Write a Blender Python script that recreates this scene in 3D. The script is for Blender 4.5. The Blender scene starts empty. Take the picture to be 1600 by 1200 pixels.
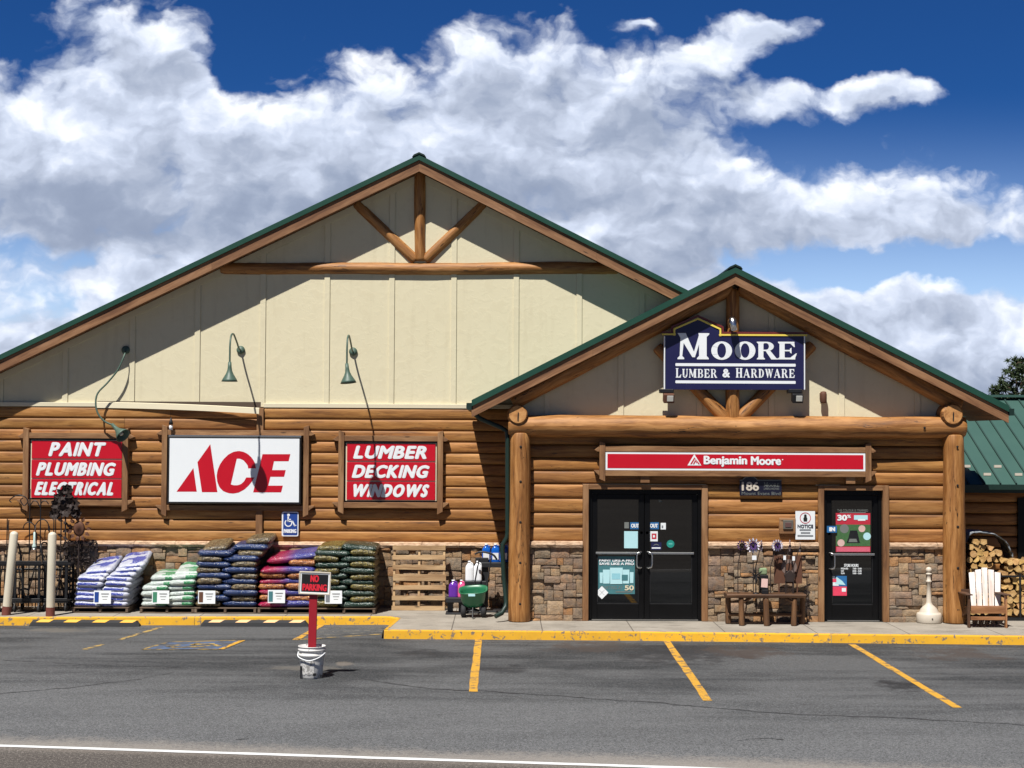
import bpy, bmesh, math, random
from mathutils import Vector, Matrix, noise as mnoise

R = random.Random(11)
sc = bpy.context.scene
COL = sc.collection
PI = math.pi

# ------------------------------------------------------------------ camera
F = 2376.0                     # focal length in pixels of a 1600 px wide frame
H = 3.26                       # eye height over the pavement
_yaw, _pitch, _roll = math.atan(15/F), math.atan(80/F), 0.005
_f = Vector((math.sin(_yaw)*math.cos(_pitch), math.cos(_yaw)*math.cos(_pitch), math.sin(_pitch)))
_r0 = _f.cross(Vector((0, 0, 1))).normalized()
_u0 = _r0.cross(_f).normalized()
_r = _r0*math.cos(_roll) + _u0*math.sin(_roll)
_u = -_r0*math.sin(_roll) + _u0*math.cos(_roll)
EYE = Vector((0, 0, H))
cam = bpy.data.cameras.new('camera')
camo = bpy.data.objects.new('camera', cam)
COL.objects.link(camo)
camo.matrix_world = Matrix(((_r.x, _u.x, -_f.x, 0), (_r.y, _u.y, -_f.y, 0), (_r.z, _u.z, -_f.z, H), (0, 0, 0, 1)))
cam.sensor_width = 36.0
cam.lens = F/1600*36
cam.clip_start, cam.clip_end = 0.2, 3000
sc.camera = camo

def ray(px, py):
    return _f + _r*((px-800)/F) - _u*((py-600)/F)
def P(px, py, Y):              # point of the photo measured on the vertical plane at distance Y
    d = ray(px, py)
    return EYE + d*(Y/d.y)
def G(px, py, z=-0.14):        # point of the photo measured on the level plane at height z
    d = ray(px, py)
    return EYE + d*((z-H)/d.z)
def X(px, Y, py=800): return P(px, py, Y).x
def Z(py, Y, px=800): return P(px, py, Y).z

# ------------------------------------------------------------------ mesh builder
def s2l(c):
    c = c/255.0
    return c/12.92 if c <= 0.04045 else ((c+0.055)/1.055)**2.4
def S(r, g, b, k=1.0):
    return (s2l(r)*k, s2l(g)*k, s2l(b)*k)

class MB:
    def __init__(s):
        s.v, s.f, s.uv, s.c, s.sm = [], [], [], [], []
    def add(s, vs, fs, uvs=None, col=(1, 1, 1), smooth=False):
        b = len(s.v)
        s.v += [Vector(v) for v in vs]
        for i, f in enumerate(fs):
            s.f.append([b+k for k in f])
            s.uv.append(uvs[i] if uvs else [(vs[k][0], vs[k][2]) for k in f])
            s.c.append(col)
            s.sm.append(smooth)
        return s
    def box(s, c, d, rot=None, col=(1, 1, 1), du=None):
        """box centred at c with dimensions d; uv runs along its longest side"""
        hx, hy, hz = d[0]/2, d[1]/2, d[2]/2
        loc = [Vector((x, y, z)) for x in (-hx, hx) for y in (-hy, hy) for z in (-hz, hz)]
        fs = [(0, 1, 3, 2), (4, 6, 7, 5), (0, 4, 5, 1), (2, 3, 7, 6), (0, 2, 6, 4), (1, 5, 7, 3)]
        ax = max(range(3), key=lambda i: d[i])
        oth = [i for i in range(3) if i != ax]
        o = R.uniform(0, 50) if du is None else du
        uvs = []
        for f in fs:
            uvs.append([(loc[k][ax]+o, loc[k][oth[0]]+loc[k][oth[1]]+o*.37) for k in f])
        M = rot if rot is not None else Matrix.Identity(3)
        vs = [M @ l + Vector(c) for l in loc]
        return s.add(vs, fs, uvs, col)
    def bar(s, p0, p1, w, h, up=(0, 0, 1), col=(1, 1, 1)):
        p0, p1 = Vector(p0), Vector(p1)
        d = (p1-p0); L = d.length; d.normalize()
        u = Vector(up)
        side = d.cross(u)
        if side.length < 1e-4: side = d.cross(Vector((0, 1, 0)))
        side.normalize(); u = side.cross(d)
        M = Matrix((d, side, u)).transposed()
        return s.box((p0+p1)/2, (L, w, h), M, col)
    def tube(s, pts, r, seg=10, caps=True, wob=0.0, col=(1, 1, 1), squash=None):
        pts = [Vector(p) for p in pts]
        n = len(pts)
        rs = r if isinstance(r, (list, tuple)) else [r]*n
        t0 = (pts[1]-pts[0]).normalized()
        a = t0.cross(Vector((0, 0, 1)))
        if a.length < 1e-3: a = t0.cross(Vector((0, 1, 0)))
        a.normalize()
        vs, us = [], []
        L = 0; o = R.uniform(0, 60)
        sd = R.uniform(0, 100)
        for i, p in enumerate(pts):
            t = (pts[min(i+1, n-1)]-pts[max(i-1, 0)]).normalized()
            a = (a - t*a.dot(t)).normalized()
            b = t.cross(a)
            if i: L += (p-pts[i-1]).length
            for k in range(seg):
                th = 2*PI*k/seg
                rr = rs[i]
                if wob:
                    rr *= 1+wob*mnoise.noise(Vector((math.cos(th)*1.2+sd, math.sin(th)*1.2, L*1.3)))
                vs.append(p + a*(math.cos(th)*rr) + b*(math.sin(th)*rr))
            us.append(L+o)
        fs, uvs = [], []
        for i in range(n-1):
            for k in range(seg):
                k2 = (k+1) % seg
                fs.append((i*seg+k, i*seg+k2, (i+1)*seg+k2, (i+1)*seg+k))
                w = 2*PI*max(rs)/seg
                uvs.append([(us[i], k*w+o), (us[i], (k+1)*w+o), (us[i+1], (k+1)*w+o), (us[i+1], k*w+o)])
        s.add(vs, fs, uvs, col, True)
        if caps:
            for i0, rev in ((0, True), ((n-1)*seg, False)):
                ring = [vs[i0+k] for k in range(seg)]
                f = list(range(seg))
                if rev: f = f[::-1]
                s.add(ring, [f], [[(o+R.uniform(0, .01), o+k*.03) for k in f]], col)
        return s
    def log(s, p0, p1, r0, r1=None, n=14, seg=20, wob=.10, bend=.012, ends=.5, col=(1, 1, 1)):
        """a peeled log: rounded ends, uneven girth, slight bends"""
        p0, p1 = Vector(p0), Vector(p1)
        r1 = r1 or r0
        d = p1-p0
        e = ends*r0/d.length
        ts = [0, e*.25, e*.6, e] + [e+(1-2*e)*i/n for i in range(1, n)] + [1-e, 1-e*.6, 1-e*.25, 1]
        rr = []
        sd = R.uniform(0, 99)
        pts = []
        for t in ts:
            r = r0+(r1-r0)*t
            q = min(t, 1-t)/e if e else 1
            if q < 1: r *= math.sqrt(max(0, 1-(1-q)**2*.30)) if q > 0 else .80
            rr.append(r)
            k = d.length*t
            pts.append(p0+d*t+Vector((mnoise.noise(Vector((sd, k*.6, 0))), mnoise.noise(Vector((sd, k*.6, 9)))*.6, mnoise.noise(Vector((sd, k*.6, 5)))))*bend)
        return s.tube(pts, rr, seg, True, wob, col)
    def prism(s, poly, y0, y1, col=(1, 1, 1), back=True):
        """polygon in x,z (anticlockwise seen from -Y) from y0 (front) to y1"""
        n = len(poly)
        ar = sum(poly[i][0]*poly[(i+1) % n][1]-poly[(i+1) % n][0]*poly[i][1] for i in range(n))
        if ar < 0: poly = poly[::-1]
        vs = [(x, y0, z) for x, z in poly]+[(x, y1, z) for x, z in poly]
        fs = [list(range(n))]
        if back: fs.append([n+k for k in range(n)][::-1])
        for i in range(n):
            j = (i+1) % n
            fs.append((i, n+i, n+j, j))
        return s.add(vs, fs, [[(vs[k][0]+vs[k][1], vs[k][2]) for k in f] for f in fs], col)
    def lathe(s, prof, c=(0, 0, 0), seg=24, col=(1, 1, 1), M=None):
        vs, fs = [], []
        n = len(prof)
        M = M or Matrix.Identity(3)
        for r, z in prof:
            for k in range(seg):
                th = 2*PI*k/seg
                vs.append(M @ Vector((r*math.cos(th), r*math.sin(th), z))+Vector(c))
        for i in range(n-1):
            for k in range(seg):
                k2 = (k+1) % seg
                fs.append((i*seg+k, i*seg+k2, (i+1)*seg+k2, (i+1)*seg+k))
        fs.append([k for k in range(seg)][::-1])
        fs.append([(n-1)*seg+k for k in range(seg)])
        uvs = [[(vs[k][0], vs[k][2]) for k in f] for f in fs]
        return s.add(vs, fs, uvs, col, True)
    def flat(s, poly, y, col=(1, 1, 1)):
        n = len(poly)
        ar = sum(poly[i][0]*poly[(i+1) % n][1]-poly[(i+1) % n][0]*poly[i][1] for i in range(n))
        if ar < 0: poly = poly[::-1]
        return s.add([(x, y, z) for x, z in poly], [list(range(n))], None, col)
    def ground(s, poly, z, col=(1, 1, 1)):
        n = len(poly)
        ar = sum(poly[i][0]*poly[(i+1) % n][1]-poly[(i+1) % n][0]*poly[i][1] for i in range(n))
        if ar < 0: poly = poly[::-1]
        return s.add([(p[0], p[1], z) for p in poly], [list(range(n))], [[(p[0], p[1]) for p in poly]], col)

ROOT = {}                      # object name -> world location its mesh data is measured from
def obj(name, mb, mat, parent=None, bevel=0.0, seg=1, **tags):
    me = bpy.data.meshes.new(name)
    off = ROOT.get(parent.name, Vector((0, 0, 0))) if parent else tags.pop('origin', Vector((0, 0, 0)))
    me.from_pydata([v-off for v in mb.v], [], mb.f)
    me.uv_layers.new(name='UVMap')
    me.color_attributes.new('Col', 'FLOAT_COLOR', 'CORNER')
    uvflat, cflat = [], []
    for pi, p in enumerate(me.polygons):
        for k in range(p.loop_total):
            uvflat += mb.uv[pi][k]
            cflat += [*mb.c[pi], 1.0]
    me.uv_layers['UVMap'].data.foreach_set('uv', uvflat)
    me.color_attributes['Col'].data.foreach_set('color', cflat)
    me.polygons.foreach_set('use_smooth', mb.sm)
    me.update()
    me.materials.append(mat)
    o = bpy.data.objects.new(name, me)
    COL.objects.link(o)
    ROOT[o.name] = off
    if parent: o.parent = parent
    else: o.location = off
    if bevel:
        m = o.modifiers.new('bevel', 'BEVEL')
        m.width, m.segments, m.limit_method, m.angle_limit = bevel, seg, 'ANGLE', .7
    for k, v in tags.items(): o[k] = v
    return o
def thing(name, label, category, loc, group=None):
    o = bpy.data.objects.new(name, None)
    o.empty_display_size = .2
    o.location = loc
    COL.objects.link(o)
    ROOT[o.name] = Vector(loc)
    o['label'], o['category'] = label, category
    if group: o['group'] = group
    return o
def single(name, mb, mat, label, category, loc, group=None, bevel=0.0, seg=1):
    o = obj(name, mb, mat, None, bevel, seg, origin=Vector(loc))
    o['label'], o['category'] = label, category
    if group: o['group'] = group
    return o
def structure(name, mb, mat, bevel=0.0):
    return obj(name, mb, mat, None, bevel, kind='structure')

# ------------------------------------------------------------------ node helpers
class Sk:
    """a socket with arithmetic"""
    def __init__(s, t, k): s.t, s.k = t, k
    def _m(s, op, b=None, c=None, clamp=False): return s.t.math(op, s, b, c, clamp)
    def __add__(s, b): return s._m('ADD', b)
    __radd__ = __add__
    def __sub__(s, b): return s._m('SUBTRACT', b)
    def __rsub__(s, b): return s.t.math('SUBTRACT', b, s)
    def __mul__(s, b): return s._m('MULTIPLY', b)
    __rmul__ = __mul__
    def __truediv__(s, b): return s._m('DIVIDE', b)
    def __pow__(s, b): return s._m('POWER', b)
    def clamp(s): return s._m('ADD', 0.0, None, True)
    def max(s, b): return s._m('MAXIMUM', b)
    def min(s, b): return s._m('MINIMUM', b)
    def gt(s, b): return s._m('GREATER_THAN', b)
    def step(s, a, b):           # smoothstep a..b
        n = s.t.new('ShaderNodeMapRange', interpolation_type='SMOOTHSTEP')
        s.t.put(n.inputs['Value'], s)
        n.inputs['From Min'].default_value, n.inputs['From Max'].default_value = a, b
        return Sk(s.t, n.outputs['Result'])
class T:
    def __init__(s, tree): s.tree = tree
    def new(s, kind, **kw):
        n = s.tree.nodes.new(kind)
        for k, v in kw.items(): setattr(n, k, v)
        return n
    def put(s, inp, v):
        if isinstance(v, Sk): s.tree.links.new(v.k, inp)
        elif v is not None:
            try: inp.default_value = v
            except Exception: inp.default_value = (*v, 1.0)
    def math(s, op, a, b=None, c=None, clamp=False):
        n = s.new('ShaderNodeMath', operation=op, use_clamp=clamp)
        for i, x in enumerate((a, b, c)):
            if x is not None: s.put(n.inputs[i], x)
        return Sk(s, n.outputs[0])
    def coord(s, which='Object'):
        return Sk(s, s.new('ShaderNodeTexCoord').outputs[which])
    def attr(s, name='Col'):
        return Sk(s, s.new('ShaderNodeVertexColor', layer_name=name).outputs[0])
    def geo(s, which='Position'):
        return Sk(s, s.new('ShaderNodeNewGeometry').outputs[which])
    def sep(s, v):
        n = s.new('ShaderNodeSeparateXYZ'); s.put(n.inputs[0], v)
        return [Sk(s, o) for o in n.outputs]
    def vec(s, x=0.0, y=0.0, z=0.0):
        n = s.new('ShaderNodeCombineXYZ')
        for i, q in enumerate((x, y, z)): s.put(n.inputs[i], q)
        return Sk(s, n.outputs[0])
    def scale(s, v, k):
        n = s.new('ShaderNodeVectorMath', operation='MULTIPLY')
        s.put(n.inputs[0], v); n.inputs[1].default_value = k if isinstance(k, (tuple, list)) else (k, k, k)
        return Sk(s, n.outputs[0])
    def vadd(s, a, b):
        n = s.new('ShaderNodeVectorMath', operation='ADD')
        s.put(n.inputs[0], a); s.put(n.inputs[1], b)
        return Sk(s, n.outputs[0])
    def noise(s, v, scale=1.0, detail=4, rough=.55, dist=0.0, color=False):
        n = s.new('ShaderNodeTexNoise')
        s.put(n.inputs['Vector'], v)
        n.inputs['Scale'].default_value, n.inputs['Detail'].default_value = scale, detail
        n.inputs['Roughness'].default_value, n.inputs['Distortion'].default_value = rough, dist
        return Sk(s, n.outputs['Color' if color else 0])
    def voro(s, v, scale=1.0, feature='F1', out='Distance', rnd=1.0):
        n = s.new('ShaderNodeTexVoronoi', feature=feature)
        s.put(n.inputs['Vector'], v); n.inputs['Scale'].default_value = scale
        n.inputs['Randomness'].default_value = rnd
        return Sk(s, n.outputs[out])
    def mix(s, f, a, b, blend='MIX'):
        n = s.new('ShaderNodeMix', data_type='RGBA', blend_type=blend)
        s.put(n.inputs[0], f)
        for i, x in ((6, a), (7, b)):
            if isinstance(x, Sk): s.put(n.inputs[i], x)
            else: n.inputs[i].default_value = (*x, 1.0) if len(x) == 3 else x
        return Sk(s, n.outputs[2])
    def ramp(s, f, stops):
        n = s.new('ShaderNodeValToRGB')
        s.put(n.inputs[0], f)
        el = n.color_ramp.elements
        while len(el) < len(stops): el.new(.5)
        for e, (p, c) in zip(el, stops):
            e.position, e.color = p, (*c, 1.0)
        return Sk(s, n.outputs[0])
    def curve(s, f, pts):        # float curve through (x,y), both 0..1
        n = s.new('ShaderNodeFloatCurve')
        s.put(n.inputs['Value'], f)
        c = n.mapping.curves[0]
        pts = sorted(pts)
        while len(c.points) < len(pts): c.points.new(.5, .5)
        for q, (x, y) in zip(c.points, pts):
            q.location = (x, y); q.handle_type = 'VECTOR'
        n.mapping.update()
        return Sk(s, n.outputs[0])

def material(name, base=(.5, .5, .5), rough=.6, metal=0.0, spec=.5, build=None, bump=None):
    """bump: (height socket builder result, strength, distance) comes from build(t) as dict"""
    m = bpy.data.materials.new(name)
    m.use_nodes = True
    t = T(m.node_tree)
    b = m.node_tree.nodes['Principled BSDF']
    b.inputs['Base Color'].default_value = (*base, 1)
    b.inputs['Roughness'].default_value = rough
    b.inputs['Metallic'].default_value = metal
    b.inputs['Specular IOR Level'].default_value = spec
    if build:
        d = build(t)
        if 'color' in d: t.put(b.inputs['Base Color'], d['color'])
        if 'rough' in d: t.put(b.inputs['Roughness'], d['rough'])
        if 'alpha' in d: t.put(b.inputs['Alpha'], d['alpha'])
        if 'bump' in d:
            h, st, dist = d['bump']
            n = t.new('ShaderNodeBump')
            n.inputs['Strength'].default_value, n.inputs['Distance'].default_value = st, dist
            t.put(n.inputs['Height'], h)
            t.tree.links.new(n.outputs[0], b.inputs['Normal'])
    return m

# ------------------------------------------------------------------ materials
def wood(name, dark, mid, light, rough=.55, knots=True, gs=1.0, bump=.35, checks=0):
    def b(t):
        uv = t.coord('UV')
        u, v, _ = t.sep(uv)
        warp = t.noise(t.vec(u*1.3, v*3.0), 1.0, 2)*1.4
        g = t.noise(t.vec(u*.8*gs, v*11*gs+warp*1.5, 0.0), 1.0, 7, .66)
        fine = t.noise(t.vec(u*5, v*110), 1.0, 3, .6)
        big = t.noise(t.vec(u*.7, v*2.6, 3.0), 1.0, 4, .6)
        c = t.ramp(g*.75+fine*.25, [(.33, dark), (.46, mid), (.60, light)])
        c = t.mix((big-.46).step(0, .16)*.6, c, t.mix(1.0, c, (.60, .52, .46), 'MULTIPLY'))
        c = t.mix((.44-big).step(0, .12)*.45, c, tuple(min(1, q*1.25+.03) for q in light))
        if knots:
            kd = t.voro(t.vec(u*1.1, v*4.5), 1.0)
            c = t.mix((0.085-kd).step(0, .06)*.85, c, tuple(x*.35 for x in dark))
        if checks:
            ck = t.noise(t.vec(u*.55, v*5.5, 8.0), 1.0, 4, .6)
            wh = t.noise(t.vec(u*.9, v*2.0, 12.0), 1.0, 2)
            line = (.007-t.math('ABSOLUTE', ck-.5)).step(0, .004)*(wh-.50).step(0, .06)
            c = t.mix(line*.9*checks, c, tuple(q*.16 for q in dark))
            g = g-line*.8
        c = t.mix(1.0, c, t.attr(), 'MULTIPLY')
        return dict(color=c, rough=g*.2+rough-.1, bump=(g*.7+fine*.3, bump, .006))
    return material(name, build=b)

LOG = wood('peeled_log', S(78, 48, 24), S(146, 96, 43), S(182, 131, 76), .6, checks=1.0)
SIDING = wood('log_siding', S(88, 55, 26), S(147, 98, 43), S(176, 126, 68), .65, checks=.6)
TIMBER = wood('sign_timber', S(92, 62, 38), S(128, 90, 56), S(152, 114, 76), .7)
FASCIA = wood('fascia_wood', S(82, 54, 34), S(126, 87, 56), S(150, 110, 76), .7)
SOFFIT = wood('soffit_wood', S(92, 58, 32), S(126, 82, 46), S(146, 100, 60), .7)
PALLET = wood('pallet_wood', S(120, 92, 62), S(176, 142, 102), S(204, 174, 132), .8)
DARKPALLET = wood('weathered_pallet', S(60, 50, 42), S(92, 76, 62), S(116, 98, 80), .85)
BENCHWOOD = wood('bench_wood', S(56, 38, 24), S(92, 63, 38), S(126, 90, 56), .65)
CHAIRWOOD = wood('stained_chair_wood', S(84, 50, 28), S(138, 92, 56), S(172, 122, 80), .6)
CHAIRDARK = wood('dark_chair_wood', S(50, 32, 22), S(78, 52, 34), S(100, 68, 46), .6)
WHITEWOOD = wood('whitewashed_wood', S(196, 178, 168), S(226, 216, 208), S(238, 232, 226), .6, knots=False)

def bark_end():
    def b(t):
        p = t.coord('UV')
        u, v, _ = t.sep(p)
        n = t.noise(t.coord('Object'), 9, 5, .6)
        f = t.noise(t.scale(t.coord('Object'), (60, 6, 60)), 1, 3)
        c = t.ramp(n*.6+f*.4, [(.3, S(150, 108, 62)), (.5, S(205, 166, 108)), (.7, S(228, 198, 146))])
        c = t.mix(1.0, c, t.attr(), 'MULTIPLY')
        return dict(color=c, bump=(f, .4, .01))
    return material('split_firewood', rough=.85, build=b)
FIREWOOD = bark_end()

def end_grain():
    def b(t):
        c0 = t.coord('Object')
        n = t.noise(c0, 14, 5, .6)
        w = t.noise(c0, 60, 3)
        c = t.ramp(n*.7+w*.3, [(.3, S(142, 92, 46)), (.5, S(186, 132, 76)), (.7, S(206, 156, 98))])
        c = t.mix(1.0, c, t.attr(), 'MULTIPLY')
        return dict(color=c, bump=(n, .3, .01))
    return material('log_end_grain', rough=.75, build=b)
ENDGRAIN = end_grain()

def stucco():
    def b(t):
        p = t.coord('Object')
        a = t.noise(p, 5.5, 5, .6, .6)
        f = t.noise(p, 60, 4, .7)
        tro = (a-.5).step(-.02, .05)
        big = t.noise(p, .5, 3)
        st = t.noise(t.scale(p, (5, 5, .5)), 1, 4, .6)
        c = t.mix(big, S(212, 203, 172), S(221, 212, 182))
        c = t.mix((a-.56).step(0, .03)*.10, c, S(190, 176, 144))
        c = t.mix((st-.54).step(0, .16)*.11, c, S(160, 146, 116))
        c = t.mix(1.0, c, t.attr(), 'MULTIPLY')
        return dict(color=c, bump=(tro*.5+f*.2, .18, .010))
    return material('cream_stucco', rough=.9, spec=.2, build=b)
STUCCO = stucco()

def stone():
    def b(t):
        p = t.coord('Object')
        n = t.noise(p, 9, 7, .7)
        f = t.noise(p, 34, 5, .7)
        hue = t.noise(p, 6.5, 5, .65, 1.0)
        h2 = t.noise(p, 3.1, 3)
        c = t.ramp(hue, [(.32, S(98, 84, 82)), (.42, S(136, 114, 98)), (.50, S(162, 134, 106)), (.58, S(184, 138, 94)), (.68, S(198, 130, 74))])
        g = t.ramp(h2, [(.35, S(128, 118, 102)), (.5, S(158, 140, 114)), (.65, S(128, 104, 88))])
        c = t.mix(.45, c, g)
        c = t.mix(.55, c, t.attr())
        c = t.mix(1.0, c, t.ramp(n*.6+f*.4, [(.28, (.52, .50, .48)), (.5, (1.0, 1.0, 1.0)), (.72, (1.45, 1.42, 1.36))]), 'MULTIPLY')
        return dict(color=c, bump=(n*.7+f*.3, 1.0, .035))
    return material('ledge_stone', rough=.92, spec=.15, build=b)
STONE = stone()
def capstone():
    def b(t):
        p = t.coord('Object')
        n = t.noise(t.scale(p, (3, 3, 9)), 3, 6, .65)
        c = t.ramp(n, [(.3, S(140, 114, 92)), (.5, S(196, 166, 138)), (.7, S(216, 192, 166))])
        return dict(color=t.mix(1.0, c, t.attr(), 'MULTIPLY'), bump=(n, .8, .03))
    return material('cap_stone', rough=.9, spec=.2, build=b)
CAP = capstone()
MORTAR = material('mortar', S(92, 80, 70), .95, spec=.1)

def paint(name, c, rough=.45, wear=0.0, wc=(.1, .1, .1), metal=0, spec=.5, ns=8, var=.12):
    def b(t):
        p = t.coord('Object')
        n = t.noise(p, ns, 5, .6)
        col = t.mix(n, tuple(x*(1-var) for x in c), tuple(min(1, x*(1+var)) for x in c))
        if wear:
            w = t.noise(p, ns*1.8, 7, .68)
            col = t.mix((w-(.70-wear)).step(0, .06), col, wc)
        f = t.noise(p, ns*9, 3)
        return dict(color=t.mix(1.0, col, t.attr(), 'MULTIPLY'), rough=n*.2+rough-.1, bump=(n*.5+f*.5, .08, .004))
    return material(name, build=b, metal=metal, spec=spec)

GREENROOF = paint('green_metal_roof', S(27, 68, 54), .45, ns=2, var=.15)
PALEROOF = paint('pale_green_metal', S(52, 84, 76), .6, ns=1.5, var=.07)
GREENTRIM = paint('green_trim', S(17, 42, 35), .5)
CREAMTRIM = paint('cream_trim', S(214, 204, 176), .7, ns=5, var=.05)
RED = paint('sign_red', S(190, 14, 36), .35, ns=3, var=.06)
POSTRED = paint('post_red', S(150, 22, 36), .5, ns=5, var=.12, wear=.04, wc=S(90, 40, 38))
WHITE = paint('sign_white', S(232, 236, 238), .4, ns=3, var=.03)
PAPER = paint('paper_white', S(225, 230, 232), .8, ns=6, var=.05)
NAVY = paint('sign_navy', S(32, 32, 72), .35, ns=3, var=.10)
BLACKMETAL = paint('black_metal', S(26, 26, 28), .45, ns=8, var=.3)
DARKIRON = paint('dark_rusted_iron', S(44, 32, 28), .7, ns=14, var=.4)
RUST = paint('rust_brown_metal', S(92, 58, 40), .75, ns=12, var=.35)
BLACKPLASTIC = paint('black_plastic', S(34, 35, 38), .5, ns=6, var=.2)
DOORBLACK = paint('black_anodised_frame', S(11, 11, 12), .4, ns=4, var=.15, spec=.2)
YELLOW = paint('curb_yellow', S(214, 160, 26), .75, .15, S(118, 104, 88), ns=6, var=.18)
GOLD = paint('sign_gold', S(235, 210, 90), .4, var=.04)
MAROON = paint('sign_maroon', S(104, 40, 40), .4, var=.06)
STEEL = material('brushed_steel', (.62, .62, .60), .32, 1.0)
CHROME = material('galvanised_lamp', (.72, .72, .73), .28, 1.0)
LAMPGREEN = paint('lamp_green', S(72, 94, 82), .5, ns=10, var=.25, wear=.05, wc=S(150, 160, 150))
CREAMPLASTIC = paint('cream_plastic', S(200, 190, 174), .5, ns=5, var=.06)
BOLLARDCREAM = paint('bollard_cream', S(208, 200, 180), .5, ns=5, var=.06, wear=.02, wc=S(150, 130, 110))
BOLLARDBASE = paint('bollard_base', S(110, 58, 48), .7, ns=9, var=.2)
BUCKETWHITE = paint('bucket_white', S(216, 214, 210), .45, .12, S(120, 112, 104), ns=6, var=.08)
RUBBER = paint('black_rubber', S(38, 38, 40), .8, ns=9, var=.25)
STOPYELLOW = paint('stop_yellow', S(224, 168, 52), .7, ns=9, var=.1, wear=.05, wc=S(120, 100, 70))
STOPPALE = paint('stop_faded_orange', S(224, 180, 128), .7, ns=9, var=.1, wear=.06, wc=S(120, 100, 80))
GLASS = material('dark_door_glass', (.0012, .0014, .0016), .02, spec=.5)
GLASS.node_tree.nodes['Principled BSDF'].inputs['IOR'].default_value = 1.75
LENS = material('lamp_lens', (.55, .55, .5), .25)
BOLTDARK = material('bolt_hole', (.008, .006, .005), .8)
TEAL = paint('poster_teal', S(66, 118, 124), .5, ns=9, var=.25)
PALECYAN = paint('poster_pale_cyan', S(178, 220, 226), .5, ns=9, var=.06)
SKYBLUE = paint('sticker_blue', S(40, 104, 160), .5, ns=8, var=.2)
SIGNBLUE = paint('parking_blue', S(34, 66, 140), .4, ns=8, var=.1)
POSTERRED = paint('poster_red', S(184, 44, 62), .5, ns=9, var=.1)
POSTERGREEN = paint('poster_green', S(66, 104, 62), .5, ns=30, var=.4)
PINK = paint('flyer_pink', S(222, 66, 94), .5, ns=20, var=.15)
FADEDTEXT = paint('faded_text', S(112, 116, 112), .6)
GREYTEXT = paint('grey_text', S(120, 124, 128), .6)
DARKTEXT = paint('dark_text', S(44, 50, 66), .6)
SIGNREDTEXT = paint('bright_red_text', S(222, 40, 58), .5)
BLUEJUG = material('blue_fluid', S(22, 88, 178), .12)
PURPLEJUG = material('purple_fluid', S(98, 48, 150), .15)
PINKJUG = material('pink_fluid', S(222, 92, 140), .15)
WHITEPLASTIC = paint('white_plastic', S(228, 230, 232), .35, ns=5, var=.04)
HOPPERGREEN = paint('hopper_green', S(38, 108, 74), .35, ns=6, var=.1)
PLASTICWRAP = material('grey_plastic_wrap', S(118, 124, 130), .45)
TERRACOTTA = paint('pale_pink_card', S(206, 172, 164), .7)
PURPLEPETAL = paint('purple_petal', S(92, 66, 120), .4)
PETALWHITE = paint('white_petal', S(226, 220, 230), .35)
MOSS = paint('pale_green_moss', S(128, 146, 110), .9, ns=30, var=.4)

def bag(name, base, flecks=.70, tint=None, tintpos=(.2, .6), band=None, print_=None):
    """plastic sack: film colour with crinkled shine and pale lettering-like flecks; optional colour band
    along the visible edge, colour change along its length, or an all-over picture print"""
    def b(t):
        g = t.coord('Generated')
        gx, gy, gz = t.sep(g)
        p = t.coord('Object')
        n = t.noise(p, 5, 4, .6)
        wr = t.noise(p, 14, 6, .62, 1.4)
        c = t.mix(n, tuple(x*.72 for x in base), tuple(min(1, x*1.28) for x in base))
        if tint: c = t.mix((gx+n*.12-.06).step(*tintpos), tint, c)
        if band:
            bc, z0, z1, x0, x1 = band
            w = n*.22-.11
            m = (gz+w-z0).step(0, .05)*(z1-gz-w).step(0, .05)*(gx+w*.4-x0).step(0, .02)*(x1-gx-w*.4).step(0, .02)
            c = t.mix(m*.95, c, bc)
            top = (gz-.80).step(0, .08)*(t.noise(t.scale(p, (4, 4, 4)), 1, 2)-.47).step(0, .04)
            c = t.mix(top*.9, c, bc)
        if print_:
            d_, l_ = print_
            sp = t.noise(p, 48, 4, .72)
            sp2 = t.noise(t.scale(p, (16, 16, 34)), 1, 3, .6)
            c = t.ramp(sp*.6+sp2*.4, [(.38, tuple(x*.35 for x in d_)), (.45, d_), (.53, tuple((u+q)/2 for u, q in zip(d_, l_))), (.62, l_)])
            seam = t.math('ABSOLUTE', gx+wr*.05-.52)
            c = t.mix((.012-seam).step(0, .008)*.7, c, tuple(x*.25 for x in d_))
        fl = t.noise(t.scale(p, (58, 30, 38)), 1, 2, .5)
        row = t.noise(t.scale(p, (3, 3, 14)), 1, 2)
        c = t.mix((fl-flecks+.10).step(0, .02)*(row-.5).step(0, .05)*.8, c, S(206, 206, 200))
        c = t.mix(1.0, c, t.attr(), 'MULTIPLY')
        return dict(color=c, rough=n*.18+.13, bump=(wr, 1.0, .028))
    return material(name, build=b, spec=.7)
BAGS = {
 'white': bag('white_blue_sack', S(186, 190, 206), .68, band=(S(38, 56, 150), .30, .66, .08, .80)),
 'green': bag('white_green_sack', S(190, 200, 194), .70, band=(S(44, 136, 84), .26, .74, .55, .97)),
 'navy': bag('navy_sack', S(20, 46, 92), .72), 'navy_print': bag('navy_sack_picture', S(20, 46, 92), .8, print_=(S(62, 54, 42), S(150, 132, 96))),
 'purple': bag('purple_sack', S(52, 54, 128), .74, tint=S(150, 26, 66)), 'purple_print': bag('orange_picture_sack', S(120, 60, 30), .8, print_=(S(112, 52, 26), S(214, 150, 84))),
 'forest': bag('forest_sack', S(24, 50, 40), .72), 'forest_print': bag('forest_sack_picture', S(24, 50, 40), .8, print_=(S(58, 54, 26), S(146, 130, 66))),
}

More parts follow.
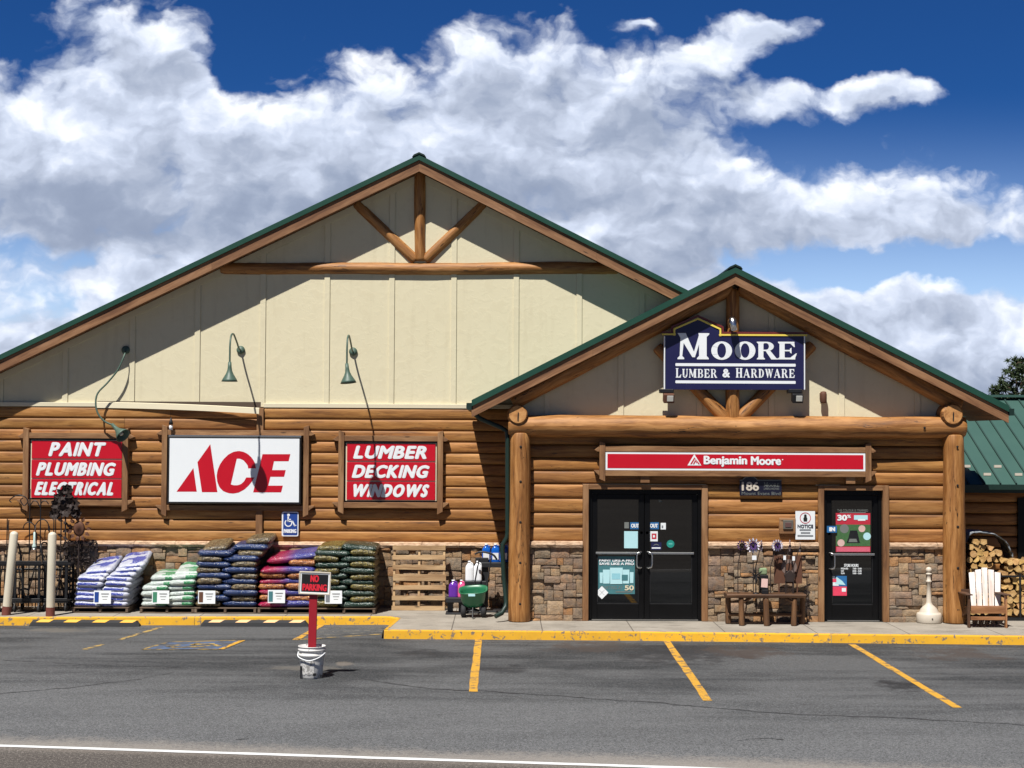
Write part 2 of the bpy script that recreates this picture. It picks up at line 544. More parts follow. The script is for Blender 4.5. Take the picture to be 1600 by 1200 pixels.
def asphalt(name, lo, hi, line, blobs=()):
    """line: (y0, slope) of the road edge line; the lot is rougher and dustier towards it"""
    def b(t):
        p = t.geo('Position')
        x, y, z = t.sep(p)
        d = y-(x*line[1]+line[0])
        f = t.noise(p, 95, 3, .75)
        m = t.noise(p, 38, 4, .7)
        g2 = t.noise(p, 11, 4, .6)
        big = t.noise(t.scale(p, (.22, .5, 1)), 1, 5, .6, .5)
        streak = t.noise(t.scale(p, (.30, 2.4, 1)), 1, 6, .65)
        c = t.mix((big*.6+streak*.4).step(.41, .58), lo, hi)
        wear = (7.0-d+(g2-.5)*1.6+(big-.5)*5).step(0, 6.5)
        c = t.mix(wear*.75, c, tuple(v*1.5 for v in hi))
        agg = (f*.6+m*.4)
        k = wear*.5+.5
        c = t.mix((agg-.51).step(0, .09)*k, c, tuple(min(1, v*2.5) for v in hi))
        c = t.mix((.48-agg).step(0, .09)*k, c, tuple(v*.40 for v in lo))
        dust = (.75-d+(m-.5)*.5+(g2-.5)*.7+(big-.5)*.6).step(0, .6)
        c = t.mix(dust*.55, c, S(160, 152, 142))
        wp = t.noise(p, 2.2, 6, .68)
        for (cx, cy, rx, ry, col, kk) in blobs:
            dx, dy = (x-cx)/rx, (y-cy)/ry
            q = dx*dx+dy*dy+(wp-.5)*4.6+(g2-.5)*1.2
            c = t.mix((1-q).step(0, 1.0)*kk, c, col)
        return dict(color=c, rough=f*.15+.78, bump=(f*.6+m*.4, 1.0, .016))
    return material(name, build=b, spec=.2)

def concrete():
    def b(t):
        p = t.geo('Position')
        x, y, z = t.sep(p)
        n = t.noise(p, 1.4, 6, .65); f = t.noise(p, 60, 4, .7)
        c = t.ramp(n*.65+f*.35, [(.3, S(120, 114, 105)), (.5, S(148, 141, 130)), (.7, S(168, 161, 150))])
        st = t.noise(t.scale(p, (.8, 2.2, 1)), 1.6, 6, .7)
        c = t.mix((st-.54).step(0, .12)*.5, c, S(82, 76, 70))
        # saw-cut joints every 1.52 m
        j = t.math('ABSOLUTE', t.math('FRACT', (x+40.35)/1.52)-.5)
        c = t.mix((j-.4925).step(0, .003)*.75, c, S(70, 64, 58))
        return dict(color=c, bump=(f, .4, .01))
    return material('pavement_concrete', rough=.9, spec=.2, build=b)
CONCRETE = concrete()

def marking(name, c, under, wear, ns=6):
    def b(t):
        p = t.geo('Position')
        w = t.noise(p, ns, 7, .7); f = t.noise(p, 120, 3, .7); n = t.noise(p, 3, 3)
        col = t.mix(n, tuple(v*.85 for v in c), c)
        col = t.mix(((w*.7+f*.3)-(.66-wear)).step(0, .07), col, under)
        return dict(color=col, bump=(f, .5, .01))
    return material(name, rough=.8, spec=.2, build=b)
ASP = S(80, 81, 83)
LINEYELLOW = marking('line_yellow', S(206, 156, 60), ASP, .145)
FADEDYELLOW = marking('faded_line_yellow', S(178, 150, 88), ASP, .20)
FADEDBLUE = marking('faded_bay_blue', S(84, 104, 136), ASP, .20, 4)
PALELINE = marking('pale_worn_line', S(140, 136, 122), ASP, .20)
LINEWHITE = marking('line_white', S(226, 228, 228), S(120, 112, 104), .06)
TAR = marking('crack_tar', S(58, 58, 60), ASP, .16, 9)

def needles():
    def b(t):
        n = t.noise(t.coord('Object'), 2.2, 4)
        return dict(color=t.mix(1.0, t.mix(n, S(40, 54, 38), S(82, 96, 64)), t.attr(), 'MULTIPLY'))
    return material('pine_needles', rough=.7, spec=.2, build=b)
NEEDLES = needles()
BARK = wood('pine_bark', S(48, 38, 32), S(84, 66, 54), S(110, 88, 72), .9)

# ------------------------------------------------------------------ sky, clouds and sun
LX, LK = .43, 1.9              # sunlight: per metre towards the shop it moves LX right and LK down
sun_dir = Vector((LX, 1, -LK)).normalized()
to_sun = -sun_dir
def build_world():
    w = bpy.data.worlds.new('World'); sc.world = w
    w.use_nodes = True
    t = T(w.node_tree)
    w.node_tree.nodes.clear()
    sky = t.new('ShaderNodeTexSky', sky_type='NISHITA')
    sky.sun_disc = False
    sky.sun_elevation = math.asin(to_sun.z)
    sky.sun_rotation = math.atan2(to_sun.x, to_sun.y)
    sky.altitude = 2400
    sky.air_density, sky.dust_density, sky.ozone_density = 1.0, .25, 2.0
    skyc = Sk(t, sky.outputs[0])
    d = t.coord('Generated')
    x, y, z = t.sep(d)
    yy = y.max(.06)
    U = x/yy*F                 # bearings from the shop's axis, in 1/2376 rad
    V = z/yy*F
    front = (y-.25).step(0, .2)
    # deep high-altitude blue overhead, paler towards the horizon
    grad = V.step(180, 560)
    skyc = t.mix(1.0, skyc, t.mix(grad, SKY_LOW, SKY_HIGH), 'MULTIPLY')
    warpn = t.noise(t.vec(U/120, V/95, 1.7), 1.0, 5, .55, color=True)
    wx, wy, wz = t.sep(warpn)
    fx, fy = U+(wx-.5)*110, V+(wy-.5)*88
    def field(ox, oy, det):
        a, b = fx+ox, fy+oy
        edge = t.curve((a+1200)/2400.0, [((px-785+1200)/2400.0, (680-py+200)/1000.0) for px, py in TOP])*1000.0-200.0
        s = ((edge-b)/110.0).min(1.0).max(-1.2)
        for px, py, rx, ry, k in BLOB:
            ex, ey = (a-(px-785))/rx, (b-(680-py))/ry
            q = t.math('EXPONENT', (ex*ex+ey*ey)*-1.0)
            s = s+q*k
        n1 = t.noise(t.vec(a/185, b/130, 3.1), 1.0, det, .54)
        # cauliflower billows: inverted cell distance at three sizes
        v0 = t.voro(t.vec(a/88, b/66, 6.5), 1.0, 'F1')
        v1 = t.voro(t.vec(a/40, b/32, .5), 1.0, 'F1')
        v2 = t.voro(t.vec(a/17, b/14, 2.5), 1.0, 'F1')
        return s, n1+(.45-v0)*.17+(.45-v1)*.10+(.45-v2)*.045
    s0, n0 = field(0.0, 0.0, 12)
    dens = s0*.74+(n0-.5)*2.3
    alpha = dens.step(-.10, .46)
    s1, n1 = field(-9.0, 15.0, 8)
    s2, n2 = field(-26.0, 44.0, 5)
    d1 = (s1*.74+(n1-.5)*2.3).max(0).min(1.4)
    d2 = (s2*.74+(n2-.5)*2.3).max(0).min(1.4)
    thick = d1*.45+d2*.65
    lit = t.math('EXPONENT', thick*-.95)
    relief = ((n0-n1)*1.9+(n1-n2)*1.35)
    bign = t.noise(t.vec(U/380, V/105, 7.7), 1.0, 6, .58)
    dark = (bign-.5)*.75
    for px, py, rx, ry, k in SHADE:
        ex, ey = (fx-(px-785))/rx, (fy-(680-py))/ry
        dark = dark+t.math('EXPONENT', (ex*ex+ey*ey)*-1.0)*k
    tone = (lit*.55+.08+relief*1.05-dark*.85)*.86+.10
    tone = ((tone+t.math('SQRT', tone*tone+.05))*.5).min(1.0)
    cc = t.ramp(tone, [(q, tuple(v*1.08 for v in c)) for q, c in CLOUD])
    cl = t.mix(alpha*front, skyc, cc)
    fk = t.mix(front, (1, 1, 1), (SKYK,)*3)
    cl = t.mix(1.0, cl, fk, 'MULTIPLY')
    # the rest of the heavens: scattered cloud
    gn = t.noise(t.vec(x/(z.max(.05)+.25), y/(z.max(.05)+.25), 0.0), 2.2, 7, .6)
    ga = (gn-.52).step(0, .12)*(1-front)*(z-.02).step(0, .1)
    cl = t.mix(ga*.8, cl, (.62, .66, .72))
    bg = t.new('ShaderNodeBackground')
    t.put(bg.inputs[0], cl)
    bg.inputs[1].default_value = WORLDK
    out = t.new('ShaderNodeOutputWorld')
    t.tree.links.new(bg.outputs[0], out.inputs[0])
    w.cycles.sampling_method = 'MANUAL'; w.cycles.sample_map_resolution = 512
WORLDK = .05
SKYK = 1.8
SKY_LOW, SKY_HIGH = (.95, .95, 1.05), (.085, .26, .53)
CLOUD = [(0.0, (2.2, 2.65, 3.7)), (.14, (2.8, 3.3, 4.4)), (.32, (3.8, 4.3, 5.4)), (.55, (5.3, 5.9, 7.2)), (.8, (7.6, 8.0, 8.8)), (1.0, (9.2, 9.4, 9.8))]
TOP = [(-415, 40), (-60, 70), (20, 72), (60, 40), (95, -20), (200, -50), (265, -15), (305, 35), (322, 72), (348, 108), (420, 92),
       (475, 88), (530, 62), (560, 58), (605, 74), (614, 104), (645, 98), (700, 58), (740, 36), (790, 52), (850, 42),
       (950, 58), (1005, 74), (1060, 104), (1130, 140), (1180, 172), (1215, 212), (1270, 224), (1340, 216), (1430, 226),
       (1520, 240), (1610, 252), (1985, 270)]
BLOB = [(1185, 48, 85, 40, 1.5), (1225, 20, 80, 34, 1.1), (1290, 18, 40, 18, .7), (1250, 142, 110, 38, 1.15), (1360, 140, 80, 34, .95), (1435, 132, 40, 24, .8), (1090, 85, 45, 26, .6), (1000, 38, 26, 10, 1.0),
        (1560, 408, 330, 38, -2.0), (1330, 415, 120, 30, -.9), (1180, 400, 90, 30, -.5), (50, 472, 95, 40, -.95), (160, 410, 100, 18, -.65), (20, 395, 60, 25, -.9),
        (1400, 520, 300, 60, .8)]
SHADE = [(1190, 60, 130, 40, .18), (1300, 150, 150, 35, .16), (330, 395, 160, 26, .2), (700, 330, 200, 50, .15), (180, 365, 290, 52, .50), (520, 290, 230, 60, .36), (830, 250, 160, 50, .18), (1010, 310, 210, 60, .34), (1080, 210, 140, 40, .15),
         (190, 130, 120, 45, .22), (60, 300, 90, 30, .2), (1420, 320, 220, 26, .16), (110, 205, 130, 26, -.25), (390, 130, 120, 40, -.2),
         (560, 110, 90, 40, -.28), (330, 255, 120, 24, -.18), (1330, 260, 220, 30, -.25), (1480, 500, 140, 30, -.25), (1500, 590, 150, 40, .3), (220, 470, 90, 24, -.3)]
build_world()
sl = bpy.data.lights.new('sun', 'SUN')
sl.energy, sl.angle, sl.color = 5.0, math.radians(.53), (1.0, .965, .91)
so = bpy.data.objects.new('sun', sl)
so.rotation_euler = sun_dir.to_track_quat('-Z', 'Y').to_euler()
so.location = (-8, -20, 40)
COL.objects.link(so)
vs_ = sc.view_settings
sc.display_settings.display_device = 'sRGB'
vs_.view_transform, vs_.look, vs_.gamma, vs_.use_curve_mapping = 'Standard', 'None', 1.0, False
vs_.exposure = .42

sc.cycles.max_bounces, sc.cycles.diffuse_bounces, sc.cycles.glossy_bounces = 5, 2, 3

# ------------------------------------------------------------------ ground, pavement, kerb, markings
ZA = -0.14                     # asphalt level; the pavement is z = 0
gm = MB(); gm.ground([(-900, -400), (900, -400), (900, 1500), (-900, 1500)], -.16)
structure('ground', gm, material('dry_earth', build=lambda t: dict(color=t.mix(t.noise(t.geo('Position'), .7, 6, .6), S(70, 70, 62), S(96, 94, 82)))))

def gp(px, py): 
    q = G(px, py, ZA); return q.x, q.y
def blob(px, py, rx, ry, col, k):
    cx, cy = gp(px, py)
    x1, _ = gp(px+rx, py); _, y1 = gp(px, py-ry)
    return (cx, cy, abs(x1-cx), abs(y1-cy), col, k)
OIL = S(50, 50, 52); DUST = S(112, 107, 99); BROWN = S(74, 66, 62)
lot_blobs = [blob(930, 1012, 85, 11, BROWN, .75), blob(1060, 1022, 120, 17, OIL, .8), blob(1165, 1018, 70, 10, BROWN, .8), blob(1405, 1070, 42, 13, S(40, 40, 42), .85),
             blob(1500, 1022, 75, 12, BROWN, .75), blob(480, 1045, 60, 5, DUST, .55), blob(90, 985, 55, 4, DUST, .6), blob(790, 1046, 45, 8, OIL, .75),
             blob(660, 1020, 50, 10, OIL, .6), blob(538, 1037, 16, 4, S(132, 122, 110), .5)]
road_y = gp(800, 1150)[1]
A_, B_ = gp(-900, 1137), gp(2400, 1244)          # the road's white edge line
LS = (B_[1]-A_[1])/(B_[0]-A_[0]); LY = A_[1]-LS*A_[0]
lm = MB(); lm.ground([(-60, 0), (60, 0), (60, 40), (-60, 40)], ZA)
structure('parking_lot', lm, asphalt('lot_asphalt', S(49, 51, 53), S(88, 89, 90), (LY, LS), lot_blobs))
# the road: coarse grey chip seal, with a dusty strip by its edge line
rm = MB(); rm.ground([(-120, -30), (120, -30), (120, LY+LS*120), (-120, LY-LS*120)], ZA+.004)
def road_build():
    def b(t):
        p = t.geo('Position'); x, y, z = t.sep(p)
        f = t.noise(p, 80, 3, .75); m = t.noise(p, 30, 5, .7)
        big = t.noise(t.scale(p, (.12, .9, 1)), 1, 5, .6)
        agg = f*.55+m*.45
        c = t.mix(big.step(.35, .65), S(84, 79, 75), S(100, 95, 90))
        c = t.mix((agg-.52).step(0, .10)*.8, c, S(176, 168, 160))
        c = t.mix((.48-agg).step(0, .10)*.8, c, S(44, 42, 41))
        d = (x*LS+LY)-y
        c = t.mix((.30-d+(m-.5)*.4).step(0, .3)*.4, c, S(156, 146, 136))
        return dict(color=c, bump=(agg, 1.0, .02))
    return material('road_chipseal', rough=.9, spec=.15, build=b)
structure('road', rm, road_build())

# pavement outline (its front edge follows the kerb)
def gz(px, py): 
    q = G(px, py, 0.0); return Vector((q.x, q.y))
K = [gz(-700, 966), gz(0, 964.5), gz(605, 963.5), gz(622, 966), gz(600, 984.5), gz(1000, 987.5), gz(1600, 994), gz(2300, 1001)]
pm = MB()
top = [(k.x, k.y) for k in K]
pm.ground(top+[(30, 33), (-30, 33)], 0.0)
structure('pavement', pm, CONCRETE)
km = MB()
rr = random.Random(3)
for i in range(len(K)-1):
    a, b = K[i], K[i+1]
    n = max(1, int((b-a).length/3.0))
    d = (b-a)/n
    nr = Vector((d.y, -d.x)).normalized()          # towards the lot
    if nr.y > 0.5: nr = -nr
    for k in range(n):
        p, q = a+d*k, a+d*(k+1)
        g = .004
        e = d.normalized()*g
        p, q = p+e, q-e
        tone = rr.uniform(.9, 1.06)
        o0 = nr*.012
        vs = [(*(p-nr*.05), .004), (*(q-nr*.05), .004), (*(q+o0*0), .004), (*(p+o0*0), .004), (*(p+nr*.02), -.012), (*(q+nr*.02), -.012), (*(p+nr*.045), ZA-.01), (*(q+nr*.045), ZA-.01)]
        km.add(vs, [(0, 3, 2, 1), (3, 4, 5, 2), (4, 6, 7, 5)], [[(vs[j][0], vs[j][2]) for j in f] for f in [(0, 3, 2, 1), (3, 4, 5, 2), (4, 6, 7, 5)]], (tone,)*3)
kerb = structure('kerb', km, YELLOW)
bm_ = MB()                      # the grey kerb body under the paint
for i in range(len(K)-1):
    a, b = K[i], K[i+1]
    d = (b-a); nr = Vector((d.y, -d.x)).normalized()
    if nr.y > 0.5: nr = -nr
    bm_.add([(*(a+nr*.01), -.006), (*(b+nr*.01), -.006), (*(b+nr*.035), -.2), (*(a+nr*.035), -.2)], [(3, 2, 1, 0)])
structure('kerb_base', bm_, CONCRETE)

def strip(a, b, w, z=ZA+.004, n=14, jit=.006):
    """a painted line on the ground from a to b (world x,y)"""
    a, b = Vector(a), Vector(b)
    d = (b-a).normalized(); nr = Vector((-d.y, d.x))
    vs, fs = [], []
    for i in range(n+1):
        p = a+(b-a)*(i/n)
        for s in (-1, 1):
            q = p+nr*(s*(w/2+rr.uniform(-jit, jit)))
            vs.append((q.x, q.y, z))
    for i in range(n):
        fs.append((2*i, 2*i+2, 2*i+3, 2*i+1))
    m = MB(); m.add(vs, fs, [[(vs[k][0], vs[k][1]) for k in f] for f in fs])
    # faces must look up
    return m
def upfix(m):
    for i, f in enumerate(m.f):
        a, b, c = m.v[f[0]], m.v[f[1]], m.v[f[2]]
        if (b-a).cross(c-a).z < 0: m.f[i] = f[::-1]; m.uv[i] = m.uv[i][::-1]
    return m
for p, q, w, mt in [((748, 996), (739, 1081), .115, LINEYELLOW), ((1041, 1001), (1106, 1095), .115, LINEYELLOW), ((1330, 1006.5), (1496, 1106), .115, LINEYELLOW),
                    ((252, 980), (186, 1000), .10, FADEDYELLOW), ((160, 1007), (132, 1015), .10, FADEDYELLOW), ((502, 977), (462, 1000), .11, LINEYELLOW), ((0, 971), (14, 968.5), .1, LINEYELLOW),
                    ((466, 999.5), (596, 991), .09, FADEDYELLOW), ((500, 988), (597, 984.5), .05, PALELINE), ((486, 994), (597, 987.5), .05, PALELINE), ((500, 983), (606, 981.5), .05, PALELINE)]:
    structure('parking_line', upfix(strip(gp(*p), gp(*q), w)), mt)
# faded accessible bay panel with its yellow border
bay = [gp(262, 1004), gp(379, 1001), gp(345, 1015), gp(222, 1015.5)]
m = MB(); m.ground(bay, ZA+.004)
structure('bay_marking', upfix(m), FADEDBLUE)
for a, b, w, mt in [(bay[1], bay[2], .09, LINEYELLOW), (bay[0], bay[1], .06, FADEDYELLOW), (bay[2], bay[3], .06, FADEDYELLOW), (bay[3], bay[0], .06, FADEDYELLOW)]:
    structure('bay_border', upfix(strip(a, b, w, ZA+.008)), mt)
# a worn wheelchair figure in the bay, as strokes
bc = (Vector(bay[0])+Vector(bay[1])+Vector(bay[2])+Vector(bay[3]))/4
bx = (Vector(bay[1])-Vector(bay[0])).normalized(); by = (Vector(bay[0])-Vector(bay[3])); bl = by.length; by.normalize()
def bq(a, b): q = bc+bx*a+by*b*bl*.42; return (q.x, q.y)
figure = MB()
for a, b in [((-.05, .85), (-.05, .1)), ((-.05, .35), (.28, .35)), ((-.05, .1), (.3, .1)), ((.3, .1), (.5, -.6)), ((-.25, .2), (-.38, -.2)), ((-.38, -.2), (-.2, -.6)), ((-.2, -.6), (.15, -.6)), ((.15, -.6), (.3, -.25))]:
    s = strip(bq(*a), bq(*b), .09, ZA+.008, 4)
    figure.add(s.v, s.f, s.uv)
structure('bay_symbol', upfix(figure), FADEDYELLOW)
# white edge line of the road
structure('road_edge_line', upfix(strip(A_, B_, .105, ZA+.009, 120, .006)), LINEWHITE)
# cracks and tar seams
def crack(pts, w, jit=.05):
    pts = [Vector(gp(*p)) for p in pts]
    fine = []
    for i in range(len(pts)-1):
        n = max(2, int((pts[i+1]-pts[i]).length/.16))
        for k in range(n): fine.append(pts[i]+(pts[i+1]-pts[i])*(k/n)+Vector((rr.uniform(-jit, jit), rr.uniform(-jit, jit)*.8)))
    vs, fs = [], []
    for i, p in enumerate(fine):
        ww = w*rr.uniform(.25, 1.0)
        vs += [(p.x, p.y-ww, ZA+.0035), (p.x, p.y+ww, ZA+.0035)]
    for i in range(len(fine)-1): fs.append((2*i, 2*i+2, 2*i+3, 2*i+1))
    m = MB(); m.add(vs, fs, [[(vs[k][0], vs[k][1]) for k in f] for f in fs]); return upfix(m)
for pts, w in [([(560, 1060), (660, 1075), (800, 1083), (950, 1093), (1100, 1104), (1230, 1116), (1400, 1122), (1600, 1133), (1800, 1146)], .035),
               ([(0, 1031), (90, 1036), (180, 1041), (300, 1043)], .018), ([(0, 1084), (110, 1075), (200, 1064), (290, 1048)], .022), ([(1150, 1157), (1200, 1153), (1260, 1159)], .02),
               ([(640, 1020), (660, 1014), (700, 1017)], .03), ([(372, 1155), (396, 1155)], .05)]:
    structure('asphalt_crack', crack(pts, w), TAR)

# ------------------------------------------------------------------ store building
YM = 28.9                      # face of the main gable
YP = 27.0                      # face of the porch gable
store = thing('store_building', 'log sided hardware store with cream gable, green roof and log porch', 'store', (0, YM, 0))

def rake(parent, apex, left, right, y0, y1, fasc, edge, pre):
    """pitched roof: apex/left/right are (x,z) of the top outline at the front"""
    (ax, az), (lx, lz), (rx, rz) = apex, left, right
    tl, tr = edge, fasc
    # metal sheet with drip edge
    m = MB()
    m.prism([(lx, lz), (ax, az), (rx, rz), (rx, rz-tl), (ax, az-tl), (lx, lz-tl)], y0-.035, y1)
    roof = obj('roof' if not pre else pre+'_roof', m, GREENROOF, parent)
    rc = MB()
    rc.prism([(ax-.13, az-.045), (ax-.1, az+.0), (ax, az+.045), (ax+.1, az+.0), (ax+.13, az-.045), (ax, az+.012)], y0-.05, y1-.01)
    obj('ridge_cap', rc, GREENTRIM, roof)
    for sx, (ex, ez) in ((-1, left), (1, right)):
        m = MB()
        a0, a1 = Vector((ax, 0, az-tl)), Vector((ex, 0, ez-tl))
        d = a1-a0; L = d.length
        n = 3 if L > 8 else 2
        cuts = [0]+[(i+1)/n+R.uniform(-.06, .06) for i in range(n-1)]+[1]
        for i in range(n):
            q0, q1 = a0+d*cuts[i], a0+d*(cuts[i+1])-d.normalized()*.002*(i < n-1)
            o = R.uniform(0, 40); l0, l1 = L*cuts[i]+o, L*cuts[i+1]+o
            y = y0; yb = y0+.04
            vs = [(q0.x, y, q0.z), (q1.x, y, q1.z), (q1.x, y, q1.z-tr), (q0.x, y, q0.z-tr), (q0.x, yb, q0.z), (q1.x, yb, q1.z), (q1.x, yb, q1.z-tr), (q0.x, yb, q0.z-tr)]
            fs = [(0, 3, 2, 1), (4, 5, 6, 7), (3, 7, 6, 2), (0, 1, 5, 4), (0, 4, 7, 3), (1, 2, 6, 5)]
            if sx < 0: fs = [f[::-1] for f in fs]
            uv = {0: (l0, o), 1: (l1, o), 2: (l1, o+tr), 3: (l0, o+tr), 4: (l0, o-.04), 5: (l1, o-.04), 6: (l1, o+tr+.04), 7: (l0, o+tr+.04)}
            t = R.uniform(.92, 1.06)
            m.add(vs, fs, [[uv[k] for k in f] for f in fs], (t, t, t))
        obj('fascia_board', m, FASCIA, parent)
    # boarded soffit, raised a little into the fascia
    so_ = tl+tr-.05
    m = MB()
    for (ex, ez), s in ((left, -1), (right, 1)):
        d = Vector((ex-ax, 0, ez-az)); L = d.length; d.normalize()
        nb = int(L/.19)
        for i in range(nb):
            p, q = Vector((ax, 0, az-so_))+d*(L*i/nb), Vector((ax, 0, az-so_))+d*(L*(i+1)/nb-.006)
            vs = [(p.x, y0+.04, p.z), (q.x, y0+.04, q.z), (q.x, y1-.3, q.z), (p.x, y1-.3, p.z)]
            f = (0, 1, 2, 3) if s > 0 else (3, 2, 1, 0)
            o = R.uniform(0, 30)
            m.add(vs, [f[::-1]], [[((y0, y1)[k > 1]+o, (0, .19)[k in (1, 2)]+o) for k in f[::-1]]], (R.uniform(.85, 1.05),)*3)
    obj('soffit', m, SOFFIT, parent)

def xz(px, py, Y): 
    q = P(px, py, Y); return (q.x, q.z)
# --- main gable
YF = YM-.47
ap = xz(655, 242, YF); l0 = xz(0, 554.5, YF); r0 = xz(1075, 454, YF)
slL = (ap[1]-l0[1])/(ap[0]-l0[0]); slR = (ap[1]-r0[1])/(r0[0]-ap[0])
XL, XR = -13.4, 8.0
rake(store, ap, (XL, ap[1]-slL*(ap[0]-XL)), (XR, ap[1]-slR*(XR-ap[0])), YF, YM+24, .21, .10, '')
Zband = Z(636.5, YM, 420)
Zsof = lambda x: ap[1]-(slL*(ap[0]-x) if x < ap[0] else slR*(x-ap[0]))-.28
m = MB()
XZ = ap[0]-(ap[1]-.28-Zband)/slL
m.prism([(XZ, Zband), (7.6, Zband), (7.6, Zsof(7.6)), (ap[0], Zsof(ap[0]))], YM, YM+.25)
obj('stucco_wall', m, STUCCO, store)
for px in [3, 103.5, 207.5, 309, 411, 511, 612, 709, 806.5, 905, 1003]:
    x = X(px, YM, 500); w = .105
    zt = min(Zsof(x-w/2), Zsof(x+w/2))-.005
    m = MB(); m.prism([(x-w/2, Zband+.006), (x+w/2, Zband+.006), (x+w/2, zt), (x-w/2, zt)], YM-.022, YM-.001)
    obj('batten', m, STUCCO, store, .004)
# frieze trim board under the soffit
for s in (-1, 1):
    xe = XZ+.2 if s < 0 else 7.4
    m = MB()
    m.prism([(ap[0], Zsof(ap[0])+.01), (xe, Zsof(xe)+.01), (xe, Zsof(xe)-.12), (ap[0], Zsof(ap[0])-.12)], YM-.026, YM-.002)
    obj('frieze_board', m, STUCCO, store)
# band board: sound on the right, sprung loose on the left
zb0, zb1 = Zband-.005, Zband+.075
m = MB(); m.box(((X(411, YM)+7.6)/2, YM-.03, (zb0+zb1)/2), (7.6-X(411, YM), .06, zb1-zb0)); obj('band_board', m, CREAMTRIM, store, .005)
XB = ap[0]-(ap[1]-.28-zb1)/slL+.02
m = MB(); m.box(((X(150, YM)+XB)/2-.01, YM-.03, (zb0+zb1)/2), (X(150, YM)-XB-.02, .06, zb1-zb0)); obj('band_board', m, CREAMTRIM, store, .005)
xa, xb = X(150, YM), X(406, YM)
m = MB(); n = 12; vs = []
for i in range(n+1):
    f = i/n; x = xa+(xb-xa)*f
    q = f**1.7
    yo = YM-.058-.16*q; zz = (zb0+zb1)/2-.10*q-.01
    h = (zb1-zb0)/2+.012
    vs += [(x, yo, zz+h), (x, yo+.03, zz+h+.01), (x, yo+.05, zz-h), (x, yo-.01, zz-h)]
fs = []
for i in range(n):
    for k in range(4):
        fs.append((4*i+k, 4*i+(k+1) % 4, 4*i+4+(k+1) % 4, 4*i+4+k))
fs += [(0, 3, 2, 1), (4*n, 4*n+1, 4*n+2, 4*n+3)]
m.add(vs, fs); obj('loose_band_board', m, CREAMTRIM, store)['label'] = 'warped cream band board sprung away from wall'
m = MB(); m.box(((xa+xb)/2, YM-.012, (zb0+zb1)/2), (xb-xa, .022, zb1-zb0+.05)); obj('backing_strip', m, MORTAR, store)

def courses(xranges, z0, z1, pitch, yback, bulge, parent, name='log_siding'):
    """horizontal milled logs: one mesh for a wall face; xranges(zmid) -> list of (x0,x1)"""
    m = MB()
    n = int(round((z1-z0)/pitch)); pitch = (z1-z0)/n
    for i in range(n):
        zc = z0+pitch*(i+.5)
        for (x0, x1) in xranges(zc):
            # random butt joints
            cuts = [x0]
            while x1-cuts[-1] > 5.2:
                cuts.append(cuts[-1]+R.uniform(3.0, 4.6))
            cuts.append(x1)
            for a, b in zip(cuts, cuts[1:]):
                k = R.uniform(.80, 1.10); col = (k, k*R.uniform(.94, 1.02), k*R.uniform(.88, 1.04))
                nx = max(2, int((b-a)/.35)); ns = 7
                o = R.uniform(0, 80); sd = R.uniform(0, 99)
                vs, uvs = [], []
                for ix in range(nx+1):
                    x = a+.003+(b-a-.006)*ix/nx
                    for k2 in range(ns+1):
                        th = -PI/2+PI*k2/ns
                        w = mnoise.noise(Vector((sd, x*.8, k2*.2)))*.004
                        vs.append((x, yback-(bulge*math.cos(th)**.42 if k2 not in (0, ns) else 0)-w-R.uniform(0, .0), zc+math.sin(th)*(pitch/2-.002)))
                        uvs.append((x+o, (th+2)*pitch*.62+o))
                fs, fu = [], []
                for ix in range(nx):
                    for k2 in range(ns):
                        q = (ix*(ns+1)+k2, (ix+1)*(ns+1)+k2, (ix+1)*(ns+1)+k2+1, ix*(ns+1)+k2+1)
                        fs.append(q); fu.append([uvs[j] for j in q])
                m.add(vs, fs, fu, col, True)
    return obj(name, m, SIDING, parent)

ZLm = Z(847, YM-.08, 380)      # ledge top on the main wall
xj0, xj1 = X(400.5, YM), X(412, YM)
XW = lambda z: max(-12.6, ap[0]-(ap[1]-.28-z)/slL+.02)
courses(lambda z: [(XW(z+.11), xj0), (xj1, .42)], ZLm, zb0-.004, .2177, YM-.017, .040, store)
m = MB(); m.box(((XW(zb0)+.4)/2, YM+.05, (ZLm+zb0)/2), (.4-XW(zb0), .04, zb0-ZLm))
obj('siding_backing', m, MORTAR, store)
m = MB(); m.box(((xj0+xj1)/2, YM-.06, (ZLm+zb0)/2), (xj1-xj0-.01, .1, zb0-ZLm-.02)); obj('joint_post', m, TIMBER, store, .006)

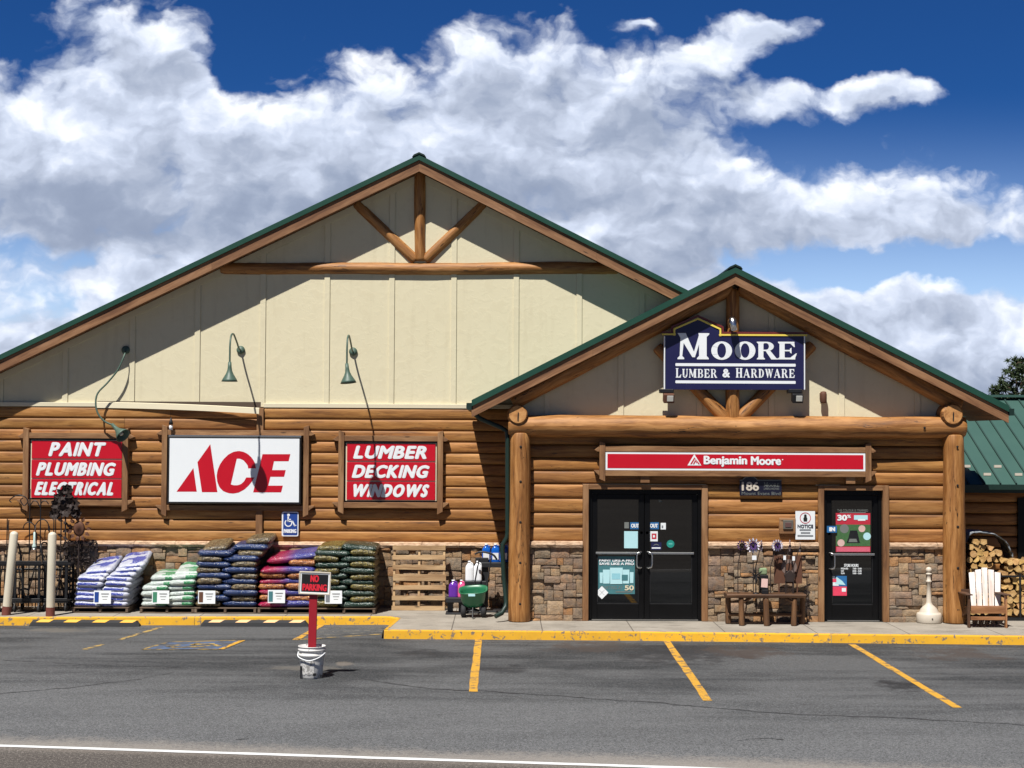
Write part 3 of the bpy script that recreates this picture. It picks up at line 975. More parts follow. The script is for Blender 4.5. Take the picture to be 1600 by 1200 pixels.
STC = [S(150, 126, 100), S(128, 112, 98), S(162, 138, 108), S(182, 132, 84), S(100, 88, 84), S(142, 130, 112), S(152, 130, 114), S(172, 150, 122), S(116, 104, 92), S(134, 126, 114), S(164, 116, 74)]
def ashlar(x0, x1, z0, z1, yface, parent, side=1, name='stone_wainscot'):
    m = MB()
    def st(a, b, c, d):
        g = .005
        dep = R.uniform(.0, .05)
        col = R.choice(STC); k = R.uniform(.75, 1.15); col = tuple(v*k for v in col)
        nx, nz = max(2, int((b-a)/.06)), max(2, int((d-c)/.05))
        sd = R.uniform(0, 90)
        vs = []
        for i in range(nx+1):
            for j in range(nz+1):
                fx, fz = i/nx, j/nz
                x, zz = a+g+(b-a-2*g)*fx, c+g+(d-c-2*g)*fz
                ed = min(fx*(b-a), (1-fx)*(b-a), fz*(d-c), (1-fz)*(d-c))
                rnd = .016*(1-min(1, ed/.014))**2
                nn = mnoise.noise(Vector((x*9, zz*9, sd)))*.014+mnoise.noise(Vector((x*24, zz*24, sd)))*.006
                if ed < 1e-6:
                    x += mnoise.noise(Vector((x*14, zz*14, sd+5)))*.006; zz += mnoise.noise(Vector((x*14, zz*14, sd+9)))*.006
                vs.append((x, yface-dep-nn+rnd, zz))
        fs = []
        for i in range(nx):
            for j in range(nz):
                fs.append((i*(nz+1)+j, (i+1)*(nz+1)+j, (i+1)*(nz+1)+j+1, i*(nz+1)+j+1))
        m.add(vs, fs, None, col, True)
        # returns
        for edge in ([i*(nz+1) for i in range(nx+1)], [i*(nz+1)+nz for i in range(nx+1)][::-1], list(range(nz+1))[::-1], [nx*(nz+1)+j for j in range(nz+1)]):
            ev = [vs[k] for k in edge]
            bv = [(q[0], yface+.06, q[2]) for q in ev]
            q = len(ev)
            m.add(ev+bv, [(k+1, k, q+k, q+k+1) for k in range(q-1)], None, tuple(v*.7 for v in col))
    # irregular coursed ashlar: rectangles of several sizes packed on a fine lattice
    nx = max(2, int(round((x1-x0)/.058))); nz = max(2, int(round((z1-z0)/.062)))
    cx, cz = (x1-x0)/nx, (z1-z0)/nz
    used = set()
    sizes = [(6, 3), (5, 2), (4, 2), (7, 2), (3, 2), (4, 3), (5, 4), (8, 1), (6, 1), (3, 3), (7, 3), (4, 1), (2, 2)]
    for j in range(nz):
        for i in range(nx):
            if (i, j) in used: continue
            for tr in range(8):
                w, h = R.choice(sizes)
                w, h = min(w, nx-i), min(h, nz-j)
                if all((i+q, j+p) not in used for q in range(w) for p in range(h)): break
            else:
                w = 1
                while w < 4 and i+w < nx and (i+w, j) not in used: w += 1
                h = 1
            for q in range(w):
                for p in range(h): used.add((i+q, j+p))
            st(x0+i*cx, x0+(i+w)*cx, z0+j*cz, z0+(j+h)*cz)
    b = MB(); b.box(((x0+x1)/2, yface+.06, (z0+z1)/2), (x1-x0, .06, z1-z0))
    m.add(b.v, b.f, b.uv, S(112, 98, 86))
    return obj(name, m, STONE, parent)
def ledge(x0, x1, zt, h, y0, y1, parent):
    m = MB(); x = x0
    while x < x1-.01:
        w = min(R.uniform(.5, .9), x1-x)
        if x1-x-w < .2: w = x1-x
        nx = max(3, int(w/.08)); vs = []
        for i in range(nx+1):
            xx = x+.004+(w-.008)*i/nx
            j = lambda s: mnoise.noise(Vector((xx*8, s, x)))*.010
            vs += [(xx, y1, zt+.02), (xx, y0+j(1)+.01, zt+j(2)*.4), (xx, y0+j(3)-.006, zt-h*.5), (xx, y0+j(4)+.016, zt-h+j(5)*.6), (xx, y1, zt-h)]
        fs = []
        for i in range(nx):
            for k in range(4): fs.append((5*i+k, 5*i+k+1, 5*i+k+6, 5*i+k+5))
        fs += [tuple(range(5))[::-1], tuple(5*nx+k for k in range(5))]
        t = R.uniform(.85, 1.08)
        m.add(vs, fs, None, (t, t*.98, t*.95), False); x += w
    return obj('stone_ledge', m, CAP, parent)
ashlar(-12.6, .35, -.02, ZLm-.085, YM-.10, store)
ledge(-12.6, .4, ZLm, .085, YM-.17, YM+.02, store)

# --- truss logs on the main gable
YT = YM+.015
def lg(name, a, b, r0, r1, Y0, parent, Y1=None, **k):
    m = MB(); m.log(P(*a, Y0), P(*b, Y1 or Y0), r0, r1, **k)
    return obj(name, m, LOG, parent)
tb = lg('tie_log', (345, 419.5), (966, 419.5), .112, .12, YT, store, n=26, bend=.02)
lg('king_post', (656.5, 408), (656.5, 268), .105, .11, YT-.015, store)
lg('log_brace', (650, 407), (556, 318), .10, .095, YT, store)
lg('log_brace', (664, 407), (756, 318), .10, .095, YT, store)

# --- porch gable
YR = YP-.56
pa = xz(1148.5, 417, YR); pl = xz(737, 625, YR); pr = xz(1576, 634, YR)
rake(store, pa, pl, pr, YR, YP+1.98, .19, .11, 'porch')
slPL = (pa[1]-pl[1])/(pa[0]-pl[0]); slPR = (pa[1]-pr[1])/(pr[0]-pa[0])
Zps = lambda x: pa[1]-(slPL*(pa[0]-x) if x < pa[0] else slPR*(x-pa[0]))-.25
xpl, xpr = X(815, YP), X(1492, YP)
Zpb = Z(668, YP, 1148)
m = MB(); m.prism([(xpl-.05, Zpb), (xpr+.05, Zpb), (xpr+.05, Zps(xpr+.05)), (pa[0], Zps(pa[0])), (xpl-.05, Zps(xpl-.05))], YP, YP+.2)
obj('porch_stucco_wall', m, STUCCO, store)
for px in (855, 970, 1093, 1205, 1315, 1433):
    x = X(px, YP, 620); w = .10
    zt = min(Zps(x-w/2), Zps(x+w/2))-.005
    m = MB(); m.prism([(x-w/2, Zpb), (x+w/2, Zpb), (x+w/2, zt), (x-w/2, zt)], YP-.022, YP-.001)
    obj('batten', m, STUCCO, store, .004)
ZLp = Z(847.5, YP-.1, 1148)
YS = YP-.03
D1a, D1b, D2a, D2b = X(910, YP), X(1104.5, YP), X(1276, YP), X(1386, YP)
Zdt = Z(757, YP, 1100)          # top of the door casings
def segs(z):
    if z > Zdt+.02: return [(xpl, xpr)]
    return [(xpl, D1a), (D1b, D2a), (D2b, xpr)]
npc = int(round((Zpb-ZLp)/.2307))
m = MB()
# choose the pitch so that a joint falls on the head of the door casing
k1 = round((Zdt-ZLp)/.2307); 
for sg in segs(0):
    courses(lambda z: [sg], ZLp, Zdt, (Zdt-ZLp)/k1, YS-.032, .048, store, 'porch_log_siding')
courses(segs, Zdt+.001, Zdt+.2307*4, .2307, YS-.032, .048, store, 'porch_log_siding')
m = MB(); m.box(((xpl+xpr)/2, YS+.16, (Zpb+Zdt)/2), (xpr-xpl, .1, Zpb-Zdt)); obj('siding_backing', m, MORTAR, store)
for a, b in ((xpl, D1a), (D1b, D2a), (D2b, xpr)):
    m = MB(); m.box(((a+b)/2, YS+.16, Zdt/2), (b-a, .1, Zdt)); obj('siding_backing', m, MORTAR, store)
    ashlar(a, b, -.02, ZLp-.10, YS-.09, store)
    ledge(a, b, ZLp, .10, YS-.17, YS+.02, store)
# porch side walls and a plain rear so the building is closed
m = MB(); m.box((xpl+.05, (YP+YM)/2+.1, Zpb/2), (.14, YM-YP-.2, Zpb)); obj('porch_side_wall', m, SIDING, store)
m = MB(); m.box((xpr-.05, YP+1.05, Zpb/2), (.14, 1.9, Zpb)); obj('porch_side_wall', m, SIDING, store)

# door casings
def casing(a, b, zt, y=YS-.05):
    m = MB(); w = .105
    m.box((a+w/2, y, zt/2), (w, .13, zt-.0), col=(.95, .93, .9)); m.box((b-w/2, y, zt/2), (w, .13, zt), col=(.95, .93, .9))
    m.box(((a+b)/2, y-.003, zt-.045), (b-a-2*w-.002, .13, .09), col=(.95, .93, .9))
    return obj('door_casing', m, TIMBER, store, .006)
casing(D1a, D1b, Zdt); casing(D2a, D2b, Zdt)

def door_leaf(name, x0, x1, z0, z1, zrail, y, handle):
    """aluminium storefront leaf: frame mesh, with panes, push bar, pull handle as sub-parts"""
    m = MB(); s, t, d = .095, .095, .05
    zk = z0+.26
    m.box((x0+s/2, y, (z0+z1)/2), (s, d, z1-z0)); m.box((x1-s/2, y, (z0+z1)/2), (s, d, z1-z0))
    m.box(((x0+x1)/2, y+.001, z1-t/2), (x1-x0-2*s, d, t)); m.box(((x0+x1)/2, y+.001, (z0+zk)/2), (x1-x0-2*s, d, zk-z0))
    leaf = obj(name, m, DOORBLACK, store, .004)
    g = MB(); g.box(((x0+x1)/2, y+.012, (zk+z1-t)/2), (x1-x0-2*s+.004, .008, z1-t-zk+.004)); obj('glass_pane', g, GLASS, leaf)
    b = MB(); b.box(((x0+x1)/2, y-.045, zrail), (x1-x0-2*s+.06, .03, .035)); obj('push_bar', b, STEEL, leaf, .004)
    h = MB(); hx, sg = handle
    h.tube([(hx, y-.02, zrail+.02), (hx+sg*.02, y-.07, zrail+.02), (hx+sg*.07, y-.085, zrail+.005), (hx+sg*.085, y-.085, zrail-.04), (hx+sg*.085, y-.085, zrail-.20), (hx+sg*.07, y-.085, zrail-.245), (hx+sg*.02, y-.07, zrail-.26), (hx, y-.02, zrail-.26)], .015, 10)
    obj('handle', h, STEEL, leaf)
    k = MB(); k.lathe([(.0, -.03), (.022, -.03), (.024, 0)], (hx-sg*.0, y-.025, zrail+.36), 12, M=Matrix.Rotation(PI/2, 3, 'X')); obj('lock_cylinder', k, STEEL, leaf)
    # edge bead round the lower glass
    e = MB()
    for zz in (zk+.008, zrail-.03): e.box(((x0+x1)/2, y-.002, zz), (x1-x0-2*s, .04, .012))
    for xx in (x0+s+.006, x1-s-.006): e.box((xx, y-.002, (zk+zrail)/2), (.012, .04, zrail-zk-.06))
    obj('glazing_bead', e, BLACKMETAL, leaf)
    return leaf
def door_frame(a, b, zt, y):
    m = MB(); w = .06
    m.box((a+w/2, y, zt/2), (w, .10, zt)); m.box((b-w/2, y, zt/2), (w, .10, zt)); m.box(((a+b)/2, y-.001, zt-.04), (b-a-2*w, .10, .08))
    m.box(((a+b)/2, y-.02, .008), (b-a, .16, .016))
    f = obj('door_frame', m, DOORBLACK, store, .003)
    s = MB(); s.box(((a+b)/2, y-.05, .018), (b-a-2*w, .10, .012)); obj('threshold', s, STEEL, f)
YD = YS+.03
a, b, zt = D1a+.107, D1b-.107, Zdt-.092
door_frame(a, b, zt, YD)
xm = X(1006.5, YD, 850); zr = Z(864, YD, 1000)
door_leaf('entrance_door', a+.062, xm-.004, .03, zt-.085, zr, YD, (xm-.05, -1))
door_leaf('entrance_door', xm+.004, b-.062, .03, zt-.085, zr, YD, (xm+.05, 1))
a2, b2 = D2a+.107, D2b-.107
door_frame(a2, b2, zt, YD)
door_leaf('entrance_door', a2+.062, b2-.062, .03, zt-.085, Z(866, YD, 1330), YD, (a2+.11, 1))
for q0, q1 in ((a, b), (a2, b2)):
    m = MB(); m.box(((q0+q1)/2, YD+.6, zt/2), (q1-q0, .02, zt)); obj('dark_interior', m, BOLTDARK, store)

# --- porch logs
YB = YS-.185
def bolts(parent, pts, y):
    for (x, z) in pts:
        m = MB(); m.lathe([(.0, 0), (.022, 0), (.022, .004), (.012, .006)], (x, y, z), 10, M=Matrix.Rotation(PI/2, 3, 'X'))
        obj('bolt', m, BOLTDARK, parent)
xp1, xp2 = X(812, YB, 820), X(1490.5, YB, 820)
zbm = Z(667, YB, 1148)
m = MB(); m.log((xp1, YB, -.0), (xp1, YB, zbm-.12), .195, .175, n=18, wob=.05, ends=.1, seg=28); post = obj('log_post', m, LOG, store)
bolts(post, [(xp1+.01, Z(py, YB, 812)) for py in (698, 752, 815, 878, 942)], YB-.184)
m = MB(); m.log((xp2, YB, 0), (xp2, YB, zbm-.12), .20, .18, n=18, wob=.05, ends=.1, seg=28); post = obj('log_post', m, LOG, store)
bolts(post, [(xp2+.01, Z(py, YB, 1490)) for py in (698, 758, 822, 886, 951)], YB-.195)
m = MB(); m.log((X(793, YB), YB, zbm), (X(1509, YB), YB, zbm), .195, .19, n=40, wob=.10, seg=28, bend=.03); beam = obj('porch_beam', m, LOG, store)
bolts(beam, [(X(px, YB, 667), zbm+.0) for px in (974, 1147, 1226, 1321, 1440)], YB-.188)
for px, r in ((809, .175), (1488.5, .19)):
    x, z = X(px, YR+.15, 647), Z(647.5, YR+.15, px)
    m = MB(); m.log((x, YR+.14, z), (x, YP+2.2, z), r, r, n=8, ends=.22, seg=28); pg = obj('purlin_log', m, LOG, store)
    e = MB(); n = 28
    e.add([(x+math.cos(2*PI*k/n)*r*.86, YR+.128, z+math.sin(2*PI*k/n)*r*.86) for k in range(n)], [list(range(n))]); obj('log_end', e, ENDGRAIN, pg)
    c = MB(); c.prism([(x-.006, z-.11), (x+.012, z-.12), (x+.02, z+.02), (x+.004, z+.05), (x-.004, z+.0)], YR+.120, YR+.127); obj('end_crack', c, BOLTDARK, pg)
YQ = YP-.12
lg('rafter_log', (800, 628), (1143, 449), .155, .14, YQ, store, n=20)
lg('rafter_log', (1500, 634), (1154, 449), .155, .14, YQ, store, n=20)
lg('porch_king_post', (1144.5, 656), (1144.5, 452), .125, .115, YQ-.02, store)
lg('porch_strut', (1134, 654), (1026, 541), .115, .105, YQ, store)
lg('porch_strut', (1156, 654), (1270, 539), .115, .105, YQ, store)

# gutter and downspout on the porch eave
def gutter(x, z, y0, y1, parent):
    m = MB()
    prof = [(-.06, .06), (-.065, -.02), (-.045, -.06), (.045, -.06), (.05, .06)]
    vs = [(x+a, y, z+b) for y in (y0, y1) for a, b in prof]
    n = len(prof)
    fs = [(i, i+1, n+i+1, n+i) for i in range(n-1)]+[tuple(range(n))[::-1], tuple(n+k for k in range(n))]
    m.add(vs, fs); return obj('gutter', m, GREENTRIM, parent)
g = gutter(pl[0]-.03, pl[1]-.11, YR+.0, YM-.2, store)
gutter(pr[0]+.05, pr[1]-.11, YR+.0, YP+1.9, store)
YG = YP-.2
m = MB(); m.tube([P(738, 632, YR+.25), P(740, 646, YR+.25), P(752, 655, YR+.3), P(783, 668, YG), P(792, 674, YG), P(793, 690, YG), P(793, 832, YG), P(792, 840, YG), P(786, 850, YG), P(785, 858, YG),
                 P(787, 900, YG), P(791, 940, YG-.02), P(790, 948, YG-.05), P(784, 958, YG-.12), P(774, 963, YG-.2)], [.042]*15, 10)
obj('downspout', m, GREENTRIM, store)

# --- side wing
wing = thing('side_building', 'low log building with pale green metal roof beside the porch', 'building', (11, 29.6, 0))
YE, YI = 29.0, 32.5
ze, zi = Z(757, YE, 1560), Z(622, YI, 1580)
x0, x1 = 6.6, 20.0
m = MB()
m.add([(x0, YE, ze), (x1, YE, ze), (x1, YI, zi), (x0, YI, zi), (x0, YI+3.5, ze), (x1, YI+3.5, ze)], [(0, 1, 2, 3), (3, 2, 5, 4)])
m.add([(x0, YE, ze-.02), (x1, YE, ze-.02), (x1, YI, zi-.02), (x0, YI, zi-.02)], [(3, 2, 1, 0)])
n = 44
for i in range(n):
    x = x0+.19+i*.3025
    a, b = Vector((x, YE-.01, ze+.018)), Vector((x, YI, zi+.018))
    m.bar(a, b, .028, .026, col=(.6, .6, .6))
rf = obj('roof', m, PALEROOF, wing)
c = MB(); c.bar((x0, YI, zi+.04), (x1, YI, zi+.04), .3, .05); obj('ridge_cap', c, PALEROOF, rf)
for i in range(8):
    for row in (0, 1):
        x = x0+1.55+i*.605+row*.3; f = .09+row*.085
        y = YE+(YI-YE)*f; z = ze+(zi-ze)*f
        m = MB(); m.box((x, y, z+.03), (.14, .035, .05)); obj('snow_guard', m, CREAMPLASTIC, rf)
m = MB(); m.box(((x0+x1)/2, YE+.01, ze-.09), (x1-x0, .04, .14)); obj('fascia_board', m, GREENTRIM, wing)
g = MB(); g.box(((x0+x1)/2, YE-.06, ze-.05), (x1-x0, .11, .09)); obj('gutter', g, GREENTRIM, wing)
m = MB(); m.add([(x0, YE+.03, ze-.15), (x1, YE+.03, ze-.15), (x1, YE+.75, ze-.14), (x0, YE+.75, ze-.14)], [(0, 1, 2, 3)]); obj('soffit', m, SOFFIT, wing)
courses(lambda z: [(x0, x1)], .02, ze-.15, .225, YE+.66, .08, wing)
m = MB(); m.box(((x0+x1)/2, YE+.72, ze/2), (x1-x0, .06, ze)); obj('siding_backing', m, MORTAR, wing)
m = MB(); m.box((X(1597, YE+.6), YE+.57, Z(838, YE+.6, 1597)), (.2, .06, 1.5)); obj('window_frame', m, DOORBLACK, wing)

# ------------------------------------------------------------------ lettering
_tc = {}
def glyphs(body, font_offset=0.0):
    """flat outline of a line of text in the built-in face: (verts, faces, width, height)"""
    key = (body, font_offset)
    if key in _tc: return _tc[key]
    c = bpy.data.curves.new('lettering', 'FONT')
    c.body, c.offset, c.resolution_u = body, font_offset, 4
    o = bpy.data.objects.new('lettering', c)
    COL.objects.link(o)
    bpy.context.view_layer.update()
    ev = o.evaluated_get(bpy.context.evaluated_depsgraph_get())
    me = ev.to_mesh()
    vs = [v.co.copy() for v in me.vertices]
    fs = [list(p.vertices) for p in me.polygons]
    ev.to_mesh_clear()
    bpy.data.objects.remove(o); bpy.data.curves.remove(c)
    for i, f in enumerate(fs):
        a, b, q = vs[f[0]], vs[f[1]], vs[f[2]]
        if (b-a).cross(q-a).z < 0: fs[i] = f[::-1]
    x0 = min(v.x for v in vs); x1 = max(v.x for v in vs); y0 = min(v.y for v in vs); y1 = max(v.y for v in vs)
    vs = [((v.x-x0)/(x1-x0), (v.y-y0)/(y1-y0)) for v in vs]
    _tc[key] = (vs, fs, x1-x0, y1-y0)
    return _tc[key]
def put_text(m, body, x0, z0, x1, z1, y, bold=0.0, slant=0.0):
    """fit a line of text into a rectangle on the plane y; bold thickens it sideways (in metres)"""
    vs, fs, w, h = glyphs(body)
    sh = slant*(z1-z0)
    k = 0
    offs = [(0, 0)] if not bold else [(bold*c_, bold*.75*s_) for c_, s_ in ((-1, 0), (1, 0), (-.7, .7), (.7, .7), (-.7, -.7), (.7, -.7), (0, 1), (0, -1), (0, 0))]
    for ox, oz in offs:
        m.add([(x0+bold+(x1-x0-sh-2*bold)*a+sh*b+ox, y-.0006*k, z0+bold*.75+(z1-z0-bold*1.5)*b+oz) for a, b in vs], fs)
        k += 1
    return m
def small_caps(m, body, x0, z0, x1, z1, y, bold, slant, big=1.0, low=1.0):
    """first letter of each word tall, the rest a little lower; letters fitted one by one"""
    ws = [(0.32 if ch == ' ' else (glyphs(ch)[2]+.10)*(big if i == 0 or body[i-1] == ' ' else low)) for i, ch in enumerate(body)]
    gap = .045
    tot = sum(ws)+gap*(len(ws)-1)
    sh = slant*(z1-z0)
    sc_ = (x1-x0-sh)/tot
    x = x0
    for i, ch in enumerate(body):
        w = ws[i]*sc_
        if ch != ' ':
            hh = (z1-z0)*(big if i == 0 or body[i-1] == ' ' else low)
            put_text(m, ch, x, z0, x+w+slant*hh, z0+hh, y, bold, slant)
        x += w+gap*sc_
    return m

class Serif:
    """a heavy old-style face drawn from stems, bowls and bracketed serifs; cap height 1"""
    W, TH, SH = .25, .085, .085
    def __init__(s): s.parts = []
    def poly(s, *p): s.parts.append(list(p)); return s
    def rect(s, x0, y0, x1, y1): return s.poly((x0, y0), (x1, y0), (x1, y1), (x0, y1))
    def serif(s, x0, x1, y, up, over=.075):
        d = s.SH if up else -s.SH
        s.poly((x0-over, y), (x1+over, y), (x1+over, y+d*.55), (x1, y+d*1.5), (x0, y+d*1.5), (x0-over, y+d*.55)); return s
    def stem(s, x, w=None, y0=0, y1=1, top=True, bot=True):
        w = w or s.W
        s.rect(x, y0, x+w, y1)
        if bot: s.serif(x, x+w, y0, True)
        if top: s.serif(x, x+w, y1, False)
        return s
    def ring(s, cx, cy, rx, ry, ix, iy, a0=0, a1=360, n=40):
        for i in range(n):
            t0, t1 = math.radians(a0+(a1-a0)*i/n), math.radians(a0+(a1-a0)*(i+1)/n)
            s.poly((cx+rx*math.cos(t0), cy+ry*math.sin(t0)), (cx+rx*math.cos(t1), cy+ry*math.sin(t1)), (cx+ix*math.cos(t1), cy+iy*math.sin(t1)), (cx+ix*math.cos(t0), cy+iy*math.sin(t0)))
        return s
def serif_glyph(ch):
    g = Serif(); W, TH = g.W, g.TH
    if ch == 'M':
        g.poly((.10, 0), (.19, 0), (.30, 1), (.14, 1)); g.serif(.10, .20, 0, True, .08)
        g.poly((.02, 1), (.34, 1), (.72, .16), (.60, .08)); g.poly((.60, .08), (.70, .08), (1.0, 1), (.88, 1))
        g.rect(.86, 0, 1.16, 1); g.serif(.86, 1.16, 0, True, .08); g.poly((.84, 1), (1.26, 1), (1.26, .95), (1.16, .86), (.86, .86)); return g, 1.26
    if ch == 'O': g.ring(.5, .5, .5, .52, .21, .41); return g, 1.0
    if ch in 'RBPD':
        g.stem(.08)
        if ch == 'D': g.ring(.33, .5, .52, .5, .27, .41, -90, 90); g.rect(.3, .0, .34, .09); g.rect(.3, .91, .34, 1); return g, .87
        g.rect(.3, .92, .5, 1); g.rect(.3, .47, .5, .55)
        g.ring(.48, .735, .36, .265, .12, .18, -90, 90, 20)
        if ch == 'R': g.poly((.42, .5), (.66, .5), (.98, .05), (.98, 0), (.72, 0)); g.poly((.72, 0), (1.04, 0), (1.04, .06), (.9, .08)); return g, 1.02
        if ch == 'B': g.rect(.3, 0, .5, .085); g.ring(.50, .265, .39, .265, .13, .175, -90, 90, 20); return g, .9
    if ch == 'E':
        g.stem(.08)
        g.rect(.3, .9, .80, 1); g.rect(.3, 0, .84, .1); g.rect(.3, .46, .62, .54)
        g.poly((.6, .9), (.80, .9), (.82, .70), (.78, .70)); g.poly((.6, .1), (.84, .1), (.92, .34), (.87, .34)); g.poly((.58, .40), (.66, .33), (.66, .67), (.58, .60)); return g, .88
    if ch == 'L': g.stem(.08); g.rect(.3, 0, .76, .1); g.poly((.5, .1), (.76, .1), (.84, .36), (.79, .36)); return g, .82
    if ch == 'U':
        g.rect(.08, .32, .33, 1); g.serif(.08, .33, 1, False); g.rect(.72, .32, .84, 1); g.serif(.72, .84, 1, False)
        g.ring(.46, .34, .38, .36, .14, .26, 180, 360, 24); return g, .9
    if ch == 'H': g.stem(.08); g.stem(.64); g.rect(.33, .45, .64, .55); return g, .97
    if ch == 'A':
        g.poly((.05, 0), (.15, 0), (.50, .92), (.42, 1)); g.poly((.42, 1), (.58, 1), (.98, 0), (.70, 0), (.42, .76)); g.rect(.22, .26, .78, .35)
        g.serif(.06, .16, 0, True, .07); g.serif(.70, .97, 0, True, .05); return g, 1.02
    if ch == 'W':
        g.poly((.04, 1), (.30, 1), (.50, .22), (.42, 0), (.36, 0)); g.poly((.36, 0), (.44, 0), (.70, .95), (.62, 1)); g.poly((.50, 1), (.76, 1), (.96, .22), (.90, 0), (.84, 0)); g.poly((.84, 0), (.92, 0), (1.2, 1), (1.1, 1))
        g.serif(.06, .28, 1, False, .06); g.serif(.52, .74, 1, False, .05); g.serif(1.1, 1.2, 1, False, .06); return g, 1.24
    return None, .3
def put_serif(m, body, x0, z0, x1, z1, y, caps=(1.0,), gap=.12, space=.42):
    """caps[i]: relative height of letter i (last one repeats)"""
    items = []
    for i, ch in enumerate(body):
        h = caps[min(i, len(caps)-1)]
        if ch == ' ': items.append((None, space, h)); continue
        if ch == '&': items.append(('&', .85, h)); continue
        g, w = serif_glyph(ch); items.append((g, w*h, h))
    tot = sum(w for _, w, _ in items)+gap*(len(items)-1)
    s = (x1-x0)/tot; x = x0; k = 0
    for g, w, h in items:
        if g == '&': put_text(m, '&', x, z0, x+w*s, z0+(z1-z0)*h, y, .010)
        elif g:
            for part in g.parts:
                k = (k+1) % 6
                m.flat([(x+px*h*s, z0+pz*h*(z1-z0)) for px, pz in part], y-.0004*k)
        x += (w+gap)*s
    return m

# ------------------------------------------------------------------ signs
def board_frame(parent, x0, x1, z0, z1, yb, yf, w, tail, mat=TIMBER, name='timber_frame'):
    """four timbers that cross at the corners with bevel-cut tails; opening x0..x1, z0..z1"""
    d = yf
    for (xa, xb) in ((x0-w, x0), (x1, x1+w)):
        m = MB(); s = 1 if xa < x0-.001 else -1
        m.prism([(xa, z0-w-tail*.55), (xa, z1+w+tail*.8), (xb, z1+w+tail*.55), (xb, z0-w-tail)] if s > 0 else [(xa, z0-w-tail), (xa, z1+w+tail*.55), (xb, z1+w+tail*.8), (xb, z0-w-tail*.55)], yf, yb)
        for i in range(len(m.f)): m.uv[i] = [(m.v[k].z, m.v[k].x+m.v[k].y) for k in m.f[i]]
        obj('frame_post', m, mat, parent, .004)
    for (za, zb, up) in ((z0-w, z0, 0), (z1, z1+w, 1)):
        m = MB(); m.prism([(x0-.001, za), (x1+.001, za), (x1+.001, zb), (x0-.001, zb)], yf+.012, yb)
        t = tail*.9
        for s, xe in ((-1, x0-w), (1, x1+w)):
            m.prism([(xe, za), (xe+s*t*(.45 if up else 1), za if up else zb-.02), (xe+s*t, zb if not up else za+.03), (xe, zb)], yf+.012, yb)
        obj('frame_rail', m, mat, parent, .004)

def panel_sign(px0, px1, rows, words, fx, fy, label, tweak):
    Yf = YM-.14
    x0, x1 = X(px0, Yf, 735), X(px1, Yf, 735)
    cx = (px0+px1)/2
    t = thing('wall_sign', label, 'sign', ((x0+x1)/2, YM, Z(735, Yf, cx)), 'timber framed red panel signs')
    ox0, ox1, oz0, oz1 = X(fx[0], Yf, 735), X(fx[1], Yf, 735), Z(fy[1], Yf, cx), Z(fy[0], Yf, cx)
    board_frame(t, ox0, ox1, oz0, oz1, YM-.045, YM-.18, .105, .12)
    m = MB(); m.box(((ox0+ox1)/2, YM-.075, (oz0+oz1)/2), (ox1-ox0, .02, oz1-oz0)); obj('backing_board', m, BLACKMETAL, t)
    m = MB(); m.box(((x0+x1)/2, YM-.10, (oz0+oz1)/2), (x1-x0+.05, .03, oz1-oz0-.06)); obj('inner_board', m, CREAMTRIM, t)
    for (ya, yb), word, (ta, tb, tza, tzb) in zip(rows, words, tweak):
        za, zb = Z(yb, Yf, cx), Z(ya, Yf, cx)
        p = MB(); p.box(((x0+x1)/2, YM-.125, (za+zb)/2), (x1-x0, .02, zb-za)); pan = obj('red_panel', p, RED, t, .003)
        m = MB(); small_caps(m, word, X(ta, Yf), Z(tzb, Yf, cx), X(tb, Yf), Z(tza, Yf, cx), YM-.1375, .020, .24)
        obj('lettering', m, WHITE, pan)
    return t
panel_sign(49, 190, [(688.5, 716.5), (719, 747), (749, 778)], ['PAINT', 'PLUMBING', 'ELECTRICAL'], (45, 191.5), (685, 781),
           'timber framed wall sign with three red panels reading PAINT, PLUMBING, ELECTRICAL', [(74, 164.5, 691, 713), (55, 181, 722.5, 743.5), (53, 181, 753, 774)])
panel_sign(542, 680, [(693, 720), (722.5, 751), (753, 781)], ['LUMBER', 'DECKING', 'WINDOWS'], (537.5, 683.5), (689.5, 785),
           'timber framed wall sign with three red panels reading LUMBER, DECKING, WINDOWS', [(551, 671, 696.5, 717), (549, 671.5, 726.5, 747), (547, 671.5, 756.5, 777)])

# big white sign with the slanted red logo
Yf = YM-.23
t = thing('logo_sign', 'large white lightbox sign with slanted red logo letters in a dark frame', 'sign', (X(367, Yf), YM, Z(735, Yf, 367)))
x0, x1, z0, z1 = X(261.5, Yf, 735), X(470.5, Yf, 735), Z(787.5, Yf, 367), Z(682, Yf, 367)
m = MB(); m.box(((x0+x1)/2, YM-.14, (z0+z1)/2), (x1-x0, .17, z1-z0)); obj('light_box', m, BLACKMETAL, t, .012)
m = MB(); m.box(((x0+x1)/2, YM-.13, z1+.012), (x1-x0-.02, .14, .02)); obj('top_cap', m, STEEL, t)
m = MB(); m.box(((x0+x1)/2, YM-.227, (z0+z1)/2), (x1-x0-.075, .006, z1-z0-.075)); face = obj('white_face', m, WHITE, t)
m = MB()
def zp(a, b): return xz(250+a/6.667, 670+b/6.667, Yf)
yl = YM-.2315
m.flat([zp(172, 655), zp(383, 655), zp(348, 408)], yl)
m.flat([zp(437, 660), zp(598, 660), zp(524, 160), zp(390, 348)], yl)
def arc(cx, cy, rx, ry, a0, a1, n, sk=.20):
    return [(cx+rx*math.cos(math.radians(a0+(a1-a0)*i/n))-sk*ry*math.sin(math.radians(a0+(a1-a0)*i/n))*-0-0, cy-ry*math.sin(math.radians(a0+(a1-a0)*i/n))) for i in range(n+1)]
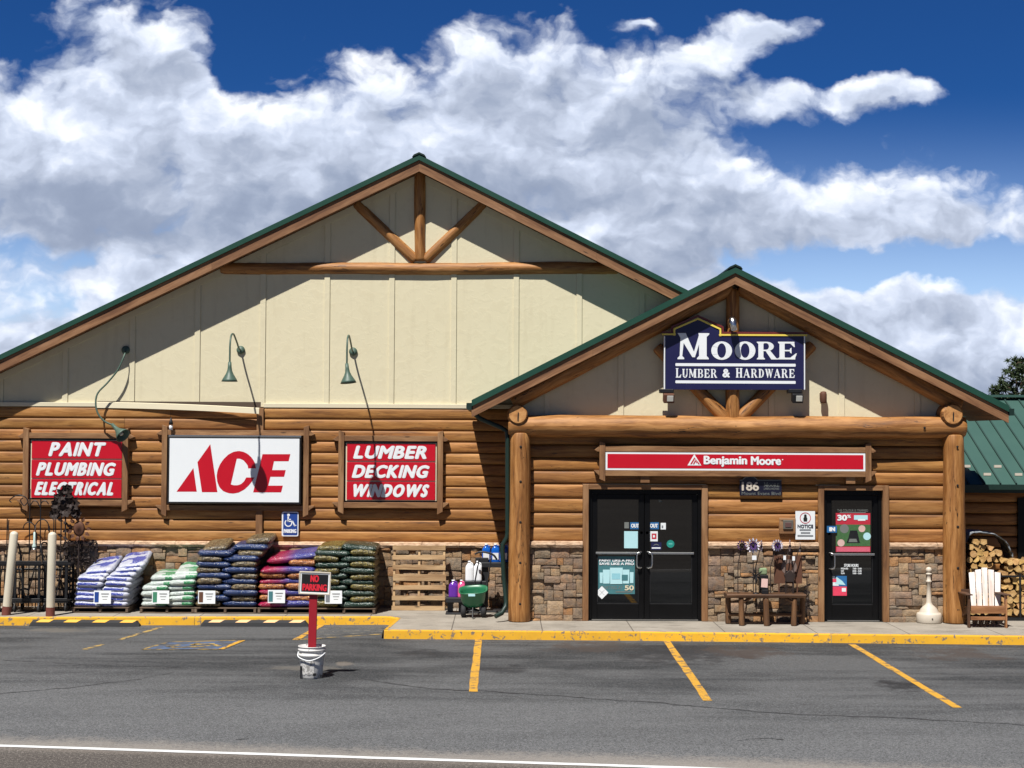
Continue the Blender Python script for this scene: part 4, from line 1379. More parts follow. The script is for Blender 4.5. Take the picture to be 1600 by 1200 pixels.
outer = [(1000, 412), (985, 345), (955, 300), (915, 262), (870, 240), (820, 230), (765, 240), (712, 268), (660, 318), (622, 375), (600, 430), (590, 490), (597, 555), (620, 610), (660, 650), (712, 670), (765, 675), (820, 664), (880, 632), (925, 590), (960, 545), (985, 507)]
inner = [(898, 507), (875, 548), (845, 575), (810, 588), (770, 588), (738, 580), (800, 310), (835, 312), (870, 328), (898, 360), (915, 385), (918, 412)]
ring_o = [(zp(*p)) for p in outer]; ring_i = [(zp(*p)) for p in inner]
# stitch the C as a strip: walk both outlines together
no, ni = len(ring_o), 22
def resample(r, n):
    L = [0]
    for a, b in zip(r, r[1:]): L.append(L[-1]+math.hypot(b[0]-a[0], b[1]-a[1]))
    out = []
    for i in range(n):
        s = L[-1]*i/(n-1); k = 0
        while k < len(L)-2 and L[k+1] < s: k += 1
        f = (s-L[k])/(L[k+1]-L[k]); out.append((r[k][0]+(r[k+1][0]-r[k][0])*f, r[k][1]+(r[k+1][1]-r[k][1])*f))
    return out
oo = resample(ring_o, 60); ii = [zp(918, 412)]+[zp(*p) for p in [(915, 385), (898, 360), (870, 328), (835, 312), (800, 310)]]
ii = resample([zp(*p) for p in inner[::-1]], 60)
# keep the two ends matched: strip between outer (top end -> bottom end) and inner (same order)
for a in range(59):
    m.flat([oo[a], oo[a+1], ii[a+1], ii[a]], yl-.0003*(a % 2))
m.flat([zp(*p) for p in [(970, 662), (1262, 662), (1280, 592), (1128, 592), (1150, 500), (1293, 500), (1310, 430), (1168, 430), (1188, 338), (1340, 338), (1358, 264), (1068, 264)]], yl)
obj('logo_lettering', m, RED, face)
board_frame(t, x0-.03, x1+.03, z0-.03, z1+.02, YM-.045, YM-.15, .10, .12)

# accessible parking plate
Yf = YM-.115
t = thing('parking_sign', 'blue accessible parking plate with white wheelchair figure on log wall', 'sign', P(454, 836, Yf))
def hp(a, b): return xz(425+a/21.82, 790+b/21.82, Yf)
def rrect(xa, za, xb, zb, r, n=4):
    out = []
    for cx, cz, a0 in ((xb-r, zb-r, 0), (xa+r, zb-r, 90), (xa+r, za+r, 180), (xb-r, za+r, 270)):
        for i in range(n+1):
            th = math.radians(a0+90*i/n); out.append((cx+r*math.cos(th), cz+r*math.sin(th)))
    return out
a, b = hp(330, 1045), hp(905, 210)
m = MB(); m.prism(rrect(a[0], a[1], b[0], b[1], .03), Yf, Yf+.012); obj('plate', m, WHITE, t)
a, b = hp(378, 1005), hp(872, 245)
m = MB(); m.flat(rrect(a[0], a[1], b[0], b[1], .02), Yf-.003); obj('blue_field', m, SIGNBLUE, t)
m = MB(); yy = Yf-.006
def hs(p, q, w):
    p, q = Vector(hp(*p)), Vector(hp(*q)); d = (q-p).normalized(); n = Vector((-d.y, d.x))*w/2
    m.flat([p-n, q-n, q+n, p+n], yy)
m.flat([(Vector(hp(565, 320))+Vector((math.cos(k*PI/8), math.sin(k*PI/8)))*.026)[:] for k in range(16)], yy)
hs((555, 350), (550, 545), .026); hs((550, 470), (645, 470), .02); hs((540, 535), (700, 535), .022); hs((700, 525), (780, 700), .026); hs((770, 690), (830, 665), .02)
c = Vector(hp(560, 590))
for k in range(22):
    t0, t1 = math.radians(130+k*11.6), math.radians(130+(k+1)*11.6)
    m.flat([tuple(c+Vector((math.cos(q), math.sin(q)))*rr_) for q, rr_ in ((t0, .073), (t1, .073), (t1, .053), (t0, .053))], yy-.0004)
obj('wheelchair_figure', m, WHITE, t)
m = MB(); a, b = hp(395, 935), hp(835, 800); put_text(m, 'PARKING', a[0], a[1], b[0], b[1], yy, .006); obj('lettering', m, WHITE, t)

# shop sign hung in the porch gable
Yf = YP-.31
t = thing('hanging_sign', 'navy sign with gold edged pediment and white lettering hung in the porch gable', 'sign', P(1147, 608, Yf))
def mp(a, b): return xz(1030+a/6.4, 480+b/6.4, Yf)
outl = [(52, 822), (1452, 826), (1452, 284), (606, 284), (606, 224), (388, 122), (156, 222), (156, 276), (52, 276)]
m = MB(); m.prism([mp(*p) for p in outl], Yf, Yf+.07); obj('board', m, NAVY, t)
def border(pts, w, off, y, mat, name):
    m = MB()
    q = [Vector(mp(*p)) for p in pts]
    for k, (a, b) in enumerate(zip(q, q[1:])):
        d = (b-a).normalized(); n = Vector((-d.y, d.x))
        if n.y < -.5 or (abs(n.y) < .01 and False): n = -n
        a1, b1 = a+n*off-d*w*.5*(k > 0), b+n*off+d*w*.5
        m.prism([tuple(a1), tuple(b1), tuple(b1+n*w), tuple(a1+n*w)], y-.0015*(k % 2), Yf+.06)
    return obj(name, m, mat, t)
pb = [(30, 276), (156, 276), (156, 222), (388, 122), (606, 222), (606, 282), (1470, 286)]
border(pb, .030, -.006, Yf-.012, GOLD, 'gold_border')
border([(30, 262), (140, 262), (140, 206), (388, 100), (625, 206), (625, 266), (1480, 270)], .034, .004, Yf+.012, MAROON, 'maroon_border')
for px in (52, 1452):
    a, b = mp(px, 824), mp(px, 290); m = MB(); m.box((a[0], Yf+.03, (a[1]+b[1])/2), (.018, .10, b[1]-a[1])); obj('edge_trim', m, WHITE, t)
m = MB(); a, b = mp(178, 520), mp(500, 260); put_serif(m, 'M', a[0], a[1], b[0], b[1], Yf-.004)
for ch, xa, xb in (('O', 520, 728), ('O', 755, 962), ('R', 975, 1182), ('E', 1186, 1368)):
    a, b = mp(xa, 522), mp(xb, 346); put_serif(m, ch, a[0], a[1], b[0], b[1], Yf-.004)
obj('large_lettering', m, WHITE, t)
m = MB(); caps = (1.0, .94)
for word, xa, xb in (('LUMBER', 165, 578), ('HARDWARE', 766, 1354)):
    m = MB(); a, b = mp(xa, 704), mp(xb, 612); put_serif(m, word, a[0], a[1], b[0], b[1], Yf-.004, (1.0, .93), .16)
    obj('small_lettering', m, WHITE, t)
m = MB(); a, b = mp(632, 704), mp(708, 616); put_text(m, '&', a[0], a[1], b[0], b[1], Yf-.004, .010)
obj('ampersand', m, WHITE, t)
for y0_, y1_ in ((566, 588), (738, 760)):
    a, b = mp(162, y1_), mp(1364, y0_); m = MB(); m.flat(rrect(a[0], a[1], b[0], b[1], .012), Yf-.004); obj('rule', m, WHITE, t)

# long paint sign over the doors
Yf = YS-.22
t = thing('banner_sign', 'long timber framed red sign with white triangle emblem and lettering above the doors', 'sign', P(1149, 740, Yf))
x0, x1, z0, z1 = X(946, Yf, 720), X(1352, Yf, 720), Z(735.3, Yf, 1149), Z(707, Yf, 1149)
board_frame(t, x0-.004, x1+.004, z0-.004, z1+.004, YS-.06, YS-.24, .10, .10)
for px in (1008, 1330):
    m = MB(); m.box((X(px, Yf), YS-.13, z0-.16), (.16, .12, .12)); obj('bracket', m, TIMBER, t)
m = MB(); m.box(((x0+x1)/2, YS-.16, (z0+z1)/2), (x1-x0, .12, z1-z0)); fc = obj('white_panel', m, WHITE, t)
w = .035
m = MB(); m.flat([(x0+w, z0+w), (x1-w, z0+w), (x1-w, z1-w), (x0+w, z1-w)], YS-.224); obj('red_panel', m, RED, fc)
yl = YS-.2275
def bp(a, b): return xz(925+a/3.556, 680+b/3.556, Yf)
m = MB()
m.flat([bp(530, 168), bp(607, 168), bp(568, 105)], yl)
obj('triangle_emblem', m, WHITE, fc)
m = MB()
for k, pts in enumerate([[(545, 161), (554, 161), (572, 130), (568, 123)], [(568, 123), (572, 130), (590, 161), (599, 161)], [(560, 161), (567, 161), (577, 143), (573, 137)], [(573, 137), (577, 143), (583, 152), (579, 156)]]):
    m.flat([bp(*p) for p in pts], yl-.003-.0004*k)
obj('emblem_lines', m, RED, fc)
m = MB()
a, b = bp(620, 176), bp(862, 115); put_text(m, 'Benjamin', a[0], a[1]-.0, b[0], b[1], yl, .010)
a, b = bp(882, 166), bp(1050, 118); put_text(m, 'Moore', a[0], a[1], b[0], b[1], yl, .010)
a, b = bp(1055, 140), bp(1062, 131); m.flat([((a[0]+b[0])/2+.011*math.cos(k*PI/4), (a[1]+b[1])/2+.011*math.sin(k*PI/4)) for k in range(8)], yl)
obj('lettering', m, WHITE, fc)

# house number plate
Yf = YS-.14
t = thing('address_sign', 'small black address plate reading 186 with rounded hump above the doors', 'sign', P(1188, 774, Yf))
def ap_(a, b): return xz(1130+a/13.33, 730+b/13.33, Yf)
hump = [(345, 590), (1215, 590), (1215, 270), (710, 270), (690, 240), (640, 205), (560, 188), (480, 205), (425, 240), (405, 270), (345, 270)]
m = MB(); m.prism([ap_(*p) for p in hump], Yf, Yf+.03); obj('plate', m, paint('number_plate_black', S(20, 20, 40), .4), t)
m = MB(); q = [Vector(ap_(*p)) for p in hump[2:]]
for a, b in zip(q, q[1:]):
    d = (b-a).normalized(); n = Vector((-d.y, d.x))*.008; m.flat([tuple(a-n), tuple(b-n), tuple(b+n), tuple(a+n)], Yf-.003)
obj('border', m, FADEDTEXT, t)
m = MB(); a, b = ap_(385, 490), ap_(745, 305); put_text(m, '186', a[0], a[1], b[0], b[1], Yf-.004, .008); obj('number', m, CREAMPLASTIC, t)
m = MB(); a, b = ap_(845, 405), ap_(1165, 325); put_serif(m, 'MOORE', a[0], a[1], b[0], b[1], Yf-.004, (1.1, .85)); a, b = ap_(845, 470), ap_(1165, 425); put_text(m, 'LUMBER & HARDWARE', a[0], a[1], b[0], b[1], Yf-.004)
a, b = ap_(385, 575), ap_(1190, 515); put_text(m, 'Mount Evans Blvd', a[0], a[1], b[0], b[1], Yf-.004); obj('lettering', m, FADEDTEXT, t)

# notice and outlet
Yf = YS-.12
t = thing('notice_sign', 'white NOTICE poster with red prohibition circle beside the single door', 'sign', P(1258, 842, Yf))
def np_(a, b): return xz(1210+a/5.217, 740+b/5.217, Yf)
a, b = np_(172, 537), np_(331, 306); m = MB(); m.prism([(a[0], a[1]), (b[0], a[1]), (b[0], b[1]), (a[0], b[1])], Yf, Yf+.008); obj('sheet', m, PAPER, t)
m = MB(); c = Vector(np_(252, 362))
for k in range(28):
    t0, t1 = 2*PI*k/28, 2*PI*(k+1)/28
    m.flat([tuple(c+Vector((math.cos(q), math.sin(q)))*r_) for q, r_ in ((t0, .098), (t1, .098), (t1, .086), (t0, .086))], Yf-.003)
obj('red_circle', m, POSTERRED, t)
m = MB(); m.flat([tuple(c+Vector(p)) for p in [(-.03, -.06), (.03, -.06), (.036, -.01), (.022, .02), (.024, .045), (.012, .065), (-.012, .065), (-.024, .045), (-.022, .02), (-.036, -.01)]], Yf-.0034); obj('pictogram', m, BOLTDARK, t)
m = MB(); a, b = np_(188, 443), np_(316, 415); put_text(m, 'NOTICE', a[0], a[1], b[0], b[1], Yf-.003, .003); obj('lettering', m, DARKTEXT, t)
m = MB()
for xa, xb, yy in ((205, 298, 458), (215, 292, 482), (188, 316, 506)):
    a, b = np_(xa, yy+7), np_(xb, yy-5); m.flat([(a[0], a[1]), (b[0], a[1]), (b[0], b[1]), (a[0], b[1])], Yf-.003)
obj('fine_print', m, GREYTEXT, t)
Yf = YS-.12
t = thing('outlet_box', 'small grey outlet cover on a timber block beside the white notice', 'outlet', P(1231, 834, Yf))
a, b = np_(40, 490), np_(172, 362); m = MB(); m.box(((a[0]+b[0])/2, Yf+.03, (a[1]+b[1])/2), (b[0]-a[0], .10, b[1]-a[1])); obj('timber_block', m, TIMBER, t, .006)
a, b = np_(68, 452), np_(150, 378); m = MB(); m.box(((a[0]+b[0])/2, Yf-.03, (a[1]+b[1])/2), (b[0]-a[0], .03, b[1]-a[1])); cv = obj('cover', m, paint('cover_grey', S(96, 92, 84), .5), t, .006)
m = MB(); a, b = np_(84, 436), np_(134, 398); m.box(((a[0]+b[0])/2, Yf-.048, (a[1]+b[1])/2), (b[0]-a[0], .012, b[1]-a[1])); obj('flap', m, paint('flap_brown', S(96, 70, 66), .5), cv, .004)

# ------------------------------------------------------------------ notices on the doors (each its own sheet)
YG1 = YD+.004
def sheet(name, label, cat, x0, y0, x1, y1, mat, Y=None, group=None, rot=0):
    Y = Y or YG1
    a, b = xz(x0, y1, Y), xz(x1, y0, Y)
    c = ((a[0]+b[0])/2, (a[1]+b[1])/2)
    t = thing(name, label, cat, (c[0], Y, c[1]), group)
    m = MB(); hx, hz = (b[0]-a[0])/2, (b[1]-a[1])/2
    pts = [(-hx, -hz), (hx, -hz), (hx, hz), (-hx, hz)]
    cr, sr = math.cos(rot), math.sin(rot)
    m.prism([(c[0]+p*cr-q*sr, c[1]+p*sr+q*cr) for p, q in pts], Y, Y+.003); obj('sheet', m, mat, t)
    return t
def mark(t, name, pts, mat, k=1, Y=None):
    Y = (Y or YG1)-.0015*k
    m = MB(); m.flat([xz(px, py, Y) for px, py in pts], Y); return obj(name, m, mat, t)
def rpx(x0, y0, x1, y1): return [(x0, y1), (x1, y1), (x1, y0), (x0, y0)]
def words(t, name, body, x0, y0, x1, y1, mat, k=2, bold=0.0, Y=None):
    Y = (Y or YG1)-.0015*k
    a, b = xz(x0, y1, Y), xz(x1, y0, Y)
    m = MB(); put_text(m, body, a[0], a[1], b[0], b[1], Y, bold); return obj(name, m, mat, t)
def dp(a, b): return (920+a/5.217, 740+b/5.217)
for (xa, xb), side in (((337, 417), 'left'), ((491, 571), 'right')):
    p, q = dp(xa, 397), dp(xb, 453)
    t = sheet('door_sticker', 'blue OUT sticker on the %s leaf of the double door' % side, 'sticker', p[0], p[1], q[0], q[1], SKYBLUE, group='OUT stickers on the double door')
    words(t, 'lettering', 'OUT', p[0]+1.4, p[1]+2.2, q[0]-1.4, q[1]-2.2, WHITE, 2, .005)
p, q = dp(290, 396), dp(327, 446); sheet('door_sticker', 'small plain pale sticker left of the left OUT sticker', 'sticker', *p, *q, FADEDTEXT)
p, q = dp(586, 402), dp(628, 455); t = sheet('door_sticker', 'small white card right of the right OUT sticker', 'sticker', *p, *q, PAPER); mark(t, 'grey_print', rpx(p[0]+1.5, p[1]+4, p[0]+4, q[1]-2), GREYTEXT)
p, q = dp(288, 470), dp(400, 608); t = sheet('paper_notice', 'plain pale sheet of paper on the left glass door', 'paper', *p, *q, PALECYAN)
p, q = dp(497, 470), dp(562, 552); t = sheet('door_sticker', 'white sticker with a red square on the right glass door', 'sticker', *p, *q, PAPER); mark(t, 'red_square', rpx(p[0]+3, p[1]+3.5, q[0]-2, q[1]-3.5), POSTERRED)
mark(t, 'inner_square', rpx(p[0]+5, p[1]+6, q[0]-4.5, q[1]-6), PAPER, 2)
p, q = dp(508, 560), dp(592, 622); t = sheet('door_sticker', 'dark sticker with a pale mountain arch on the right glass door', 'sticker', *p, *q, NAVY)
mark(t, 'arch', [(p[0]+3, p[1]+6), (p[0]+5, p[1]+3.4), (p[0]+8, p[1]+2.4), (p[0]+11, p[1]+3.4), (p[0]+13, p[1]+6), (p[0]+11, p[1]+4.6), (p[0]+8, p[1]+3.8), (p[0]+5, p[1]+4.6)][::-1], FADEDTEXT)
mark(t, 'pale_band', rpx(p[0]+1, q[1]-4, q[0]-1.5, q[1]-2), PAPER)
c = Vector(xz(*dp(666, 573), YG1)); t = thing('door_sticker', 'round teal sticker on the right glass door', 'sticker', (c.x, YG1, c.y))
m = MB(); m.prism([(c.x+.068*math.cos(k*PI/14), c.y+.068*math.sin(k*PI/14)) for k in range(28)], YG1, YG1+.003); obj('sheet', m, paint('round_teal', S(30, 136, 124), .5), t)
m = MB(); m.flat([(c.x-.035, c.y-.012), (c.x+.035, c.y-.012), (c.x+.035, c.y+.016), (c.x-.035, c.y+.016)], YG1-.002); obj('pale_band', m, paint('pale_teal', S(90, 176, 166), .5), t)
# paint poster on the lower left pane
t = sheet('paint_poster', 'teal paint poster with a row of pale cans on the left glass door', 'poster', 934.5, 869.5, 992, 928, TEAL)
words(t, 'lettering', 'PAINT LIKE A PRO', 936.2, 873.6, 990.8, 877.6, WHITE, 2, .004); words(t, 'lettering', 'SAVE LIKE A PRO', 936.2, 879, 990.8, 882.8, WHITE, 2, .004)
for k, (xa, xb, ya, yb) in enumerate(((937, 942, 894.5, 911), (984, 990, 894, 911), (942, 953, 890, 911.8), (973, 983.5, 890, 911.8), (953, 973, 887, 912.5))):
    mark(t, 'paint_can', [(xa+.5, yb), (xb-.5, yb), (xb, ya), (xa, ya)], PALECYAN, 2+k*.7)
mark(t, 'can_label', rpx(971.5, 898, 981, 907), TEAL, 6.5); mark(t, 'can_label', rpx(956, 896, 969, 905), paint('can_label_blue', S(140, 196, 208), .5), 6.5)
words(t, 'lettering', '50', 976, 914.5, 990.5, 922.5, CREAMTRIM, 2, .006); words(t, 'lettering', 'STARTING AT', 938, 915.5, 973, 921, FADEDTEXT, 2)
mark(t, 'fine_print', rpx(962, 924, 988, 925.6), FADEDTEXT, 2)
p = dp(107, 970); s_ = 7.2
t = sheet('hazard_diamond', 'white diamond placard set on its corner at the bottom of the left door', 'placard', p[0]-s_, p[1]-s_, p[0]+s_, p[1]+s_, WHITE, YG1-.012, rot=PI/4)
for q0, q1 in (((-4, -4), (4, 4)), ((-4, 4), (4, -4))):
    mark(t, 'division', [(p[0]+q0[0], p[1]+q0[1]-.25), (p[0]+q1[0], p[1]+q1[1]-.25), (p[0]+q1[0], p[1]+q1[1]+.25), (p[0]+q0[0], p[1]+q0[1]+.25)], GREYTEXT, 1, YG1-.012)
# single door
def ep(a, b): return (1285+a/7.744, 785+b/7.744)
p, q = ep(55, 285), ep(175, 365)
t = sheet('door_sticker', 'blue IN sticker on the single glass door', 'sticker', *p, *q, SKYBLUE, Y=YD-.03); words(t, 'lettering', 'IN', p[0]+3.6, p[1]+1.8, q[0]-2.6, q[1]-1.8, WHITE, 2, .009, Y=YD-.03)
t = sheet('sale_poster', 'red and green 30% sale poster with a mower picture on the single door', 'poster', *ep(163, 130), *ep(580, 600), POSTERRED)
a, b = ep(180, 150), ep(300, 222); words(t, 'lettering', '30', *a, *b, WHITE, 2, .010); a, b = ep(300, 150), ep(345, 190); words(t, 'lettering', '%', *a, *b, WHITE, 2, .004)
mark(t, 'pale_badge', rpx(*ep(382, 155), *ep(548, 210)), PALECYAN, 2); mark(t, 'pale_badge', rpx(*ep(430, 200), *ep(520, 222)), PAPER, 2.4)
mark(t, 'green_picture', rpx(*ep(163, 268), *ep(580, 530)), POSTERGREEN, 2)
for (cx, cy, r_, mt) in ((265, 318, 55, FADEDTEXT), (478, 318, 42, TERRACOTTA), (540, 410, 46, PALECYAN), (225, 490, 44, TERRACOTTA)):
    mark(t, 'round_picture', [(ep(cx, cy)[0]+r_/7.744*math.cos(-k*PI/10), ep(cx, cy)[1]+r_/7.744*math.sin(-k*PI/10)) for k in range(20)], mt, 3)
mark(t, 'mower_picture', [ep(*p) for p in [(290, 490), (455, 490), (440, 430), (420, 340), (335, 340), (315, 430)]], BLACKMETAL, 3.5); mark(t, 'mower_front', [ep(*p) for p in [(315, 480), (425, 480), (410, 440), (330, 440)]], FADEDTEXT, 4)
mark(t, 'pink_band', rpx(*ep(172, 540), *ep(575, 596)), paint('poster_rose', S(206, 96, 116), .5), 2)
a, b = ep(180, 85), ep(552, 112); words(t, 'lettering', 'THE COLOUR IS TRIMMED', *a, *b, FADEDTEXT, 2); mark(t, 'fine_print', rpx(*ep(210, 118), *ep(525, 128)), FADEDTEXT, 2)
p, q = ep(262, 745), ep(436, 780)
t = thing('hours_lettering', 'white store hours lettering on the single glass door', 'lettering', P((p[0]+q[0])/2, q[1], YG1))
words(t, 'heading', 'STORE HOURS', *p, *q, WHITE, 1, .002)
for (xa, ya, xb, yb, s_) in ((225, 790, 310, 812, 'MON-FRI'), (225, 820, 262, 840, 'SAT'), (225, 848, 268, 868, 'SUN'), (366, 790, 474, 812, '7:00 - 5:00'), (366, 820, 474, 840, '8:00 - 5:00'), (366, 848, 474, 868, '9:00 - 3:00')):
    words(t, 'hours_line', s_, *ep(xa, ya), *ep(xb, yb), WHITE, 1, .0015)
t = sheet('flyer', 'blue and white flyer with a red figure low on the single door', 'flyer', *ep(65, 890), *ep(295, 1015), SKYBLUE)
mark(t, 'white_field', [ep(*p) for p in [(68, 1008), (200, 1008), (150, 894), (68, 894)]], PAPER, 2); mark(t, 'pale_wave', [ep(*p) for p in [(150, 990), (280, 1000), (240, 950), (170, 900)]], PALECYAN, 2.5)
mark(t, 'red_print', rpx(*ep(85, 925), *ep(170, 965)), PINK, 3)
t = sheet('flyer', 'pink and white flyer at the bottom of the single door', 'flyer', *ep(72, 1018), *ep(295, 1128), PINK)
mark(t, 'white_strip', rpx(*ep(76, 1022), *ep(108, 1110)), PAPER, 2); mark(t, 'white_strip', rpx(*ep(235, 1035), *ep(285, 1080)), PAPER, 2)
p, q = dp(568, 195), dp(590, 232); sheet('door_sticker', 'small grey tag high on the right glass door', 'sticker', *p, *q, FADEDTEXT, rot=.3)
sheet('door_sticker', 'small square grey sticker at the top of the single door', 'sticker', 1293, 775.5, 1300, 785.5, FADEDTEXT)

# ------------------------------------------------------------------ lamps and small fixtures on the walls
def shade_profile(): return [(.030, .22), (.036, .12), (.045, .06), (.07, .0), (.13, -.10), (.148, -.14), (.140, -.14), (.12, -.10), (.06, .0), (.0, .03)]
def gooseneck(mx, my, label, path, dir_, twist=0):
    b = P(mx, my, YM)
    t = thing('wall_lamp', label, 'wall lamp', b, 'green gooseneck lamps on the cream gable')
    m = MB(); m.lathe([(.0, -.01), (.075, -.01), (.08, .03), (.045, .055), (.0, .055)], b, 20, M=Matrix.Rotation(PI/2, 3, 'X')); obj('mount', m, LAMPGREEN, t)
    m = MB(); m.tube([b+Vector(p) for p in path], .017, 10); obj('arm', m, LAMPGREEN, t)
    tip = b+Vector(path[-1]); d = Vector(dir_).normalized()
    q = Vector((0, 0, -1)).rotation_difference(d).to_matrix()
    m = MB(); m.lathe(shade_profile(), tip+q@Vector((0, 0, -.2)), 28, M=q); s = obj('shade', m, LAMPGREEN, t)
    m = MB(); m.lathe([(.0, .02), (.03, .0), (.042, -.04), (.034, -.08), (.0, -.09)], tip+q@Vector((0, 0, -.22)), 16, M=q); obj('bulb', m, LENS, s)
    return t
def sm(pts, n=5):
    pts = [Vector(p) for p in pts]; out = []
    for i in range(len(pts)-1):
        p0, p1, p2, p3 = pts[max(i-1, 0)], pts[i], pts[i+1], pts[min(i+2, len(pts)-1)]
        for k in range(n):
            s = k/n
            out.append(.5*((2*p1)+(p2-p0)*s+(2*p0-5*p1+4*p2-p3)*s*s+(3*p1-p0-3*p2+p3)*s**3))
    out.append(pts[-1]); return out
GN = sm([(0, -.02, 0), (0, -.22, .02), (.0, -.5, .14), (.0, -.82, .25), (.0, -1.06, .20), (.0, -1.16, .04), (.0, -1.17, -.16), (0, -1.17, -.30)])
gooseneck(376.5, 547, 'green gooseneck lamp hanging straight above the large white logo sign', GN, (0, 0, -1))
gooseneck(552, 549.5, 'green gooseneck lamp with dented tilted shade above the LUMBER sign', GN, (.10, -.06, -1))
def rel(px, py, out): q = P(px, py, YM-out)-P(197, 547, YM); return q
gooseneck(197, 547, 'broken gooseneck lamp dangling down beside the PAINT sign', sm([(0, -.02, 0), rel(194, 556, .16), rel(184, 578, .20), rel(168, 598, .22), rel(153, 614, .26), rel(149.5, 630, .30), rel(153, 646, .32), rel(163, 658, .32), rel(176, 664, .32)]), (.72, -.42, -.62))
# galvanised spotlight above the gable sign
b = P(1144, 500, YP-.34)
t = thing('spotlight', 'silver spotlight perched over the navy gable sign', 'lamp', b)
m = MB(); m.tube(sm([P(1141, 512, YP-.30), P(1140, 503, YP-.34), P(1143, 499, YP-.42)]), .035, 10); obj('bracket', m, FASCIA, t)
d = Vector((.12, -.55, -1)).normalized(); q = Vector((0, 0, -1)).rotation_difference(d).to_matrix()
m = MB(); m.lathe([(.0, .09), (.05, .08), (.066, .04), (.068, -.03), (.056, -.05), (.054, -.15), (.045, -.15), (.04, -.1), (.0, -.08)], P(1145, 503.5, YP-.47), 22, M=q); obj('housing', m, CHROME, t)
# floodlights under the sign
for px, lab in ((1042, 'small twin floodlight under the left end of the navy gable sign'), (1243, 'small floodlight under the right end of the navy gable sign')):
    b = P(px, 611, YP-.40); t = thing('floodlight', lab, 'lamp', b, 'floodlights under the gable sign')
    m = MB(); m.box(b+Vector((0, .1, .0)), (.24, .22, .07)); obj('bracket', m, BLACKMETAL, t, .01)
    m = MB(); m.box(b+Vector((.03, -.0, -.12)), (.19, .16, .16), Matrix.Rotation(.25, 3, 'X')); h = obj('housing', m, RUST if px < 1100 else BLACKMETAL, t, .015, 2)
    m = MB(); m.box(b+Vector((.05, -.085, -.135)), (.11, .012, .10), Matrix.Rotation(.25, 3, 'X')); obj('lens', m, LENS, h, .004)
b = P(1284, 622, YP-.02); t = thing('wall_lantern', 'small bronze light fixture on the sunlit cream gable right of the sign', 'lamp', b)
m = MB(); m.box(b+Vector((0, .0, .03)), (.07, .05, .12)); obj('back_plate', m, RUST, t, .006)
m = MB(); m.lathe([(.0, .12), (.05, .11), (.06, .06), (.06, -.07), (.05, -.09), (.0, -.09)], b+Vector((.01, -.09, 0)), 16); obj('housing', m, RUST, t)
b = P(267, 672, YM-.2); t = thing('sign_sensor', 'tiny black and white sensor standing on top of the frame left of the white sign', 'sensor', b)
m = MB(); m.lathe([(.0, 0), (.035, 0), (.035, .10), (.0, .10)], b, 12); obj('body', m, WHITEPLASTIC, t)
m = MB(); m.lathe([(.0, .105), (.045, .105), (.03, .17), (.012, .22), (.0, .24)], b, 12); obj('cap', m, BLACKPLASTIC, t)

# ------------------------------------------------------------------ sacks on pallets along the main wall
def make_bag(w, d, h, seed, slump=0.0):
    rs = random.Random(seed); m = MB()
    nx, ny = 16, 20
    sd = rs.uniform(0, 200)
    vs = []; idx = {}
    def pt(i, j, top):
        s, t = -1+2*i/nx, -1+2*j/ny
        ex = max(0.0, 1-abs(s)**6.0); ey = max(0.0, 1-abs(t)**7.0)
        th = (ex*ey)**.42
        # crimped ends (along x) stay thin and stick out a little
        x = w/2*s*(1-.05*abs(t)**6); y = d/2*t*(1-.07*abs(s)**6)
        n = mnoise.noise(Vector((x*5+sd, y*5, 3)))*.010+mnoise.noise(Vector((x*13+sd, y*13, 7)))*.005
        sag = mnoise.noise(Vector((x*1.6+sd, y*1.6, 20)))*.022
        z = (h/2*th+n*th+.003 if top else -h/2*th*.9+n*th*.4-.003)
        # front and end bulge
        y += (mnoise.noise(Vector((x*9+sd, z*9, 11)))*.012)*(1 if abs(t) > .6 else 0)
        x += mnoise.noise(Vector((y*7+sd, z*9, 31)))*.014
        return Vector((x, y, z+sag-slump*(abs(s)**3)))
    for top in (1, 0):
        for i in range(nx+1):
            for j in range(ny+1):
                edge = i in (0, nx) or j in (0, ny)
                if not top and edge: idx[(i, j, 0)] = idx[(i, j, 1)]; continue
                idx[(i, j, top)] = len(vs); vs.append(pt(i, j, top))
    fs = []
    for i in range(nx):
        for j in range(ny):
            fs.append((idx[(i, j, 1)], idx[(i+1, j, 1)], idx[(i+1, j+1, 1)], idx[(i, j+1, 1)]))
            fs.append((idx[(i, j, 0)], idx[(i, j+1, 0)], idx[(i+1, j+1, 0)], idx[(i+1, j, 0)]))
    m.add(vs, fs, None, (1, 1, 1), True)
    return m
ORD = ['bottom', 'second', 'third', 'fourth', 'fifth', 'sixth', 'seventh', 'eighth', 'ninth', 'tenth', 'eleventh', 'twelfth', 'thirteenth']
def pallet_mesh(name, label, w, d, h, loc, mat, group=None):
    t = thing(name, label, 'pallet', loc, group)
    L = Vector(loc)
    for k in range(3):
        m = MB(); m.box(L+Vector((-w/2+.03+(w-.06)*k/2, 0, h/2-.008)), (.045, d, h-.05)); obj('stringer', m, mat, t, .003)
    m = MB()
    n = 7
    for k in range(n): m.box(L+Vector((0, -d/2+.05+(d-.1)*k/(n-1), h-.017)), (w, .09, .018), col=(R.uniform(.8, 1.1),)*3)
    obj('top_deck', m, mat, t, .002)
    m = MB()
    for k in range(3): m.box(L+Vector((0, -d/2+.05+(d-.1)*k/2, .0115)), (w, .09, .017), col=(R.uniform(.8, 1.1),)*3)
    obj('bottom_deck', m, mat, t, .002)
    return t
